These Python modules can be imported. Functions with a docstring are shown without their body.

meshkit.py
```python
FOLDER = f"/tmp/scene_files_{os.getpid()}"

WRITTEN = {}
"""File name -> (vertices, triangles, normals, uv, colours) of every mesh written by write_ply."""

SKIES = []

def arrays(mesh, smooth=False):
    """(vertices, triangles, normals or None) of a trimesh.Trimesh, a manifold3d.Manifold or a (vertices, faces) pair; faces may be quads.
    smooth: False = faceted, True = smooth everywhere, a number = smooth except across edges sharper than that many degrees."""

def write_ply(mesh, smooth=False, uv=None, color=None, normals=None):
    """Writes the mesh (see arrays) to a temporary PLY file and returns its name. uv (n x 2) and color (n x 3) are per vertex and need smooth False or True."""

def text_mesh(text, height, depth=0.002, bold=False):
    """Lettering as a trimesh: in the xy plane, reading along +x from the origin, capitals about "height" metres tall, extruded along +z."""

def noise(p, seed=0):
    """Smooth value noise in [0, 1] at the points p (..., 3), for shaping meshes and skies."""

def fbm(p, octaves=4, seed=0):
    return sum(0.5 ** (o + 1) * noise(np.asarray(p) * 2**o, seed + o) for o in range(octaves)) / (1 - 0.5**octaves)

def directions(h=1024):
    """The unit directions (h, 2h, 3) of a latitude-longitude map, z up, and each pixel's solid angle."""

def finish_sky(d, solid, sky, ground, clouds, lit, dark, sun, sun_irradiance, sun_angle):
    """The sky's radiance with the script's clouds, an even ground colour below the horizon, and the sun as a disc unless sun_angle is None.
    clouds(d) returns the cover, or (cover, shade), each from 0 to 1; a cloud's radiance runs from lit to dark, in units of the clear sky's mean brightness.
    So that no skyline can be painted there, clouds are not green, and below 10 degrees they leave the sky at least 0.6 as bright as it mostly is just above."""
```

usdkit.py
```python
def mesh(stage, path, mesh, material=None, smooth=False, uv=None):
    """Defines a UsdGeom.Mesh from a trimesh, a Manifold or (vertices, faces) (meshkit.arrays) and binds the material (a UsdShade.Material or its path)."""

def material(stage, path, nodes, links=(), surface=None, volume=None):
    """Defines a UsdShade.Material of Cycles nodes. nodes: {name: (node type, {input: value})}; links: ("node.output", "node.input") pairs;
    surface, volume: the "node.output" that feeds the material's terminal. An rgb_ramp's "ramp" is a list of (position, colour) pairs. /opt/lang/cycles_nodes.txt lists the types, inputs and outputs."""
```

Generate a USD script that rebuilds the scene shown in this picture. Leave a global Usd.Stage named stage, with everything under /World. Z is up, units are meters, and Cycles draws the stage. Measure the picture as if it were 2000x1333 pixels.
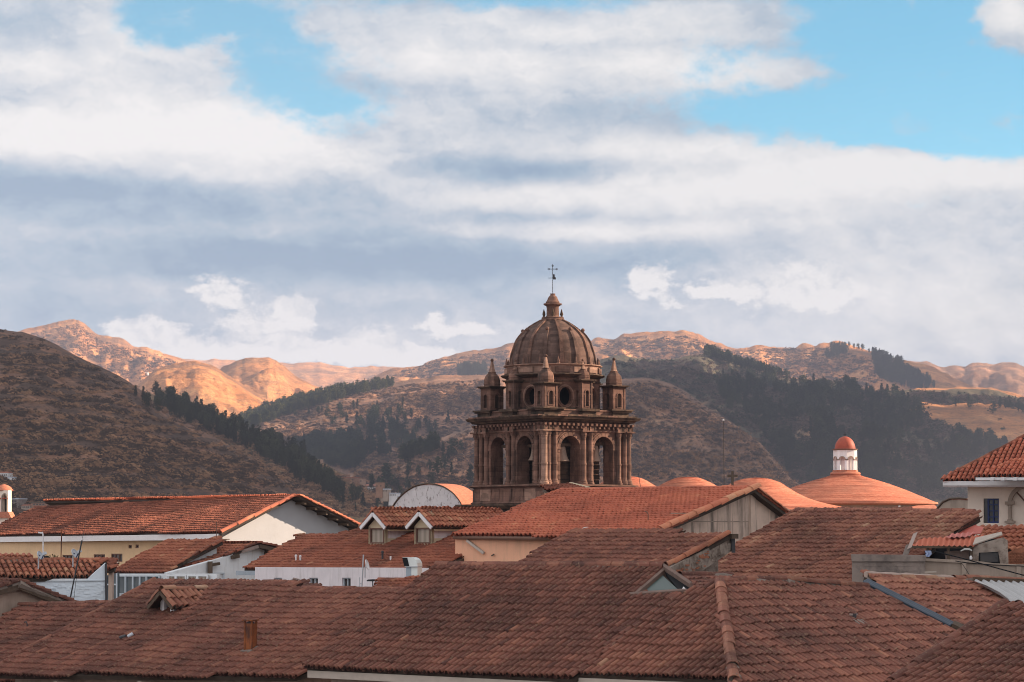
import math, random
import numpy as np, trimesh, shapely
from shapely.geometry import Polygon, LineString, Point, box as sbox
from pxr import Usd, UsdGeom, UsdLux, UsdShade, Sdf, Gf, Vt
import usdkit, meshkit

# ------------------------------------------------------------------ camera
stage = Usd.Stage.CreateInMemory()
UsdGeom.SetStageUpAxis(stage, 'Z'); UsdGeom.SetStageMetersPerUnit(stage, 1.0)
UsdGeom.Xform.Define(stage, '/World'); UsdGeom.Scope.Define(stage, '/World/Looks')
FPX, EYE, HORIZON = 5200.0, 12.0, 1050.0          # lens in photo pixels, eye height, eye-level row
TH = math.atan((HORIZON - 666.5) / FPX)
cam = UsdGeom.Camera.Define(stage, '/World/camera')
cam.CreateHorizontalApertureAttr(36.0); cam.CreateFocalLengthAttr(36.0 * FPX / 2000)
cam.CreateClippingRangeAttr(Gf.Vec2f(1.0, 60000.0)); cam.CreateFStopAttr(0.0)
cam.AddTranslateOp().Set(Gf.Vec3d(0, 0, EYE)); cam.AddRotateXOp().Set(90 + math.degrees(TH))
EXPOSURE = 1.25
cam.CreateExposureAttr(EXPOSURE)

def ray(px, py):
    x, yu = (px - 1000) / FPX, (666.5 - py) / FPX
    return np.array([x, math.cos(TH) - yu * math.sin(TH), math.sin(TH) + yu * math.cos(TH)])
def at(px, py, Y):
    d = ray(px, py); return d * (Y / d[1]) + [0, 0, EYE]
def proj(P):
    P = np.asarray(P, float) - [0, 0, EYE]
    fw = P[..., 1] * math.cos(TH) + P[..., 2] * math.sin(TH); up = -P[..., 1] * math.sin(TH) + P[..., 2] * math.cos(TH)
    return np.stack([1000 + FPX * P[..., 0] / fw, 666.5 - FPX * up / fw], -1)

# ------------------------------------------------------------------ sun and sky
SUN_AZ, SUN_EL = math.radians(77), math.radians(24)
SUNDIR = np.array([math.sin(SUN_AZ) * math.cos(SUN_EL), math.cos(SUN_AZ) * math.cos(SUN_EL), math.sin(SUN_EL)])
sun = UsdLux.DistantLight.Define(stage, '/World/sun')
sun.CreateNormalizeAttr(True); sun.CreateIntensityAttr(1.2); sun.CreateAngleAttr(0.6); sun.CreateColorAttr(Gf.Vec3f(1.0, 0.78, 0.58))
sun.AddRotateZOp().Set(-math.degrees(SUN_AZ)); sun.AddRotateXOp().Set(90 - math.degrees(SUN_EL)); 
# the light shines along its -z: its +z must point at the sun
sun.ClearXformOpOrder()
m = Gf.Matrix4d(1.0); m.SetRotate(Gf.Rotation(Gf.Vec3d(0, 0, 1), Gf.Vec3d(*SUNDIR))); sun.AddTransformOp().Set(m)

SKY_STRENGTH = 0.05
def sky_material():
    N, L = {}, []
    cnt = [0]
    def nd(kind, **inp):
        cnt[0] += 1; k = f'n{cnt[0]}'; N[k] = (kind, {a: b for a, b in inp.items() if not (isinstance(b, str) and b.startswith('@'))})
        for a, b in inp.items():
            if isinstance(b, str) and b.startswith('@'): L.append((b[1:], f'{k}.{a}'))
        return k
    tc = nd('texture_coordinate')
    D = f'@{tc}.generated'
    sp = nd('separate_xyz', vector=D)
    az = nd('math', math_type='arctan2', value1=f'@{sp}.x', value2=f'@{sp}.y')
    el = nd('math', math_type='arcsine', value1=f'@{sp}.z')
    ae = nd('combine_xyz', x=f'@{az}.value', y=f'@{el}.value')
    deg = nd('vector_math', math_type='scale', vector1=f'@{ae}.vector', scale=180 / math.pi)   # degrees: azimuth, elevation
    A = f'@{deg}.vector'
    dscale = nd('vector_math', math_type='multiply', vector1=D, vector2=(57.3, 57.3, 90.0))
    DN = f'@{dscale}.vector'
    def warp(scale, amp, detail, rough, ampy=None):
        n = nd('noise_texture', vector=DN, scale=scale, detail=detail, roughness=rough)
        s = nd('vector_math', math_type='multiply_add', vector1=f'@{n}.color', vector2=(amp * 2, (ampy or amp) * 2, 0), vector3=(-amp, -(ampy or amp), 0))
        r = nd('vector_math', math_type='add', vector1=A, vector2=f'@{s}.vector')
        return f'@{r}.vector'
    def toang(px, py):
        d = ray(px, py); d /= np.linalg.norm(d); return math.degrees(math.atan2(d[0], d[1])), math.degrees(math.asin(d[2]))
    PXD = 180 / math.pi / FPX
    def blobs(vec, items, base=0.0):
        acc = None
        for (px, py, rx, ry, amp) in items:
            a, e = toang(px, py); sx, sy = 1 / (rx * PXD), 1 / (ry * PXD)
            v = nd('vector_math', math_type='multiply_add', vector1=vec, vector2=(sx, sy, 0), vector3=(-a * sx, -e * sy, 0))
            g = nd('gradient_texture', gradient_type='spherical', vector=f'@{v}.vector')
            acc = nd('math', math_type='multiply_add', value1=f'@{g}.fac', value2=amp, value3=(base if acc is None else f'@{acc}.value'))
        return f'@{acc}.value'
    def sstep(v, a, b):
        return f"@{nd('map_range', range_type='smoothstep', value=v, from_min=a, from_max=b, to_min=0.0, to_max=1.0, clamp=True)}.result"
    def add(a, b): return f"@{nd('math', math_type='add', value1=a, value2=b)}.value"
    def mul(a, b): return f"@{nd('math', math_type='multiply', value1=a, value2=b)}.value"
    def mixc(f, a, b):
        return f"@{nd('mix_color', fac=f, a=a, b=b, use_clamp=False)}.result"
    sky = nd('sky_texture', sky_type='single_scattering', sun_disc=False, sun_elevation=SUN_EL, sun_rotation=SUN_AZ, altitude=3400.0, air_density=1.0, aerosol_density=0.6, ozone_density=1.0)
    S = f'@{sky}.color'
    if TEST_SKY:
        bg = nd('background_shader', color=S, strength=SKY_STRENGTH)
        return N, L, f'{bg}.background'
    return build_clouds(locals(), N, L)
def build_clouds(e, N, L):
    nd, blobs, warp, sstep, add, mul, mixc, S, DN, D, A = (e[k] for k in ('nd', 'blobs', 'warp', 'sstep', 'add', 'mul', 'mixc', 'S', 'DN', 'D', 'A'))
    G = 1 / (SKY_STRENGTH * 2 ** EXPOSURE)
    def noise(scale, detail, rough, vec=None):
        return f"@{nd('noise_texture', vector=vec or DN, scale=scale, detail=detail, roughness=rough)}.fac"
    stretch = nd('vector_math', math_type='multiply', vector1=DN, vector2=(0.35, 0.35, 1.0))
    ST = f'@{stretch}.vector'
    wdir = nd('vector_math', math_type='multiply', vector1=warp(0.5, 1.6, 5, 0.6, 0.5), vector2=(0.55, 1.0, 1.0))
    w_wisp = f'@{wdir}.vector'
    n_big, n_mid, n_fine = noise(0.22, 3, 0.55, ST), noise(0.8, 6, 0.6), noise(2.6, 6, 0.62)
    w_hole, w_soft, w_puff = warp(0.75, 0.75, 7, 0.6, 0.5), warp(0.45, 1.0, 5, 0.55, 0.3), warp(1.5, 0.42, 8, 0.62, 0.42)
    def sub(a, b): return f"@{nd('math', math_type='subtract', value1=a, value2=b)}.value"
    # where the blue shows through
    holes = [(330, 15, 130, 90, .9), (430, 30, 260, 110, 1.25), (530, 120, 170, 120, .75), (600, 165, 210, 130, .75), (660, 200, 150, 70, .75), (610, 50, 60, 50, -.4), (380, 130, 120, 60, -.35),
             (1000, -25, 560, 60, 1.4), (1790, 120, 520, 290, 2.2), (1560, 212, 420, 62, 1.2), (1900, 250, 300, 120, 1.0), (1700, 20, 260, 90, .8),
             (1990, 45, 120, 80, -2.6), (1500, 45, 230, 60, -1.2), (1560, 150, 190, 70, -1.3), (1850, 93, 90, 24, -.9), (1660, 100, 60, 22, -.5), (1880, 172, 130, 26, -.6),
             (1700, 330, 420, 60, -1.6), (450, 72, 90, 26, -.6), (660, 168, 110, 34, -.5)]
    H = blobs(w_hole, holes, -0.05)
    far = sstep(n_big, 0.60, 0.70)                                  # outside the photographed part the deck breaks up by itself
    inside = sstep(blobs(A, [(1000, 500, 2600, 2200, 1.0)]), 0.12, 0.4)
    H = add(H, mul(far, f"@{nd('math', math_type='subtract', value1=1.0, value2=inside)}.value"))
    H = add(H, mul(sub(n_fine, 0.5), 1.1))
    H = add(H, mul(sub(n_mid, 0.5), 0.55))
    wis = noise(1.1, 9, 0.66, w_wisp)
    cover = f"@{nd('math', math_type='subtract', value1=1.0, value2=mul(sstep(H, 0.08, 1.0), 0.985))}.value"
    cover = f"@{nd('math', math_type='maximum', value1=cover, value2=mul(sstep(wis, 0.54, 0.80), 0.75))}.value"
    # how brightly the deck is lit
    lit = [(1985, 25, 170, 90, .55), (150, 130, 520, 190, .42), (40, 40, 240, 90, -.30), (40, 200, 260, 60, -.25), (330, 270, 620, 95, .66), (560, 250, 230, 90, .35), (60, 265, 300, 75, .3),
           (120, 370, 700, 80, -.52), (100, 350, 300, 45, -.2), (420, 345, 520, 40, .28), (700, 420, 560, 60, -.12), (560, 505, 900, 60, -.46), (700, 245, 130, 30, -.3),
           (860, 90, 330, 90, .38), (1180, 130, 520, 80, .45), (1420, 165, 300, 60, .28), (840, 215, 360, 70, .12), (830, 165, 220, 30, -.28), (650, 260, 90, 26, -.35), (1250, 45, 420, 60, .3),
           (1130, 90, 500, 22, -.2), (1150, 210, 420, 40, -.1), (1250, 285, 420, 40, .35), (1030, 328, 330, 36, -.52), (1600, 320, 700, 70, .5), (1900, 345, 600, 60, .55), (1150, 378, 520, 40, .5),
           (1060, 425, 260, 34, -.28), (1160, 445, 420, 26, .42), (1500, 410, 900, 70, .32), (1000, 520, 900, 60, -.28), (1500, 480, 700, 50, -.05), (1850, 560, 620, 160, .42), (1950, 660, 500, 120, .30),
           (1150, 590, 500, 80, .02), (60, 480, 260, 50, .1), (40, 620, 460, 110, -.22), (360, 545, 260, 70, .18), (800, 600, 400, 70, -.1), (830, 680, 320, 80, .28), (1300, 640, 500, 60, .05)]
    Lf = blobs(w_soft, lit, 0.42)
    Lf = add(Lf, mul(f"@{nd('math', math_type='subtract', value1=1.0, value2=inside)}.value", 0.34))  # sky beyond the view is raised to add ambient light
    Lf = add(Lf, mul(sub(n_mid, 0.5), 0.42))
    Lf = add(Lf, mul(sub(n_big, 0.5), 0.30))
    Lf = add(Lf, mul(sub(n_fine, 0.5), 0.12))
    # heaped relief: brighter where the cloud thins towards the sun, darker below
    def relief(scale, detail, rough, dx, dy, st=(1, 1, 1)):
        b0 = nd('vector_math', math_type='multiply', vector1=w_puff, vector2=st)
        b1 = nd('vector_math', math_type='add', vector1=f'@{b0}.vector', vector2=(dx, dy, 0))
        a_ = f"@{nd('noise_texture', vector=f'@{b0}.vector', scale=scale, detail=detail, roughness=rough)}.fac"
        b_ = f"@{nd('noise_texture', vector=f'@{b1}.vector', scale=scale, detail=detail, roughness=rough)}.fac"
        return sub(a_, b_)
    r1 = relief(0.55, 9, 0.60, 0.22, 0.36, (0.55, 1.0, 1.0)); r2 = relief(1.7, 8, 0.62, 0.06, 0.12, (0.7, 1.0, 1.0))
    Lf = add(Lf, add(mul(r1, 1.0), mul(r2, 0.52)))
    # heaped small clouds above the ridges
    puffs = [(1272, 548, 66, 54, 1.25), (1395, 566, 90, 34, 1.05), (1455, 574, 100, 40, .9), (1585, 558, 110, 66, 1.5), (1640, 578, 80, 36, .9), (1320, 598, 45, 18, .9),
             (900, 640, 120, 26, 1.3), (860, 632, 60, 26, .8), (735, 652, 60, 46, 1.3), (690, 672, 90, 40, 1.1), (780, 690, 130, 40, 1.1), (580, 612, 62, 66, 1.25), (520, 640, 110, 50, .8), (455, 580, 90, 50, .75), (400, 560, 90, 60, .5),
             (400, 640, 170, 34, .55), (560, 690, 330, 38, 1.2), (270, 640, 90, 40, .9), (250, 655, 60, 40, .8), (400, 690, 300, 40, 1.1), (330, 655, 60, 40, .6), (880, 700, 200, 36, .8)]
    P = blobs(w_puff, puffs, 0.0)
    n_pf = noise(3.6, 9, 0.66)
    P = add(P, add(mul(sub(n_fine, 0.5), 1.3), mul(sub(n_pf, 0.5), 0.7)))
    puff = sstep(P, 0.26, 0.78)
    up_ = nd('vector_math', math_type='add', vector1=w_puff, vector2=(-0.10, -0.24, 0))
    Pd = sub(blobs(f'@{up_}.vector', puffs, 0.0), blobs(w_puff, puffs, 0.0))
    ptone = add(add(0.97, mul(r2, 2.2)), mul(Pd, -0.28))
    Lt = f"@{nd('mix_float', fac=mul(puff, 0.92), a=Lf, b=ptone, use_clamp=False)}.result"
    ramp = [(0.0, (.28, .41, .56)), (.22, (.385, .51, .635)), (.42, (.52, .60, .695)), (.62, (.70, .735, .785)), (.82, (.85, .85, .86)), (1.0, (.96, .94, .93))]
    cr = nd('rgb_ramp', ramp=ramp, fac=Lt)
    cs = nd('vector_math', math_type='scale', vector1=f'@{cr}.color', scale=G)
    gain = nd('mix_color', blend_type='multiply', fac=1.0, a=S, b=SKY_GAIN, use_clamp=False)
    cov = f"@{nd('math', math_type='maximum', value1=cover, value2=puff)}.value"
    col = mixc(cov, f'@{gain}.result', f'@{cs}.vector')
    bg = nd('background_shader', color=col, strength=SKY_STRENGTH)
    return N, L, f'{bg}.background'

TEST_SKY = False
SKY_GAIN = (1.02, 1.66, 1.50)
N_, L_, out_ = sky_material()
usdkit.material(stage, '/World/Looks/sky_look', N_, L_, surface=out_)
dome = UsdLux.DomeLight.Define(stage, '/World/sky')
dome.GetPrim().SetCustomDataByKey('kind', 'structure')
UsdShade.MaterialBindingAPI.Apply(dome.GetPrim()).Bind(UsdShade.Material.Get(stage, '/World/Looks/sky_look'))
# ------------------------------------------------------------------ small kit
W = '/World/'
rng = np.random.default_rng(7)
TAKEN = {}
def uniq(parent, name):
    k = (parent, name); n = TAKEN.get(k, 0); TAKEN[k] = n + 1
    return f'{parent}/{name}' if n == 0 else f'{parent}/{name}_{n:03d}'
def tag(p, label=None, cat=None, group=None, kind=None):
    p = p.GetPrim() if hasattr(p, 'GetPrim') else p
    for k, v in (('label', label), ('category', cat), ('group', group), ('kind', kind)):
        if v: p.SetCustomDataByKey(k, v)
    return p
def thing(name, label, cat, group=None, loc=(0, 0, 0), kind=None):
    path = uniq('/World', name); x = UsdGeom.Xform.Define(stage, path)
    x.AddTranslateOp().Set(Gf.Vec3d(*map(float, loc)))
    tag(x, label, cat, group, kind); ORIGIN[path] = np.asarray(loc, float)
    return path
ORIGIN = {}
def org(path):
    return ORIGIN.get('/'.join(path.split('/')[:3]), np.zeros(3))
def cat_mesh(ms):
    vs, fs, n = [], [], 0
    for m in ms:
        if hasattr(m, 'vertices'): v, f = np.asarray(m.vertices), np.asarray(m.faces)
        else: v, f = np.asarray(m[0], float), np.asarray(m[1], int)
        if len(f) and f.shape[1] == 4: f = np.vstack([f[:, [0, 1, 2]], f[:, [0, 2, 3]]])
        vs.append(v); fs.append(f + n); n += len(v)
    return np.vstack(vs), np.vstack(fs)
def part(parent, name, mesh, mat, smooth=False, tone=None, label=None, kind=None):
    """one mesh, given in world coordinates, under a thing or one of its parts"""
    if isinstance(mesh, list): mesh = cat_mesh(mesh)
    v, f, n = meshkit.arrays(mesh, smooth)
    path = uniq(parent, name)
    m = usdkit.mesh(stage, path, (v - org(parent), f), LOOK[mat])
    if n is not None:
        m.CreateNormalsAttr(Vt.Vec3fArray.FromNumpy(n.astype(np.float32))); m.SetNormalsInterpolation('vertex')
    if tone is not None:
        tone = np.full(len(v), tone, np.float32) if np.ndim(tone) == 0 else np.asarray(tone, np.float32)
        UsdGeom.PrimvarsAPI(m).CreatePrimvar('tone', Sdf.ValueTypeNames.FloatArray, 'vertex').Set(Vt.FloatArray.FromNumpy(tone))
    tag(m, label, kind=kind)
    return path
def solo(name, mesh, mat, label=None, cat=None, group=None, smooth=False, kind=None):
    if isinstance(mesh, list): mesh = cat_mesh(mesh)
    v, f, n = meshkit.arrays(mesh, smooth)
    path = uniq('/World', name)
    m = usdkit.mesh(stage, path, (v, f), LOOK[mat])
    if n is not None:
        m.CreateNormalsAttr(Vt.Vec3fArray.FromNumpy(n.astype(np.float32))); m.SetNormalsInterpolation('vertex')
    tag(m, label, cat, group, kind); return path
def copy_of(src, loc, rz=0.0, scale=1.0, label=None, group=None, name=None):
    base = name or src.split('/')[-1].rstrip('0123456789').rstrip('_')
    path = uniq('/World', base); x = UsdGeom.Xform.Define(stage, path)
    x.GetPrim().GetReferences().AddInternalReference(Sdf.Path(src))
    x.ClearXformOpOrder(); x.SetXformOpOrder([])
    x.GetPrim().SetInstanceable(True)
    place(x, loc, rz, scale); tag(x, label, None, group); return path
def place(x, loc, rz=0.0, scale=1.0):
    s = np.broadcast_to(scale, 3); m = Gf.Matrix4d(1.0)
    c, n = math.cos(rz), math.sin(rz)
    m.Set(c * s[0], n * s[0], 0, 0, -n * s[1], c * s[1], 0, 0, 0, 0, s[2], 0, *map(float, loc), 1)
    op = x.GetPrim().GetAttribute('xformOp:transform:place')
    x.AddTransformOp(opSuffix='place').Set(m)
def obox(c, ex, ey, ez, hx, hy, hz):
    """oriented box: centre, three axes, half sizes"""
    m = trimesh.creation.box([2, 2, 2]); v = m.vertices
    ex, ey, ez = map(np.asarray, (ex, ey, ez))
    return np.asarray(c) + v[:, :1] * hx * ex + v[:, 1:2] * hy * ey + v[:, 2:] * hz * ez, np.asarray(m.faces)
def unit(v): v = np.asarray(v, float); return v / np.linalg.norm(v)
Z = np.array([0, 0, 1.0])
def bar(a, b, w, h=None, up=Z):
    a, b = np.asarray(a, float), np.asarray(b, float); t = unit(b - a); s = unit(np.cross(t, up)) if abs(t @ up) < .99 else np.array([1.0, 0, 0]); u = np.cross(s, t)
    return obox((a + b) / 2, t, s, u, np.linalg.norm(b - a) / 2, w / 2, (h or w) / 2)
def tube(pts, r, n=6, cap=True):
    p = np.asarray(pts, float); t = np.gradient(p, axis=0); t /= np.linalg.norm(t, axis=1, keepdims=True)
    ref = np.array([1.0, 0, 0]) if abs(t[0] @ Z) > .9 else Z
    a = np.cross(t, ref); a /= np.linalg.norm(a, axis=1, keepdims=True); b = np.cross(t, a)
    g = np.arange(n) * 2 * np.pi / n; r = np.broadcast_to(r, len(p))
    v = p[:, None] + r[:, None, None] * (np.cos(g)[None, :, None] * a[:, None] + np.sin(g)[None, :, None] * b[:, None]); v = v.reshape(-1, 3)
    f = [[i * n + j, i * n + (j + 1) % n, (i + 1) * n + (j + 1) % n, (i + 1) * n + j] for i in range(len(p) - 1) for j in range(n)]
    f = np.array(f); f = np.vstack([f[:, [0, 1, 2]], f[:, [0, 2, 3]]])
    if cap:
        m = len(v); v = np.vstack([v, p[:1], p[-1:]]); k = (len(p) - 1) * n
        f = np.vstack([f, [[m, (j + 1) % n, j] for j in range(n)], [[m + 1, k + j, k + (j + 1) % n] for j in range(n)]])
    return v, f
def lathe(prof, n=32, centre=(0, 0, 0), a0=0.0, flute=None):
    prof = np.asarray(prof, float); g = a0 + np.arange(n) * 2 * np.pi / n
    rr = prof[:, 0][:, None] * (np.ones(n)[None] if flute is None else flute(g)[None])
    v = np.stack([rr * np.cos(g), rr * np.sin(g), np.repeat(prof[:, 1][:, None], n, 1)], -1).reshape(-1, 3) + centre
    k = len(prof)
    f = np.array([[i * n + j, i * n + (j + 1) % n, (i + 1) * n + (j + 1) % n, (i + 1) * n + j] for i in range(k - 1) for j in range(n)])
    return v, np.vstack([f[:, [0, 1, 2]], f[:, [0, 2, 3]]])
def slab(poly, O, U, V, Nn, d0, d1):
    """extrude a shapely polygon drawn in the frame (O, U, V) from offset d0 to d1 along Nn"""
    out = []
    for g in getattr(poly, 'geoms', [poly]):
        if g.is_empty or g.area < 1e-6: continue
        m = trimesh.creation.extrude_polygon(g, 1.0, engine='earcut'); v = m.vertices
        out.append((np.asarray(O) + v[:, :1] * U + v[:, 1:2] * V + (d0 + v[:, 2:] * (d1 - d0)) * Nn, np.asarray(m.faces)))
    return cat_mesh(out)

# ------------------------------------------------------------------ materials
LOOK = {}
def look(name, nodes, links, surface='p.BSDF', volume=None):
    usdkit.material(stage, f'/World/Looks/{name}', nodes, links, surface=surface, volume=volume); LOOK[name] = f'/World/Looks/{name}'
def plain(name, col, rough=0.8, vary=0.25, scale=1.5, bump=0.0, bscale=30.0, metallic=0.0, streak=0.0, streak_col=None, stretch=(1, 1, .15), stain=(.5, .75)):
    nodes = {'g': ('geometry', {}), 'n': ('noise_texture', {'scale': scale, 'detail': 6.0, 'roughness': .62}),
             'r': ('rgb_ramp', {'ramp': [(.25, tuple(c * (1 - vary) for c in col)), (.5, col), (.78, tuple(min(1, c * (1 + vary * .7)) for c in col))]}),
             'p': ('principled_bsdf', {'roughness': rough, 'metallic': metallic, 'specular_ior_level': .25})}
    links = [('g.position', 'n.vector'), ('n.fac', 'r.fac')]
    out = 'r.color'
    if streak:
        nodes |= {'m': ('vector_math', {'math_type': 'multiply', 'vector2': stretch}), 's': ('noise_texture', {'scale': 2.2, 'detail': 7.0, 'roughness': .68}),
                  'mr': ('map_range', {'from_min': stain[0], 'from_max': stain[1], 'to_min': 0.0, 'to_max': float(streak), 'clamp': True}), 'mx': ('mix_color', {'b': streak_col})}
        links += [('g.position', 'm.vector1'), ('m.vector', 's.vector'), ('s.fac', 'mr.value'), ('mr.result', 'mx.fac'), (out, 'mx.a')]; out = 'mx.result'
    links.append((out, 'p.base_color'))
    if bump:
        nodes |= {'bn': ('noise_texture', {'scale': bscale, 'detail': 4.0}), 'b': ('bump', {'strength': bump, 'distance': .02})}
        links += [('g.position', 'bn.vector'), ('bn.fac', 'b.height'), ('b.normal', 'p.normal')]
    look(name, nodes, links)

def hill_look(name, dry, dark, pale, sc, terrace=0.0, scrub=(.52, .66), bumpd=1.0):
    """dry mountain grass with scrub in patches, small bushes and faint contour paths"""
    nodes = {'g': ('geometry', {}), 's1': ('vector_math', {'math_type': 'multiply', 'vector2': (sc, sc, sc * 1.6)}),
             'n1': ('noise_texture', {'scale': 1.0, 'detail': 9.0, 'roughness': .66}), 'n2': ('noise_texture', {'scale': 4.3, 'detail': 8.0, 'roughness': .7}),
             'n3': ('noise_texture', {'scale': .42, 'detail': 5.0, 'roughness': .6}),
             's2': ('vector_math', {'math_type': 'multiply', 'vector2': (sc * .35, sc * .35, sc * 9.0)}), 'n4': ('noise_texture', {'scale': 1.4, 'detail': 6.0, 'roughness': .6, 'distortion': .4}),
             'r1': ('rgb_ramp', {'ramp': [(.30, tuple(c * .62 for c in dry)), (.5, dry), (.70, pale)]}),
             'v': ('voronoi_texture', {'scale': 7.0, 'feature': 'f1'}),
             'sc': ('map_range', {'from_min': scrub[0], 'from_max': scrub[1], 'to_min': 0.0, 'to_max': .85, 'clamp': True}),
             'bu': ('map_range', {'from_min': .20, 'from_max': .34, 'to_min': .55, 'to_max': 0.0, 'clamp': True}),
             'tr': ('map_range', {'from_min': .53, 'from_max': .63, 'to_min': 0.0, 'to_max': float(terrace), 'clamp': True}),
             'a1': ('math', {'math_type': 'multiply_add', 'value2': .35}),
             'm1': ('mix_color', {'b': dark}), 'm2': ('mix_color', {'b': tuple(c * .8 for c in dark)}), 'm3': ('mix_color', {'b': dark}),
             'bp': ('bump', {'strength': .9, 'distance': float(bumpd)}),
             'p': ('principled_bsdf', {'roughness': .95, 'specular_ior_level': .05})}
    links = [('g.position', 's1.vector1'), ('g.position', 's2.vector1'), ('s1.vector', 'n1.vector'), ('s1.vector', 'n2.vector'), ('s1.vector', 'n3.vector'), ('s1.vector', 'v.vector'), ('s2.vector', 'n4.vector'),
             ('n1.fac', 'r1.fac'), ('n2.fac', 'a1.value1'), ('n3.fac', 'a1.value3'), ('a1.value', 'sc.value'), ('r1.color', 'm1.a'), ('sc.result', 'm1.fac'),
             ('v.distance', 'bu.value'), ('m1.result', 'm2.a'), ('bu.result', 'm2.fac'), ('n4.fac', 'tr.value'), ('m2.result', 'm3.a'), ('tr.result', 'm3.fac'), ('m3.result', 'p.base_color'),
             ('n2.fac', 'bp.height'), ('bp.normal', 'p.normal')]
    look(name, nodes, links)
HAZE_D, HAZE_COL, CL1 = 9.5e-5, (.68, .74, .95), 290
# ------------------------------------------------------------------ terrain
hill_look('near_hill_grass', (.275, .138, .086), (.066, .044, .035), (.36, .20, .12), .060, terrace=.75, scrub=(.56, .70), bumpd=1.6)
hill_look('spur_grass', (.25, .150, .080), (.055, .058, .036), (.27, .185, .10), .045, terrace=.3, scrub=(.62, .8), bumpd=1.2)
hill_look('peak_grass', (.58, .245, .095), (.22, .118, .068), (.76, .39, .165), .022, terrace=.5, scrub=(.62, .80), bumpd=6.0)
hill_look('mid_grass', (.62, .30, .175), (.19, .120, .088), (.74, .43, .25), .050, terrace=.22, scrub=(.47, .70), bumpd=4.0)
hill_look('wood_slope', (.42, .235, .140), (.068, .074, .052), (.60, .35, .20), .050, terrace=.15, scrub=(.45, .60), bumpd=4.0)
plain('soil', (.12, .09, .07), vary=.3, scale=.05)

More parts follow.
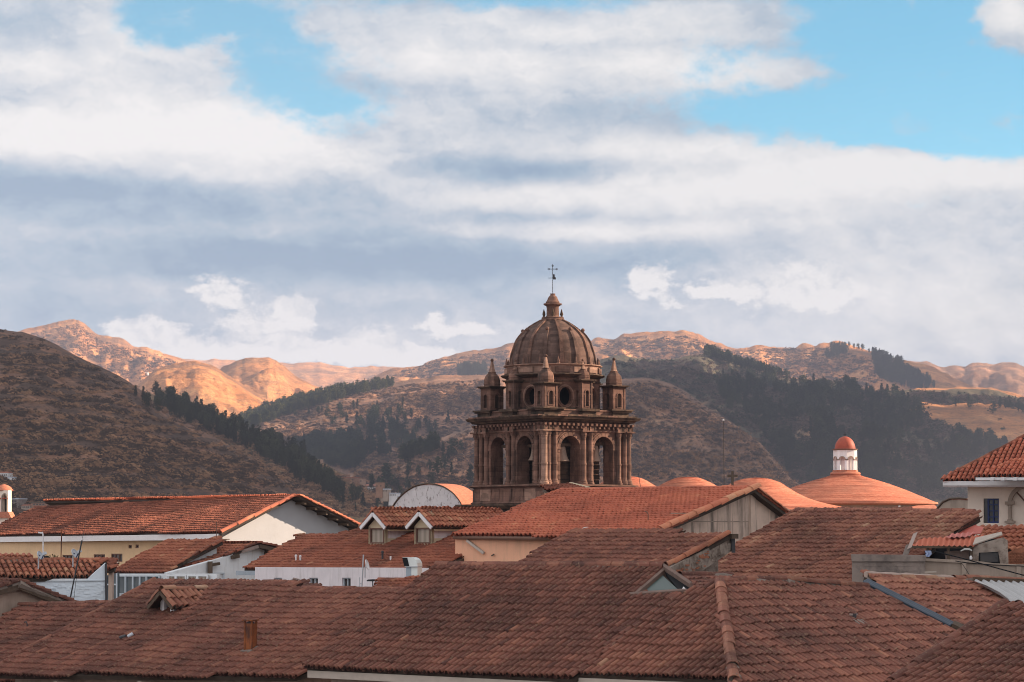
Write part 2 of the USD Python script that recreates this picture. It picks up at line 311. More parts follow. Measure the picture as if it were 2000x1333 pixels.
from scipy.interpolate import PchipInterpolator
class Hill:
    def __init__(self, name, crest, Yc, Lf, mat, floor=0.0, p=1.15, relief=20.0, ls=160.0, seed=1, nx=240, nt=80, back=0.5, rough=1.0, bite=.12, crag=.30):
        c = np.array([(q[0], q[1]) for q in crest], float)
        Ys = np.array([q[2] if len(q) > 2 else Yc for q in crest], float)
        xs = np.linspace(c[0, 0], c[-1, 0], nx)
        py = PchipInterpolator(c[:, 0], c[:, 1])(xs); Y0 = PchipInterpolator(c[:, 0], Ys)(xs)
        top = np.array([at(a, b, d) for a, b, d in zip(xs, py, Y0)])
        jag = meshkit.fbm(np.stack([xs / 22, xs * 0, xs * 0 + seed], -1), 4, seed) - .5
        top[:, 2] += jag * rough * 3.2 * Y0 / FPX * 2
        tf = np.linspace(0, 1, nt) ** 1.25; tb = -np.linspace(1, 0, 14)[:-1]; t = np.concatenate([tb, tf])
        T, I = np.meshgrid(t, np.arange(nx), indexing='ij')
        Lfa = np.broadcast_to(Lf, nx) if np.ndim(Lf) else np.full(nx, Lf)
        Yg = np.where(T >= 0, Y0[I] - Lfa[I] * T, Y0[I] - back * Lfa[I] * T)
        X = (xs[I] - 1000) / FPX * Yg / math.cos(TH)
        H = top[:, 2][I] - floor; h = H * (1 - np.abs(T) ** np.where(T >= 0, p, 1.3))
        P = np.stack([X / ls, Yg / (ls * 1.9), np.full_like(X, seed * 3.7)], -1)
        P[..., 0] += .45 * (meshkit.fbm(P * .8 + 11, 3, seed + 5) - .5)
        rid = 1 - np.abs(2 * meshkit.fbm(P, 5, seed) - 1) * 2.2
        fine = meshkit.fbm(P * 5.1, 4, seed + 9) - .5
        w = np.clip(np.abs(T) * 3.5, bite, 1) * np.clip((1 - np.abs(T)) * 4, 0, 1)
        P3 = np.stack([X / (ls * .24), Yg / (ls * .62), np.full_like(X, seed * 1.9)], -1); P3[..., 0] += 1.1 * (meshkit.fbm(P * 2.2 + 5, 3, seed + 6) - .5)
        gul = 1 - np.abs(2 * meshkit.fbm(P3, 4, seed + 21) - 1) * 2
        z = floor + h + (rid - .35) * relief * w + fine * relief * .55 * np.clip(w + .05, 0, 1) + (gul - .5) * relief * crag * np.clip(w + bite * .5, 0, 1)
        lim = EYE + (top[:, 2][I] - EYE) * Yg / Y0[I] - np.clip(T, 0, 1) * 1.5; g_ = np.maximum(Y0[I] / 900, .6); q = (lim - z) / g_
        z = np.where(T > 0, lim - g_ * np.where(q > 20, q, np.log1p(np.exp(np.clip(q, -30, 20)))) + g_ * .69 * np.exp(-T * 30), z)      # the crest stays the skyline
        self.v = np.stack([X, Yg, z], -1); self.t = t; self.xs = xs; self.nt = len(t)
        v = self.v.reshape(-1, 3); n = nx; k = len(t)
        i, j = np.meshgrid(np.arange(k - 1), np.arange(n - 1), indexing='ij')
        a = i * n + j
        f = np.stack([a, a + n, a + n + 1, a + 1], -1).reshape(-1, 4)
        solo(name, (v, f), mat, kind='structure', smooth=True)
        self.pr = proj(self.v)
    def hit(self, px, py):
        """the point of the front slope seen at a place in the photograph"""
        j = int(np.clip(np.searchsorted(self.xs, px), 1, len(self.xs) - 1)); r = self.pr[13:, j, 1][::-1]; m = np.minimum.accumulate(r)
        i = int(np.searchsorted(-m, -py))
        if i == 0 or i >= len(r): return None
        f = float(np.clip((r[i - 1] - py) / max(r[i - 1] - r[i], 1e-6), 0, 1)); g_ = float(np.clip((self.xs[j] - px) / (self.xs[j] - self.xs[j - 1]), 0, 1)); k = 13 + len(r) - 1 - i
        c = lambda q: self.v[k + 1, q] * (1 - f) + self.v[k, q] * f
        return c(j) * (1 - g_) + c(j - 1) * g_
    def ground(self, px, t):
        j = int(np.clip(np.searchsorted(self.xs, px), 0, len(self.xs) - 1)); i = int(np.searchsorted(self.t, t)); return self.v[min(i, len(self.t) - 1), j]

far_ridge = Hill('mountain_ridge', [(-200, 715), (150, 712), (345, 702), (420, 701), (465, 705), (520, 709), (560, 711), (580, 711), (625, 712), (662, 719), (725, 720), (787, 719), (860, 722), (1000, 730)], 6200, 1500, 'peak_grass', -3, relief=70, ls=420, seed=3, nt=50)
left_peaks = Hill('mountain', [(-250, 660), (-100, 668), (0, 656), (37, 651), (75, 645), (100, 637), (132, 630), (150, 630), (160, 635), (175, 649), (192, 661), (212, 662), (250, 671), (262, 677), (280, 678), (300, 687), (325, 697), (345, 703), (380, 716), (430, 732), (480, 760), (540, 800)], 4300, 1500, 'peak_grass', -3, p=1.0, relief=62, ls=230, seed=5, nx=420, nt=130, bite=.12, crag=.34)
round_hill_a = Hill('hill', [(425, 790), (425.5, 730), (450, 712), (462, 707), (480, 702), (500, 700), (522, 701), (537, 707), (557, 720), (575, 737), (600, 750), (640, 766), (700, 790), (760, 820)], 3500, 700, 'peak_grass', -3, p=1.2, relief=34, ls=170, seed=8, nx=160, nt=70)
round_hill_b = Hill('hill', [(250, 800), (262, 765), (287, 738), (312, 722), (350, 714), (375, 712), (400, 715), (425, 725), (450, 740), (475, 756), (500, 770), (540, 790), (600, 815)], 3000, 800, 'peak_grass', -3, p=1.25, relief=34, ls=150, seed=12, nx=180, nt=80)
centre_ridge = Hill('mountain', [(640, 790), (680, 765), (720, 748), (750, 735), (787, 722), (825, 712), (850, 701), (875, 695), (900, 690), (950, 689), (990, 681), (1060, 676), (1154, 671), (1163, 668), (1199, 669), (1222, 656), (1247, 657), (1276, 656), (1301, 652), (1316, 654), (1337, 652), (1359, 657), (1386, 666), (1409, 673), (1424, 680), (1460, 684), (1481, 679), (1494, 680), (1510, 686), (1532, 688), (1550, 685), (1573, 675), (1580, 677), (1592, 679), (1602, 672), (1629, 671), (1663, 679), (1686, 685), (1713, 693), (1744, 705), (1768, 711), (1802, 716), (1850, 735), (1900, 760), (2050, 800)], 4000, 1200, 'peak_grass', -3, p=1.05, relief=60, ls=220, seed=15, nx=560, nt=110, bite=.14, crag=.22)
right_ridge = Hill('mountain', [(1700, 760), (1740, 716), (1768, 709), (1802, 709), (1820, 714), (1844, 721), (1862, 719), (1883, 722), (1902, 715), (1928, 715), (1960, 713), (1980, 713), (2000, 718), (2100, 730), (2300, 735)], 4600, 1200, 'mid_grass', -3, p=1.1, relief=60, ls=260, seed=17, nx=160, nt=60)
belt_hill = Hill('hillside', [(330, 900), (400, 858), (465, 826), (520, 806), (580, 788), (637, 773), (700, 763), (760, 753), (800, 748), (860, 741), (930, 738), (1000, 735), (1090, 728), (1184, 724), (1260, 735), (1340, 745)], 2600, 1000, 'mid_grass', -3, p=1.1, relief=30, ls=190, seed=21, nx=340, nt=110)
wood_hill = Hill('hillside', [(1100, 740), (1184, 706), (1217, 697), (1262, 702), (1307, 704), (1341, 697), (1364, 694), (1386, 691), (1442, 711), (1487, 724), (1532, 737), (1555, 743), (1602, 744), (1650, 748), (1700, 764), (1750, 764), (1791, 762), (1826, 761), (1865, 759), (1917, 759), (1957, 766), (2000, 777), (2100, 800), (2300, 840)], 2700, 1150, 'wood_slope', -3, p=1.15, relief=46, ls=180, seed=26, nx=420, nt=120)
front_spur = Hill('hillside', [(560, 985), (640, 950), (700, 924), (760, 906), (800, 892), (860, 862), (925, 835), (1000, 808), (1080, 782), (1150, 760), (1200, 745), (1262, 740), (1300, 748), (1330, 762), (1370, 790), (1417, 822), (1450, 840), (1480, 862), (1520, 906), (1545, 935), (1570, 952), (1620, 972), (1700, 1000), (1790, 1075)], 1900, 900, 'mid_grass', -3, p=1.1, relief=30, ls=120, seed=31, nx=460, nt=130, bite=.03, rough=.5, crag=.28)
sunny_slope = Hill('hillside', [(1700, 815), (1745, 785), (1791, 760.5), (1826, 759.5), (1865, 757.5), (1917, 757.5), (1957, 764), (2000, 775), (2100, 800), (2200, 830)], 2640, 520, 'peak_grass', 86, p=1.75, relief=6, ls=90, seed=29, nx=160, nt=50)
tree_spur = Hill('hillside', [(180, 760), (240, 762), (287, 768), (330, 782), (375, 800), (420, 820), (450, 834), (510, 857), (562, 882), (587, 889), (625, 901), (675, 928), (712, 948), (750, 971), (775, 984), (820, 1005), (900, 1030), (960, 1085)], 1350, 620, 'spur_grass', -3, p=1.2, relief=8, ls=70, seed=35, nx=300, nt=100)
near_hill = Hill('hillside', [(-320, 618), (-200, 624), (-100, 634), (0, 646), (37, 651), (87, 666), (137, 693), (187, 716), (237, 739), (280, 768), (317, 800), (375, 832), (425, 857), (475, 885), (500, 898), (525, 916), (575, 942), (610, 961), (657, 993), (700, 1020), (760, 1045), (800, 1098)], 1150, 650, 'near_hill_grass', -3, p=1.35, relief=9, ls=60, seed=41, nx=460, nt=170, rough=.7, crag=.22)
g = np.linspace(-1, 1, 41); gx, gy = np.meshgrid(g * 9000, (g + 1) * 5500 - 600)
gz = -1.2 + 0 * gx; idx = np.arange(41 * 41).reshape(41, 41)
solo('ground', (np.stack([gx, gy, gz], -1).reshape(-1, 3), np.stack([idx[:-1, :-1], idx[:-1, 1:], idx[1:, 1:], idx[1:, :-1]], -1).reshape(-1, 4)), 'soil', kind='structure')

# unseen clouds added beside the view to shade the near roofs and hillsides
plain('cloud_white', (.85, .86, .88), vary=.03, scale=.004)
def cloud(foot, rx, ry, h, seed, thick=.28):
    """a flat-based heap of cloud added out of view to shade the ground round a spot"""
    c = np.asarray(foot, float) + SUNDIR * ((h - foot[2]) / SUNDIR[2])
    m = trimesh.creation.icosphere(5, 1.0); v = np.array(m.vertices)
    d = 1 + .55 * (meshkit.fbm(v * 2.2 + seed * 9.1, 5, seed) - .5) + .25 * (meshkit.fbm(v * 7 + seed, 4, seed + 3) - .5)
    v = v * d[:, None]; v[:, 2] = np.where(v[:, 2] < 0, v[:, 2] * .25, v[:, 2])
    solo('cloud', (v * [rx, ry, min(rx, ry) * thick] + c, m.faces), 'cloud_white', kind='stuff', smooth=True)
cloud((-20, -180, 8), 330, CL1, 640, 2)
cloud((-150, 980, 60), 330, 470, 700, 4)
cloud((170, 1740, 80), 600, 520, 760, 6)
cloud((640, 3500, 200), 330, 620, 900, 9)

# the evening air
look('air', {'v': ('principled_volume', {'color': HAZE_COL, 'density': HAZE_D, 'anisotropy': 0.0})}, [], surface=None, volume='v.volume')
hz = trimesh.creation.box([24000, 14000, 480]); hz.apply_translation([0, 5000, 480 / 2 - 5])
solo('haze', hz, 'air', kind='stuff')
# ------------------------------------------------------------------ planes, walls and tiled roofs
class Plane:
    """a flat face: origin, in-plane axes U (along) and V (down), outward normal N"""
    def __init__(self, O, U, V):
        self.O, self.U, self.V = np.asarray(O, float), unit(U), unit(V)
        self.N = unit(np.cross(self.V, self.U))
        if self.N @ (self.O - [0, 0, EYE]) > 0: self.N = -self.N        # the side one sees
    def uv(self, pts):
        out = []
        for q in pts:
            d = ray(*q); s = ((self.O - [0, 0, EYE]) @ self.N) / (d @ self.N); p = d * s + [0, 0, EYE] - self.O
            out.append((p @ self.U, p @ self.V))
        return np.array(out)
    def poly(self, pts): return Polygon(self.uv(pts)).buffer(0)
    def to3(self, uv, h=0.0):
        uv = np.atleast_2d(uv); return self.O + uv[:, :1] * self.U + uv[:, 1:2] * self.V + np.reshape(np.broadcast_to(h, len(uv)), (-1, 1)) * self.N
    def slab(self, poly, d0, d1):
        if isinstance(poly, (list, np.ndarray)): poly = self.poly(poly)
        return slab(poly, self.O, self.U, self.V, self.N, d0, d1)
def upright(px, py, Y, phi):
    """a vertical wall through a point; phi: its plan angle as for the roofs (0 = square to the view)"""
    p = math.radians(phi); return Plane(at(px, py, Y), (math.cos(p), -math.sin(p), 0), -Z)
def gabled(px, py, Y, phi, slope):
    """a roof slope through a ridge point: plan angle of its ridge and its pitch"""
    p, s = math.radians(phi), math.radians(slope)
    return Plane(at(px, py, Y), (math.cos(p), -math.sin(p), 0), (-math.sin(p) * math.cos(s), -math.cos(p) * math.cos(s), -math.sin(s)))
def three(A, B, C):
    U = unit(B - A); v = C - A; return Plane(A, U, v - (v @ U) * U)

def tile_look(name, ramp, lich=.55, lichcol=(.36, .255, .165), dark=(.050, .030, .026), moss=.6):
    nodes = {'a': ('attribute', {'attribute': 'tone'}), 'g': ('geometry', {}), 'n': ('noise_texture', {'scale': 9.0, 'detail': 6.0, 'roughness': .7}), 'n2': ('noise_texture', {'scale': .55, 'detail': 6.0, 'roughness': .6}),
             'n3': ('noise_texture', {'scale': 14.0, 'detail': 5.0, 'roughness': .65}), 'ma': ('math', {'math_type': 'multiply_add', 'value2': .34}), 'sb': ('math', {'math_type': 'subtract', 'value2': .17}),
             'r': ('rgb_ramp', {'ramp': ramp}), 'd': ('map_range', {'from_min': .47, 'from_max': .70, 'to_min': 0.0, 'to_max': float(moss), 'clamp': True}), 'm1': ('mix_color', {'b': dark}),
             'l': ('map_range', {'from_min': .55, 'from_max': .70, 'to_min': 0.0, 'to_max': float(lich), 'clamp': True}), 'm2': ('mix_color', {'b': lichcol}),
             'bp': ('bump', {'strength': .35, 'distance': .012}), 'p': ('principled_bsdf', {'roughness': .88, 'specular_ior_level': .15})}
    links = [('g.position', 'n.vector'), ('g.position', 'n2.vector'), ('g.position', 'n3.vector'), ('n.fac', 'ma.value1'), ('a.fac', 'ma.value3'), ('ma.value', 'sb.value1'), ('sb.value', 'r.fac'),
             ('n2.fac', 'd.value'), ('r.color', 'm1.a'), ('d.result', 'm1.fac'), ('n3.fac', 'l.value'), ('m1.result', 'm2.a'), ('l.result', 'm2.fac'), ('m2.result', 'p.base_color'), ('n.fac', 'bp.height'), ('bp.normal', 'p.normal')]
    look(name, nodes, links)
tile_look('tile_old', [(0, (.065, .032, .029)), (.3, (.160, .068, .052)), (.55, (.265, .106, .075)), (.75, (.36, .155, .10)), (.9, (.45, .25, .16)), (1, (.54, .37, .26))])
tile_look('tile_mid', [(0, (.10, .042, .032)), (.3, (.235, .082, .054)), (.55, (.350, .120, .074)), (.75, (.44, .170, .098)), (.9, (.50, .25, .145)), (1, (.56, .34, .21))], lich=.25)
tile_look('tile_new', [(0, (.20, .065, .038)), (.3, (.42, .125, .078)), (.55, (.56, .175, .105)), (.75, (.63, .22, .125)), (.9, (.68, .29, .165)), (1, (.66, .34, .20))], lich=.15, moss=.28)
plain('mortar', (.24, .19, .16), vary=.4, scale=3.0, bump=.6, bscale=14.0)
plain('soffit', (.060, .042, .032), vary=.3, scale=5.0)

def tile_mesh(pl, uv, tone_seed, w, L, waver=.03, pan=False, jit=1.0):
    """all tiles at the places uv (left-to-right, down) of a slope: (vertices (n, k, 3), faces of one tile)"""
    n = len(uv); r_ = np.random.default_rng(tone_seed + (991 if pan else 0))
    Lt = L * 1.30
    if not pan:
        g = np.linspace(0, np.pi, 6); c, s = np.cos(g), np.sin(g)
        r0, r1 = w * .33, w * .385
        t = np.concatenate([np.stack([-r0 * c, 0 * c, r0 * s * 1.25 + .016 * w / .2], -1), np.stack([-r1 * c, 0 * c + Lt, r1 * s * 1.25 + .062 * w / .2], -1),
                            np.stack([-(r1 - .016) * c, 0 * c + Lt, (r1 - .016) * s * 1.25 + .050 * w / .2], -1)])
        f = [[i, i + 1, i + 7, i + 6] for i in range(5)] + [[6 + i, 7 + i, 13 + i, 12 + i] for i in range(5)]
    else:
        g = np.linspace(np.pi, 2 * np.pi, 4); c, s = np.cos(g), np.sin(g); r0, r1 = w * .46, w * .40
        t = np.concatenate([np.stack([r0 * c, 0 * c, r0 * s * .95 + .030 * w / .2], -1), np.stack([r1 * c, 0 * c + Lt, r1 * s * .95 + .055 * w / .2], -1)])
        f = [[i, i + 4, i + 5, i + 1] for i in range(3)]
    f = np.array(f)[:, [0, 3, 2, 1]] if not pan else np.array(f)
    f = np.vstack([f[:, [0, 1, 2]], f[:, [0, 2, 3]]])
    rot = r_.normal(0, .016 * jit, n); sc = 1 + r_.normal(0, .035 * jit, n)
    du, dv, dh = r_.normal(0, .006 * jit, n), r_.normal(0, .016 * jit, n), r_.normal(0, .004 * jit, n)
    tilt = r_.normal(0, .012 * jit, n)
    x = t[None, :, 0] * sc[:, None]; y = t[None, :, 1]
    u = uv[:, :1] + du[:, None] + x * np.cos(rot)[:, None] - (y - Lt / 2) * np.sin(rot)[:, None]
    v = uv[:, 1:] + dv[:, None] + x * np.sin(rot)[:, None] + y
    h = t[None, :, 2] + dh[:, None] + tilt[:, None] * (y - Lt / 2)
    sag = waver * 2 * (meshkit.fbm(np.stack([uv[:, 0] / 2.6, uv[:, 1] / 2.2, np.full(n, tone_seed * .71)], -1), 3, tone_seed) - .5)
    h = h + sag[:, None]
    P = pl.O + u[..., None] * pl.U + v[..., None] * pl.V + h[..., None] * pl.N
    return P, f
def join_tiles(P, f):
    n, k = P.shape[:2]; return P.reshape(-1, 3), (f[None] + (np.arange(n) * k)[:, None, None]).reshape(-1, 3)
def tones(uv, seed, mean, spread):
    r_ = np.random.default_rng(seed + 5); n = len(uv)
    patch = meshkit.fbm(np.stack([uv[:, 0] / 1.7, uv[:, 1] / 1.3, np.full(n, seed * 1.3)], -1), 3, seed + 1) - .5
    t = mean + patch * .50 + r_.normal(0, spread * .62, n)
    o = r_.random(n); t = np.where(o < .035, t + .20, t); t = np.where((o > .05) & (o < .09), t - .15, t)
    return np.clip(t, 0.02, .98)
def tiled(parent, name, pl, poly, mat, seed, w=.2, L=.29, n_single=300, mean=.46, spread=.10, waver=.03, deck=.12, shrink=0.0, detail=True, jit=1.0):
    """one slope: a deck with its tiles; those that show largest are pieces of their own"""
    if isinstance(poly, (list, np.ndarray)): poly = pl.poly(poly)
    if shrink: poly = poly.buffer(-shrink)
    roof = part(parent, name, pl.slab(poly.buffer(.02), -deck, -.012), 'soffit')
    u0, v0, u1, v1 = poly.bounds
    us = np.arange(u0 - w, u1 + w, w); vs = np.arange(v1 - L * 1.22, v0 - L, -L)
    U, V = np.meshgrid(us, vs); uv = np.stack([U.ravel(), V.ravel()], -1)
    keep = shapely.contains_xy(poly.buffer(w * .30), uv[:, 0], uv[:, 1] + L * .62)
    uv = uv[keep]; col = np.round((uv[:, 0] - us[0]) / w).astype(int); rr_ = np.random.default_rng(seed + 17); off = np.cumsum(rr_.normal(0, .045 * L, len(us) + 2)); off -= np.linspace(off[0], off[-1], len(off)); off = np.clip(off + rr_.normal(0, .05 * L, len(off)), -.32 * L, .32 * L) * (.4 if jit < 1.01 and mat == 'tile_new' else 1.0)
    edge = np.clip((v1 - uv[:, 1] - L * 1.3) / (2.5 * L), 0, 1); uv = uv + np.c_[np.zeros(len(uv)), off[np.clip(col, 0, len(off) - 1)] * edge]
    P, f = tile_mesh(pl, uv, seed, w, L, waver, jit=jit); tn = tones(uv, seed, mean, spread)
    pr = proj(P.mean(1)); vis = (pr[:, 0] > -5) & (pr[:, 0] < 2005) & (pr[:, 1] < 1338)
    dist = np.linalg.norm(P.mean(1) - [0, 0, EYE], axis=1) + np.where(vis, 0, 1e5)
    order = np.argsort(dist); single = [i for i in order[:n_single] if vis[i]] if n_single else []
    for i in single: part(roof, 'tile', (P[i], f), mat, tone=tn[i])
    rest = np.setdiff1d(np.arange(len(uv)), single)
    uvp = uv + [w / 2, .0]; okp = shapely.contains_xy(poly.buffer(.02), uvp[:, 0], uvp[:, 1] + L * .62); uvp = uvp[okp]
    Pp, fp = tile_mesh(pl, uvp, seed, w, L, waver, pan=True, jit=jit); tp = np.clip(tones(uvp, seed + 3, mean - .40, spread), 0, 1)  # pans toned darker, painting shade into the gaps between covers
    ms, ts = [join_tiles(Pp, fp)], [np.repeat(tp, Pp.shape[1])]
    if len(rest): ms.append(join_tiles(P[rest], f)); ts.append(np.repeat(tn[rest], P.shape[1]))
    part(roof, 'tile_field', cat_mesh(ms), mat, tone=np.concatenate(ts), kind='stuff')
    return roof
def caps(roof, a, b, mat, seed, r=.13, step=.36, mean=.5, mortar=True, drop=.0, name='ridge_tile'):
    """a line of big barrel tiles bedded in mortar"""
    a, b = np.asarray(a, float), np.asarray(b, float); n = max(1, int(np.linalg.norm(b - a) / step)); t = unit(b - a); s = unit(np.cross(t, Z)); up = np.cross(s, t)
    r_ = np.random.default_rng(seed); g = np.linspace(-.15, np.pi + .15, 8)
    for i in range(n):
        c = a + t * (i + .02) * (np.linalg.norm(b - a) / n); ln = np.linalg.norm(b - a) / n * 1.16
        sw = r_.normal(0, .012, 3); ra, rb = r * .90, r * 1.08
        ring = lambda cc, rr: cc + np.cos(g)[:, None] * rr * s + (np.sin(g)[:, None] * rr * .85) * up
        c0, c1 = c + sw * .5 + up * .03, c + t * ln + sw + up * .015
        v = np.vstack([ring(c0, ra), ring(c1, rb), ring(c1, rb - .02)]); k = len(g)
        f = [[j, j + 1, k + j + 1, k + j] for j in range(k - 1)] + [[k + j, k + j + 1, 2 * k + j + 1, 2 * k + j] for j in range(k - 1)]
        part(roof, name, (v, np.array(f)), mat, tone=float(np.clip(mean + r_.normal(0, .13), 0, 1)))
    if mortar:
        k = max(4, int(np.linalg.norm(b - a) / .25)); q = np.linspace(0, 1, k)[:, None] * (b - a) + a
        q = q + s * (r_.normal(0, .02, (k, 1))) - up * .05
        part(roof, 'mortar_bed', tube(q, r * .95 + r_.normal(0, .02, k), 7), 'mortar')
def body(parent, pl, poly, mat, ground=0.0, drop=.15, inset=.0, name='wall'):
    """the walls below a slope, down to the ground"""
    if isinstance(poly, (list, np.ndarray)): poly = pl.poly(poly)
    if inset: poly = poly.buffer(-inset, join_style=2)
    for g in getattr(poly, 'geoms', [poly]):
        if g.is_empty: continue
        top = pl.to3(np.array(g.exterior.coords)[:-1], -drop); n = len(top); bot = top.copy(); bot[:, 2] = ground
        v = np.vstack([top, bot]); f = [[i, (i + 1) % n, n + (i + 1) % n, n + i] for i in range(n)]
        pv, pf = trimesh.creation.triangulate_polygon(shapely.Polygon(g.exterior), engine='earcut')
        key = {tuple(np.round(c, 5)): i for i, c in enumerate(np.array(g.exterior.coords)[:-1])}
        ids = np.array([key[tuple(np.round(c, 5))] for c in pv])
        f = np.array(f); f = np.vstack([f[:, [0, 1, 2]], f[:, [0, 2, 3]], ids[pf]])
        part(parent, name, (v, f), mat)
def window(parent, pl, px4, frame='white_frame', pane='dark_pane', t=.05, deep=.10, cols=1, rows=1, name='window', sill=False):
    """a framed window sunk in a wall; px4: left, top, right, bottom in the photograph"""
    l, t_, r, b = px4; q = pl.uv([(l, t_), (r, t_), (r, b), (l, b)]); u0, v0, u1, v1 = q[:, 0].min(), q[:, 1].min(), q[:, 0].max(), q[:, 1].max()
    fr = sbox(u0, v0, u1, v1).difference(sbox(u0 + t, v0 + t, u1 - t, v1 - t)); bars = []
    for i in range(1, cols): x = u0 + (u1 - u0) * i / cols; bars.append(sbox(x - t * .4, v0 + t, x + t * .4, v1 - t))
    for i in range(1, rows): y = v0 + (v1 - v0) * i / rows; bars.append(sbox(u0 + t, y - t * .35, u1 - t, y + t * .35))
    w = part(parent, name, pl.slab(shapely.union_all([fr] + bars), -deep, -deep + .07), frame)
    part(w, 'pane', pl.slab(sbox(u0, v0, u1, v1), -deep - .02, -deep + .012), pane)
    if sill: part(w, 'sill', pl.slab(sbox(u0 - .06, v1, u1 + .06, v1 + .07), -.1, .07), frame)
    return sbox(u0, v0, u1, v1)
# ------------------------------------------------------------------ wall colours
plain('dimmed_gable_plaster', (.47, .47, .485), vary=.07, scale=.9, bump=.2, bscale=8.0, streak=.35, streak_col=(.42, .40, .39), stain=(.52, .8)); plain('ochre', (.72, .49, .29), vary=.10, scale=.8, streak=.35, streak_col=(.46, .32, .20))  # gable white dulled in colour to stand for weak sun there
plain('whitewash', (.74, .75, .765), vary=.09, scale=1.2, bump=.25, bscale=9.0, streak=.6, streak_col=(.44, .41, .39), stretch=(2.2, 2.2, .22), stain=(.52, .74))
plain('white_brick', (.66, .71, .76), vary=.10, scale=1.5, bump=.8, bscale=5.0, streak=.5, streak_col=(.40, .42, .45), stretch=(1.5, 1.5, 4.0), stain=(.60, .70))
plain('cream', (.62, .50, .34), vary=.10, scale=.8, streak=.35, streak_col=(.40, .30, .20))
plain('peach', (.84, .44, .28), vary=.07, scale=.7, streak=.5, streak_col=(.46, .28, .19), stretch=(1.6, 1.6, .2), stain=(.5, .74))
plain('pink_plaster', (.42, .31, .25), vary=.2, scale=1.2, bump=.4, bscale=8.0, streak=.6, streak_col=(.24, .17, .13), stain=(.48, .7))
plain('grey_pink_wall', (.76, .68, .69), vary=.12, scale=1.0, streak=.55, streak_col=(.38, .32, .30), stretch=(2.0, 2.0, .25), stain=(.5, .74))
plain('raw_concrete', (.62, .47, .385), vary=.28, scale=1.1, bump=.3, bscale=7.0, streak=.85, streak_col=(.085, .070, .060), stretch=(1, 1, .12), stain=(.47, .66))
plain('grey_block', (.24, .19, .165), vary=.35, scale=1.4, bump=.6, bscale=9.0, streak=.6, streak_col=(.09, .075, .07), stretch=(1, 1, .8), stain=(.5, .65))
plain('tan_render', (.34, .265, .215), vary=.2, scale=.9, bump=.35, bscale=7.0, streak=.55, streak_col=(.17, .125, .10), stain=(.48, .7))
plain('rubble', (.30, .24, .20), vary=.4, scale=3.0, bump=1.0, bscale=6.0, streak=.8, streak_col=(.12, .08, .06), stretch=(1.6, 1.6, 1.6), stain=(.46, .6))
plain('red_brick', (.33, .13, .075), vary=.4, scale=5.0, bump=.5, bscale=20.0)
plain('timber', (.10, .068, .048), vary=.35, scale=6.0)
plain('pale_timber', (.48, .40, .34), vary=.15, scale=3.0)
plain('white_paint', (.74, .70, .70), vary=.06, scale=3.0, streak=.2, streak_col=(.5, .45, .42))
plain('white_frame', (.76, .77, .79), vary=.03, rough=.5)
plain('grey_frame', (.52, .56, .60), vary=.06, rough=.5)
plain('blue_frame', (.030, .045, .14), vary=.1, rough=.5)
plain('brown_frame', (.16, .085, .06), vary=.2, rough=.6)
plain('zinc', (.36, .40, .44), vary=.15, scale=3.0, rough=.42, metallic=.6)
plain('duct_metal', (.74, .75, .72), vary=.06, scale=2.0, rough=.4, metallic=.35)
plain('blue_gutter', (.085, .10, .125), vary=.2, scale=2.0, rough=.45, metallic=.3)
plain('dark_iron', (.05, .048, .052), vary=.2, rough=.5)
plain('black', (.012, .012, .014), vary=.1)
plain('galvanised', (.48, .48, .50), vary=.1, rough=.4, metallic=.5)
plain('rust', (.26, .080, .028), vary=.55, scale=3.0, rough=.8, streak=.9, streak_col=(.055, .03, .028), stretch=(3, 3, .8), stain=(.45, .6))
plain('dish_grey', (.50, .52, .56), vary=.05, rough=.45)
plain('logo_dark', (.05, .06, .12), vary=.05)
plain('red_sheet', (.48, .115, .085), vary=.2, scale=2.0, rough=.5, streak=.4, streak_col=(.60, .30, .24), stretch=(1, 1, 1))
plain('clear_sheet', (.42, .41, .41), vary=.1, scale=2.0, rough=.4)
plain('cloth_blue', (.40, .47, .66), vary=.2)
plain('bright_cloth', (.62, .61, .58), vary=.2)
plain('board', (.33, .25, .22), vary=.2); plain('rim', (.20, .13, .105), vary=.3, scale=6.0); plain('pale_mortar', (.42, .31, .26), vary=.25, scale=4.0, bump=.5, bscale=12.0)
plain('leaf_green', (.10, .085, .035), vary=.4, scale=9.0)
look('skylight_glass', {'p': ('principled_bsdf', {'base_color': (.050, .078, .070), 'roughness': .28, 'specular_ior_level': .4})}, [])
look('dark_pane', {'g': ('geometry', {}), 'n': ('noise_texture', {'scale': .9}), 'r': ('rgb_ramp', {'ramp': [(.3, (.020, .016, .016)), (.7, (.075, .060, .055))]}), 'p': ('principled_bsdf', {'roughness': .12, 'specular_ior_level': .5})}, [('g.position', 'n.vector'), ('n.fac', 'r.fac'), ('r.color', 'p.base_color')])
look('grey_pane', {'g': ('geometry', {}), 'n': ('noise_texture', {'scale': .9}), 'r': ('rgb_ramp', {'ramp': [(.3, (.045, .06, .07)), (.7, (.13, .15, .16))]}), 'p': ('principled_bsdf', {'roughness': .15, 'specular_ior_level': .5})}, [('g.position', 'n.vector'), ('n.fac', 'r.fac'), ('r.color', 'p.base_color')])
look('curtain_pane', {'g': ('geometry', {}), 'w': ('wave_texture', {'scale': 1.6, 'distortion': 2.0}), 'r': ('rgb_ramp', {'ramp': [(0, (.26, .21, .16)), (1, (.40, .33, .26))]}), 'p': ('principled_bsdf', {'roughness': .25})}, [('g.position', 'w.vector'), ('w.fac', 'r.fac'), ('r.color', 'p.base_color')])

# ------------------------------------------------------------------ the foreground roofs
E1 = lambda phi: np.array([math.cos(math.radians(phi)), -math.sin(math.radians(phi)), 0])
E2 = lambda phi: np.array([-math.sin(math.radians(phi)), -math.cos(math.radians(phi)), 0])

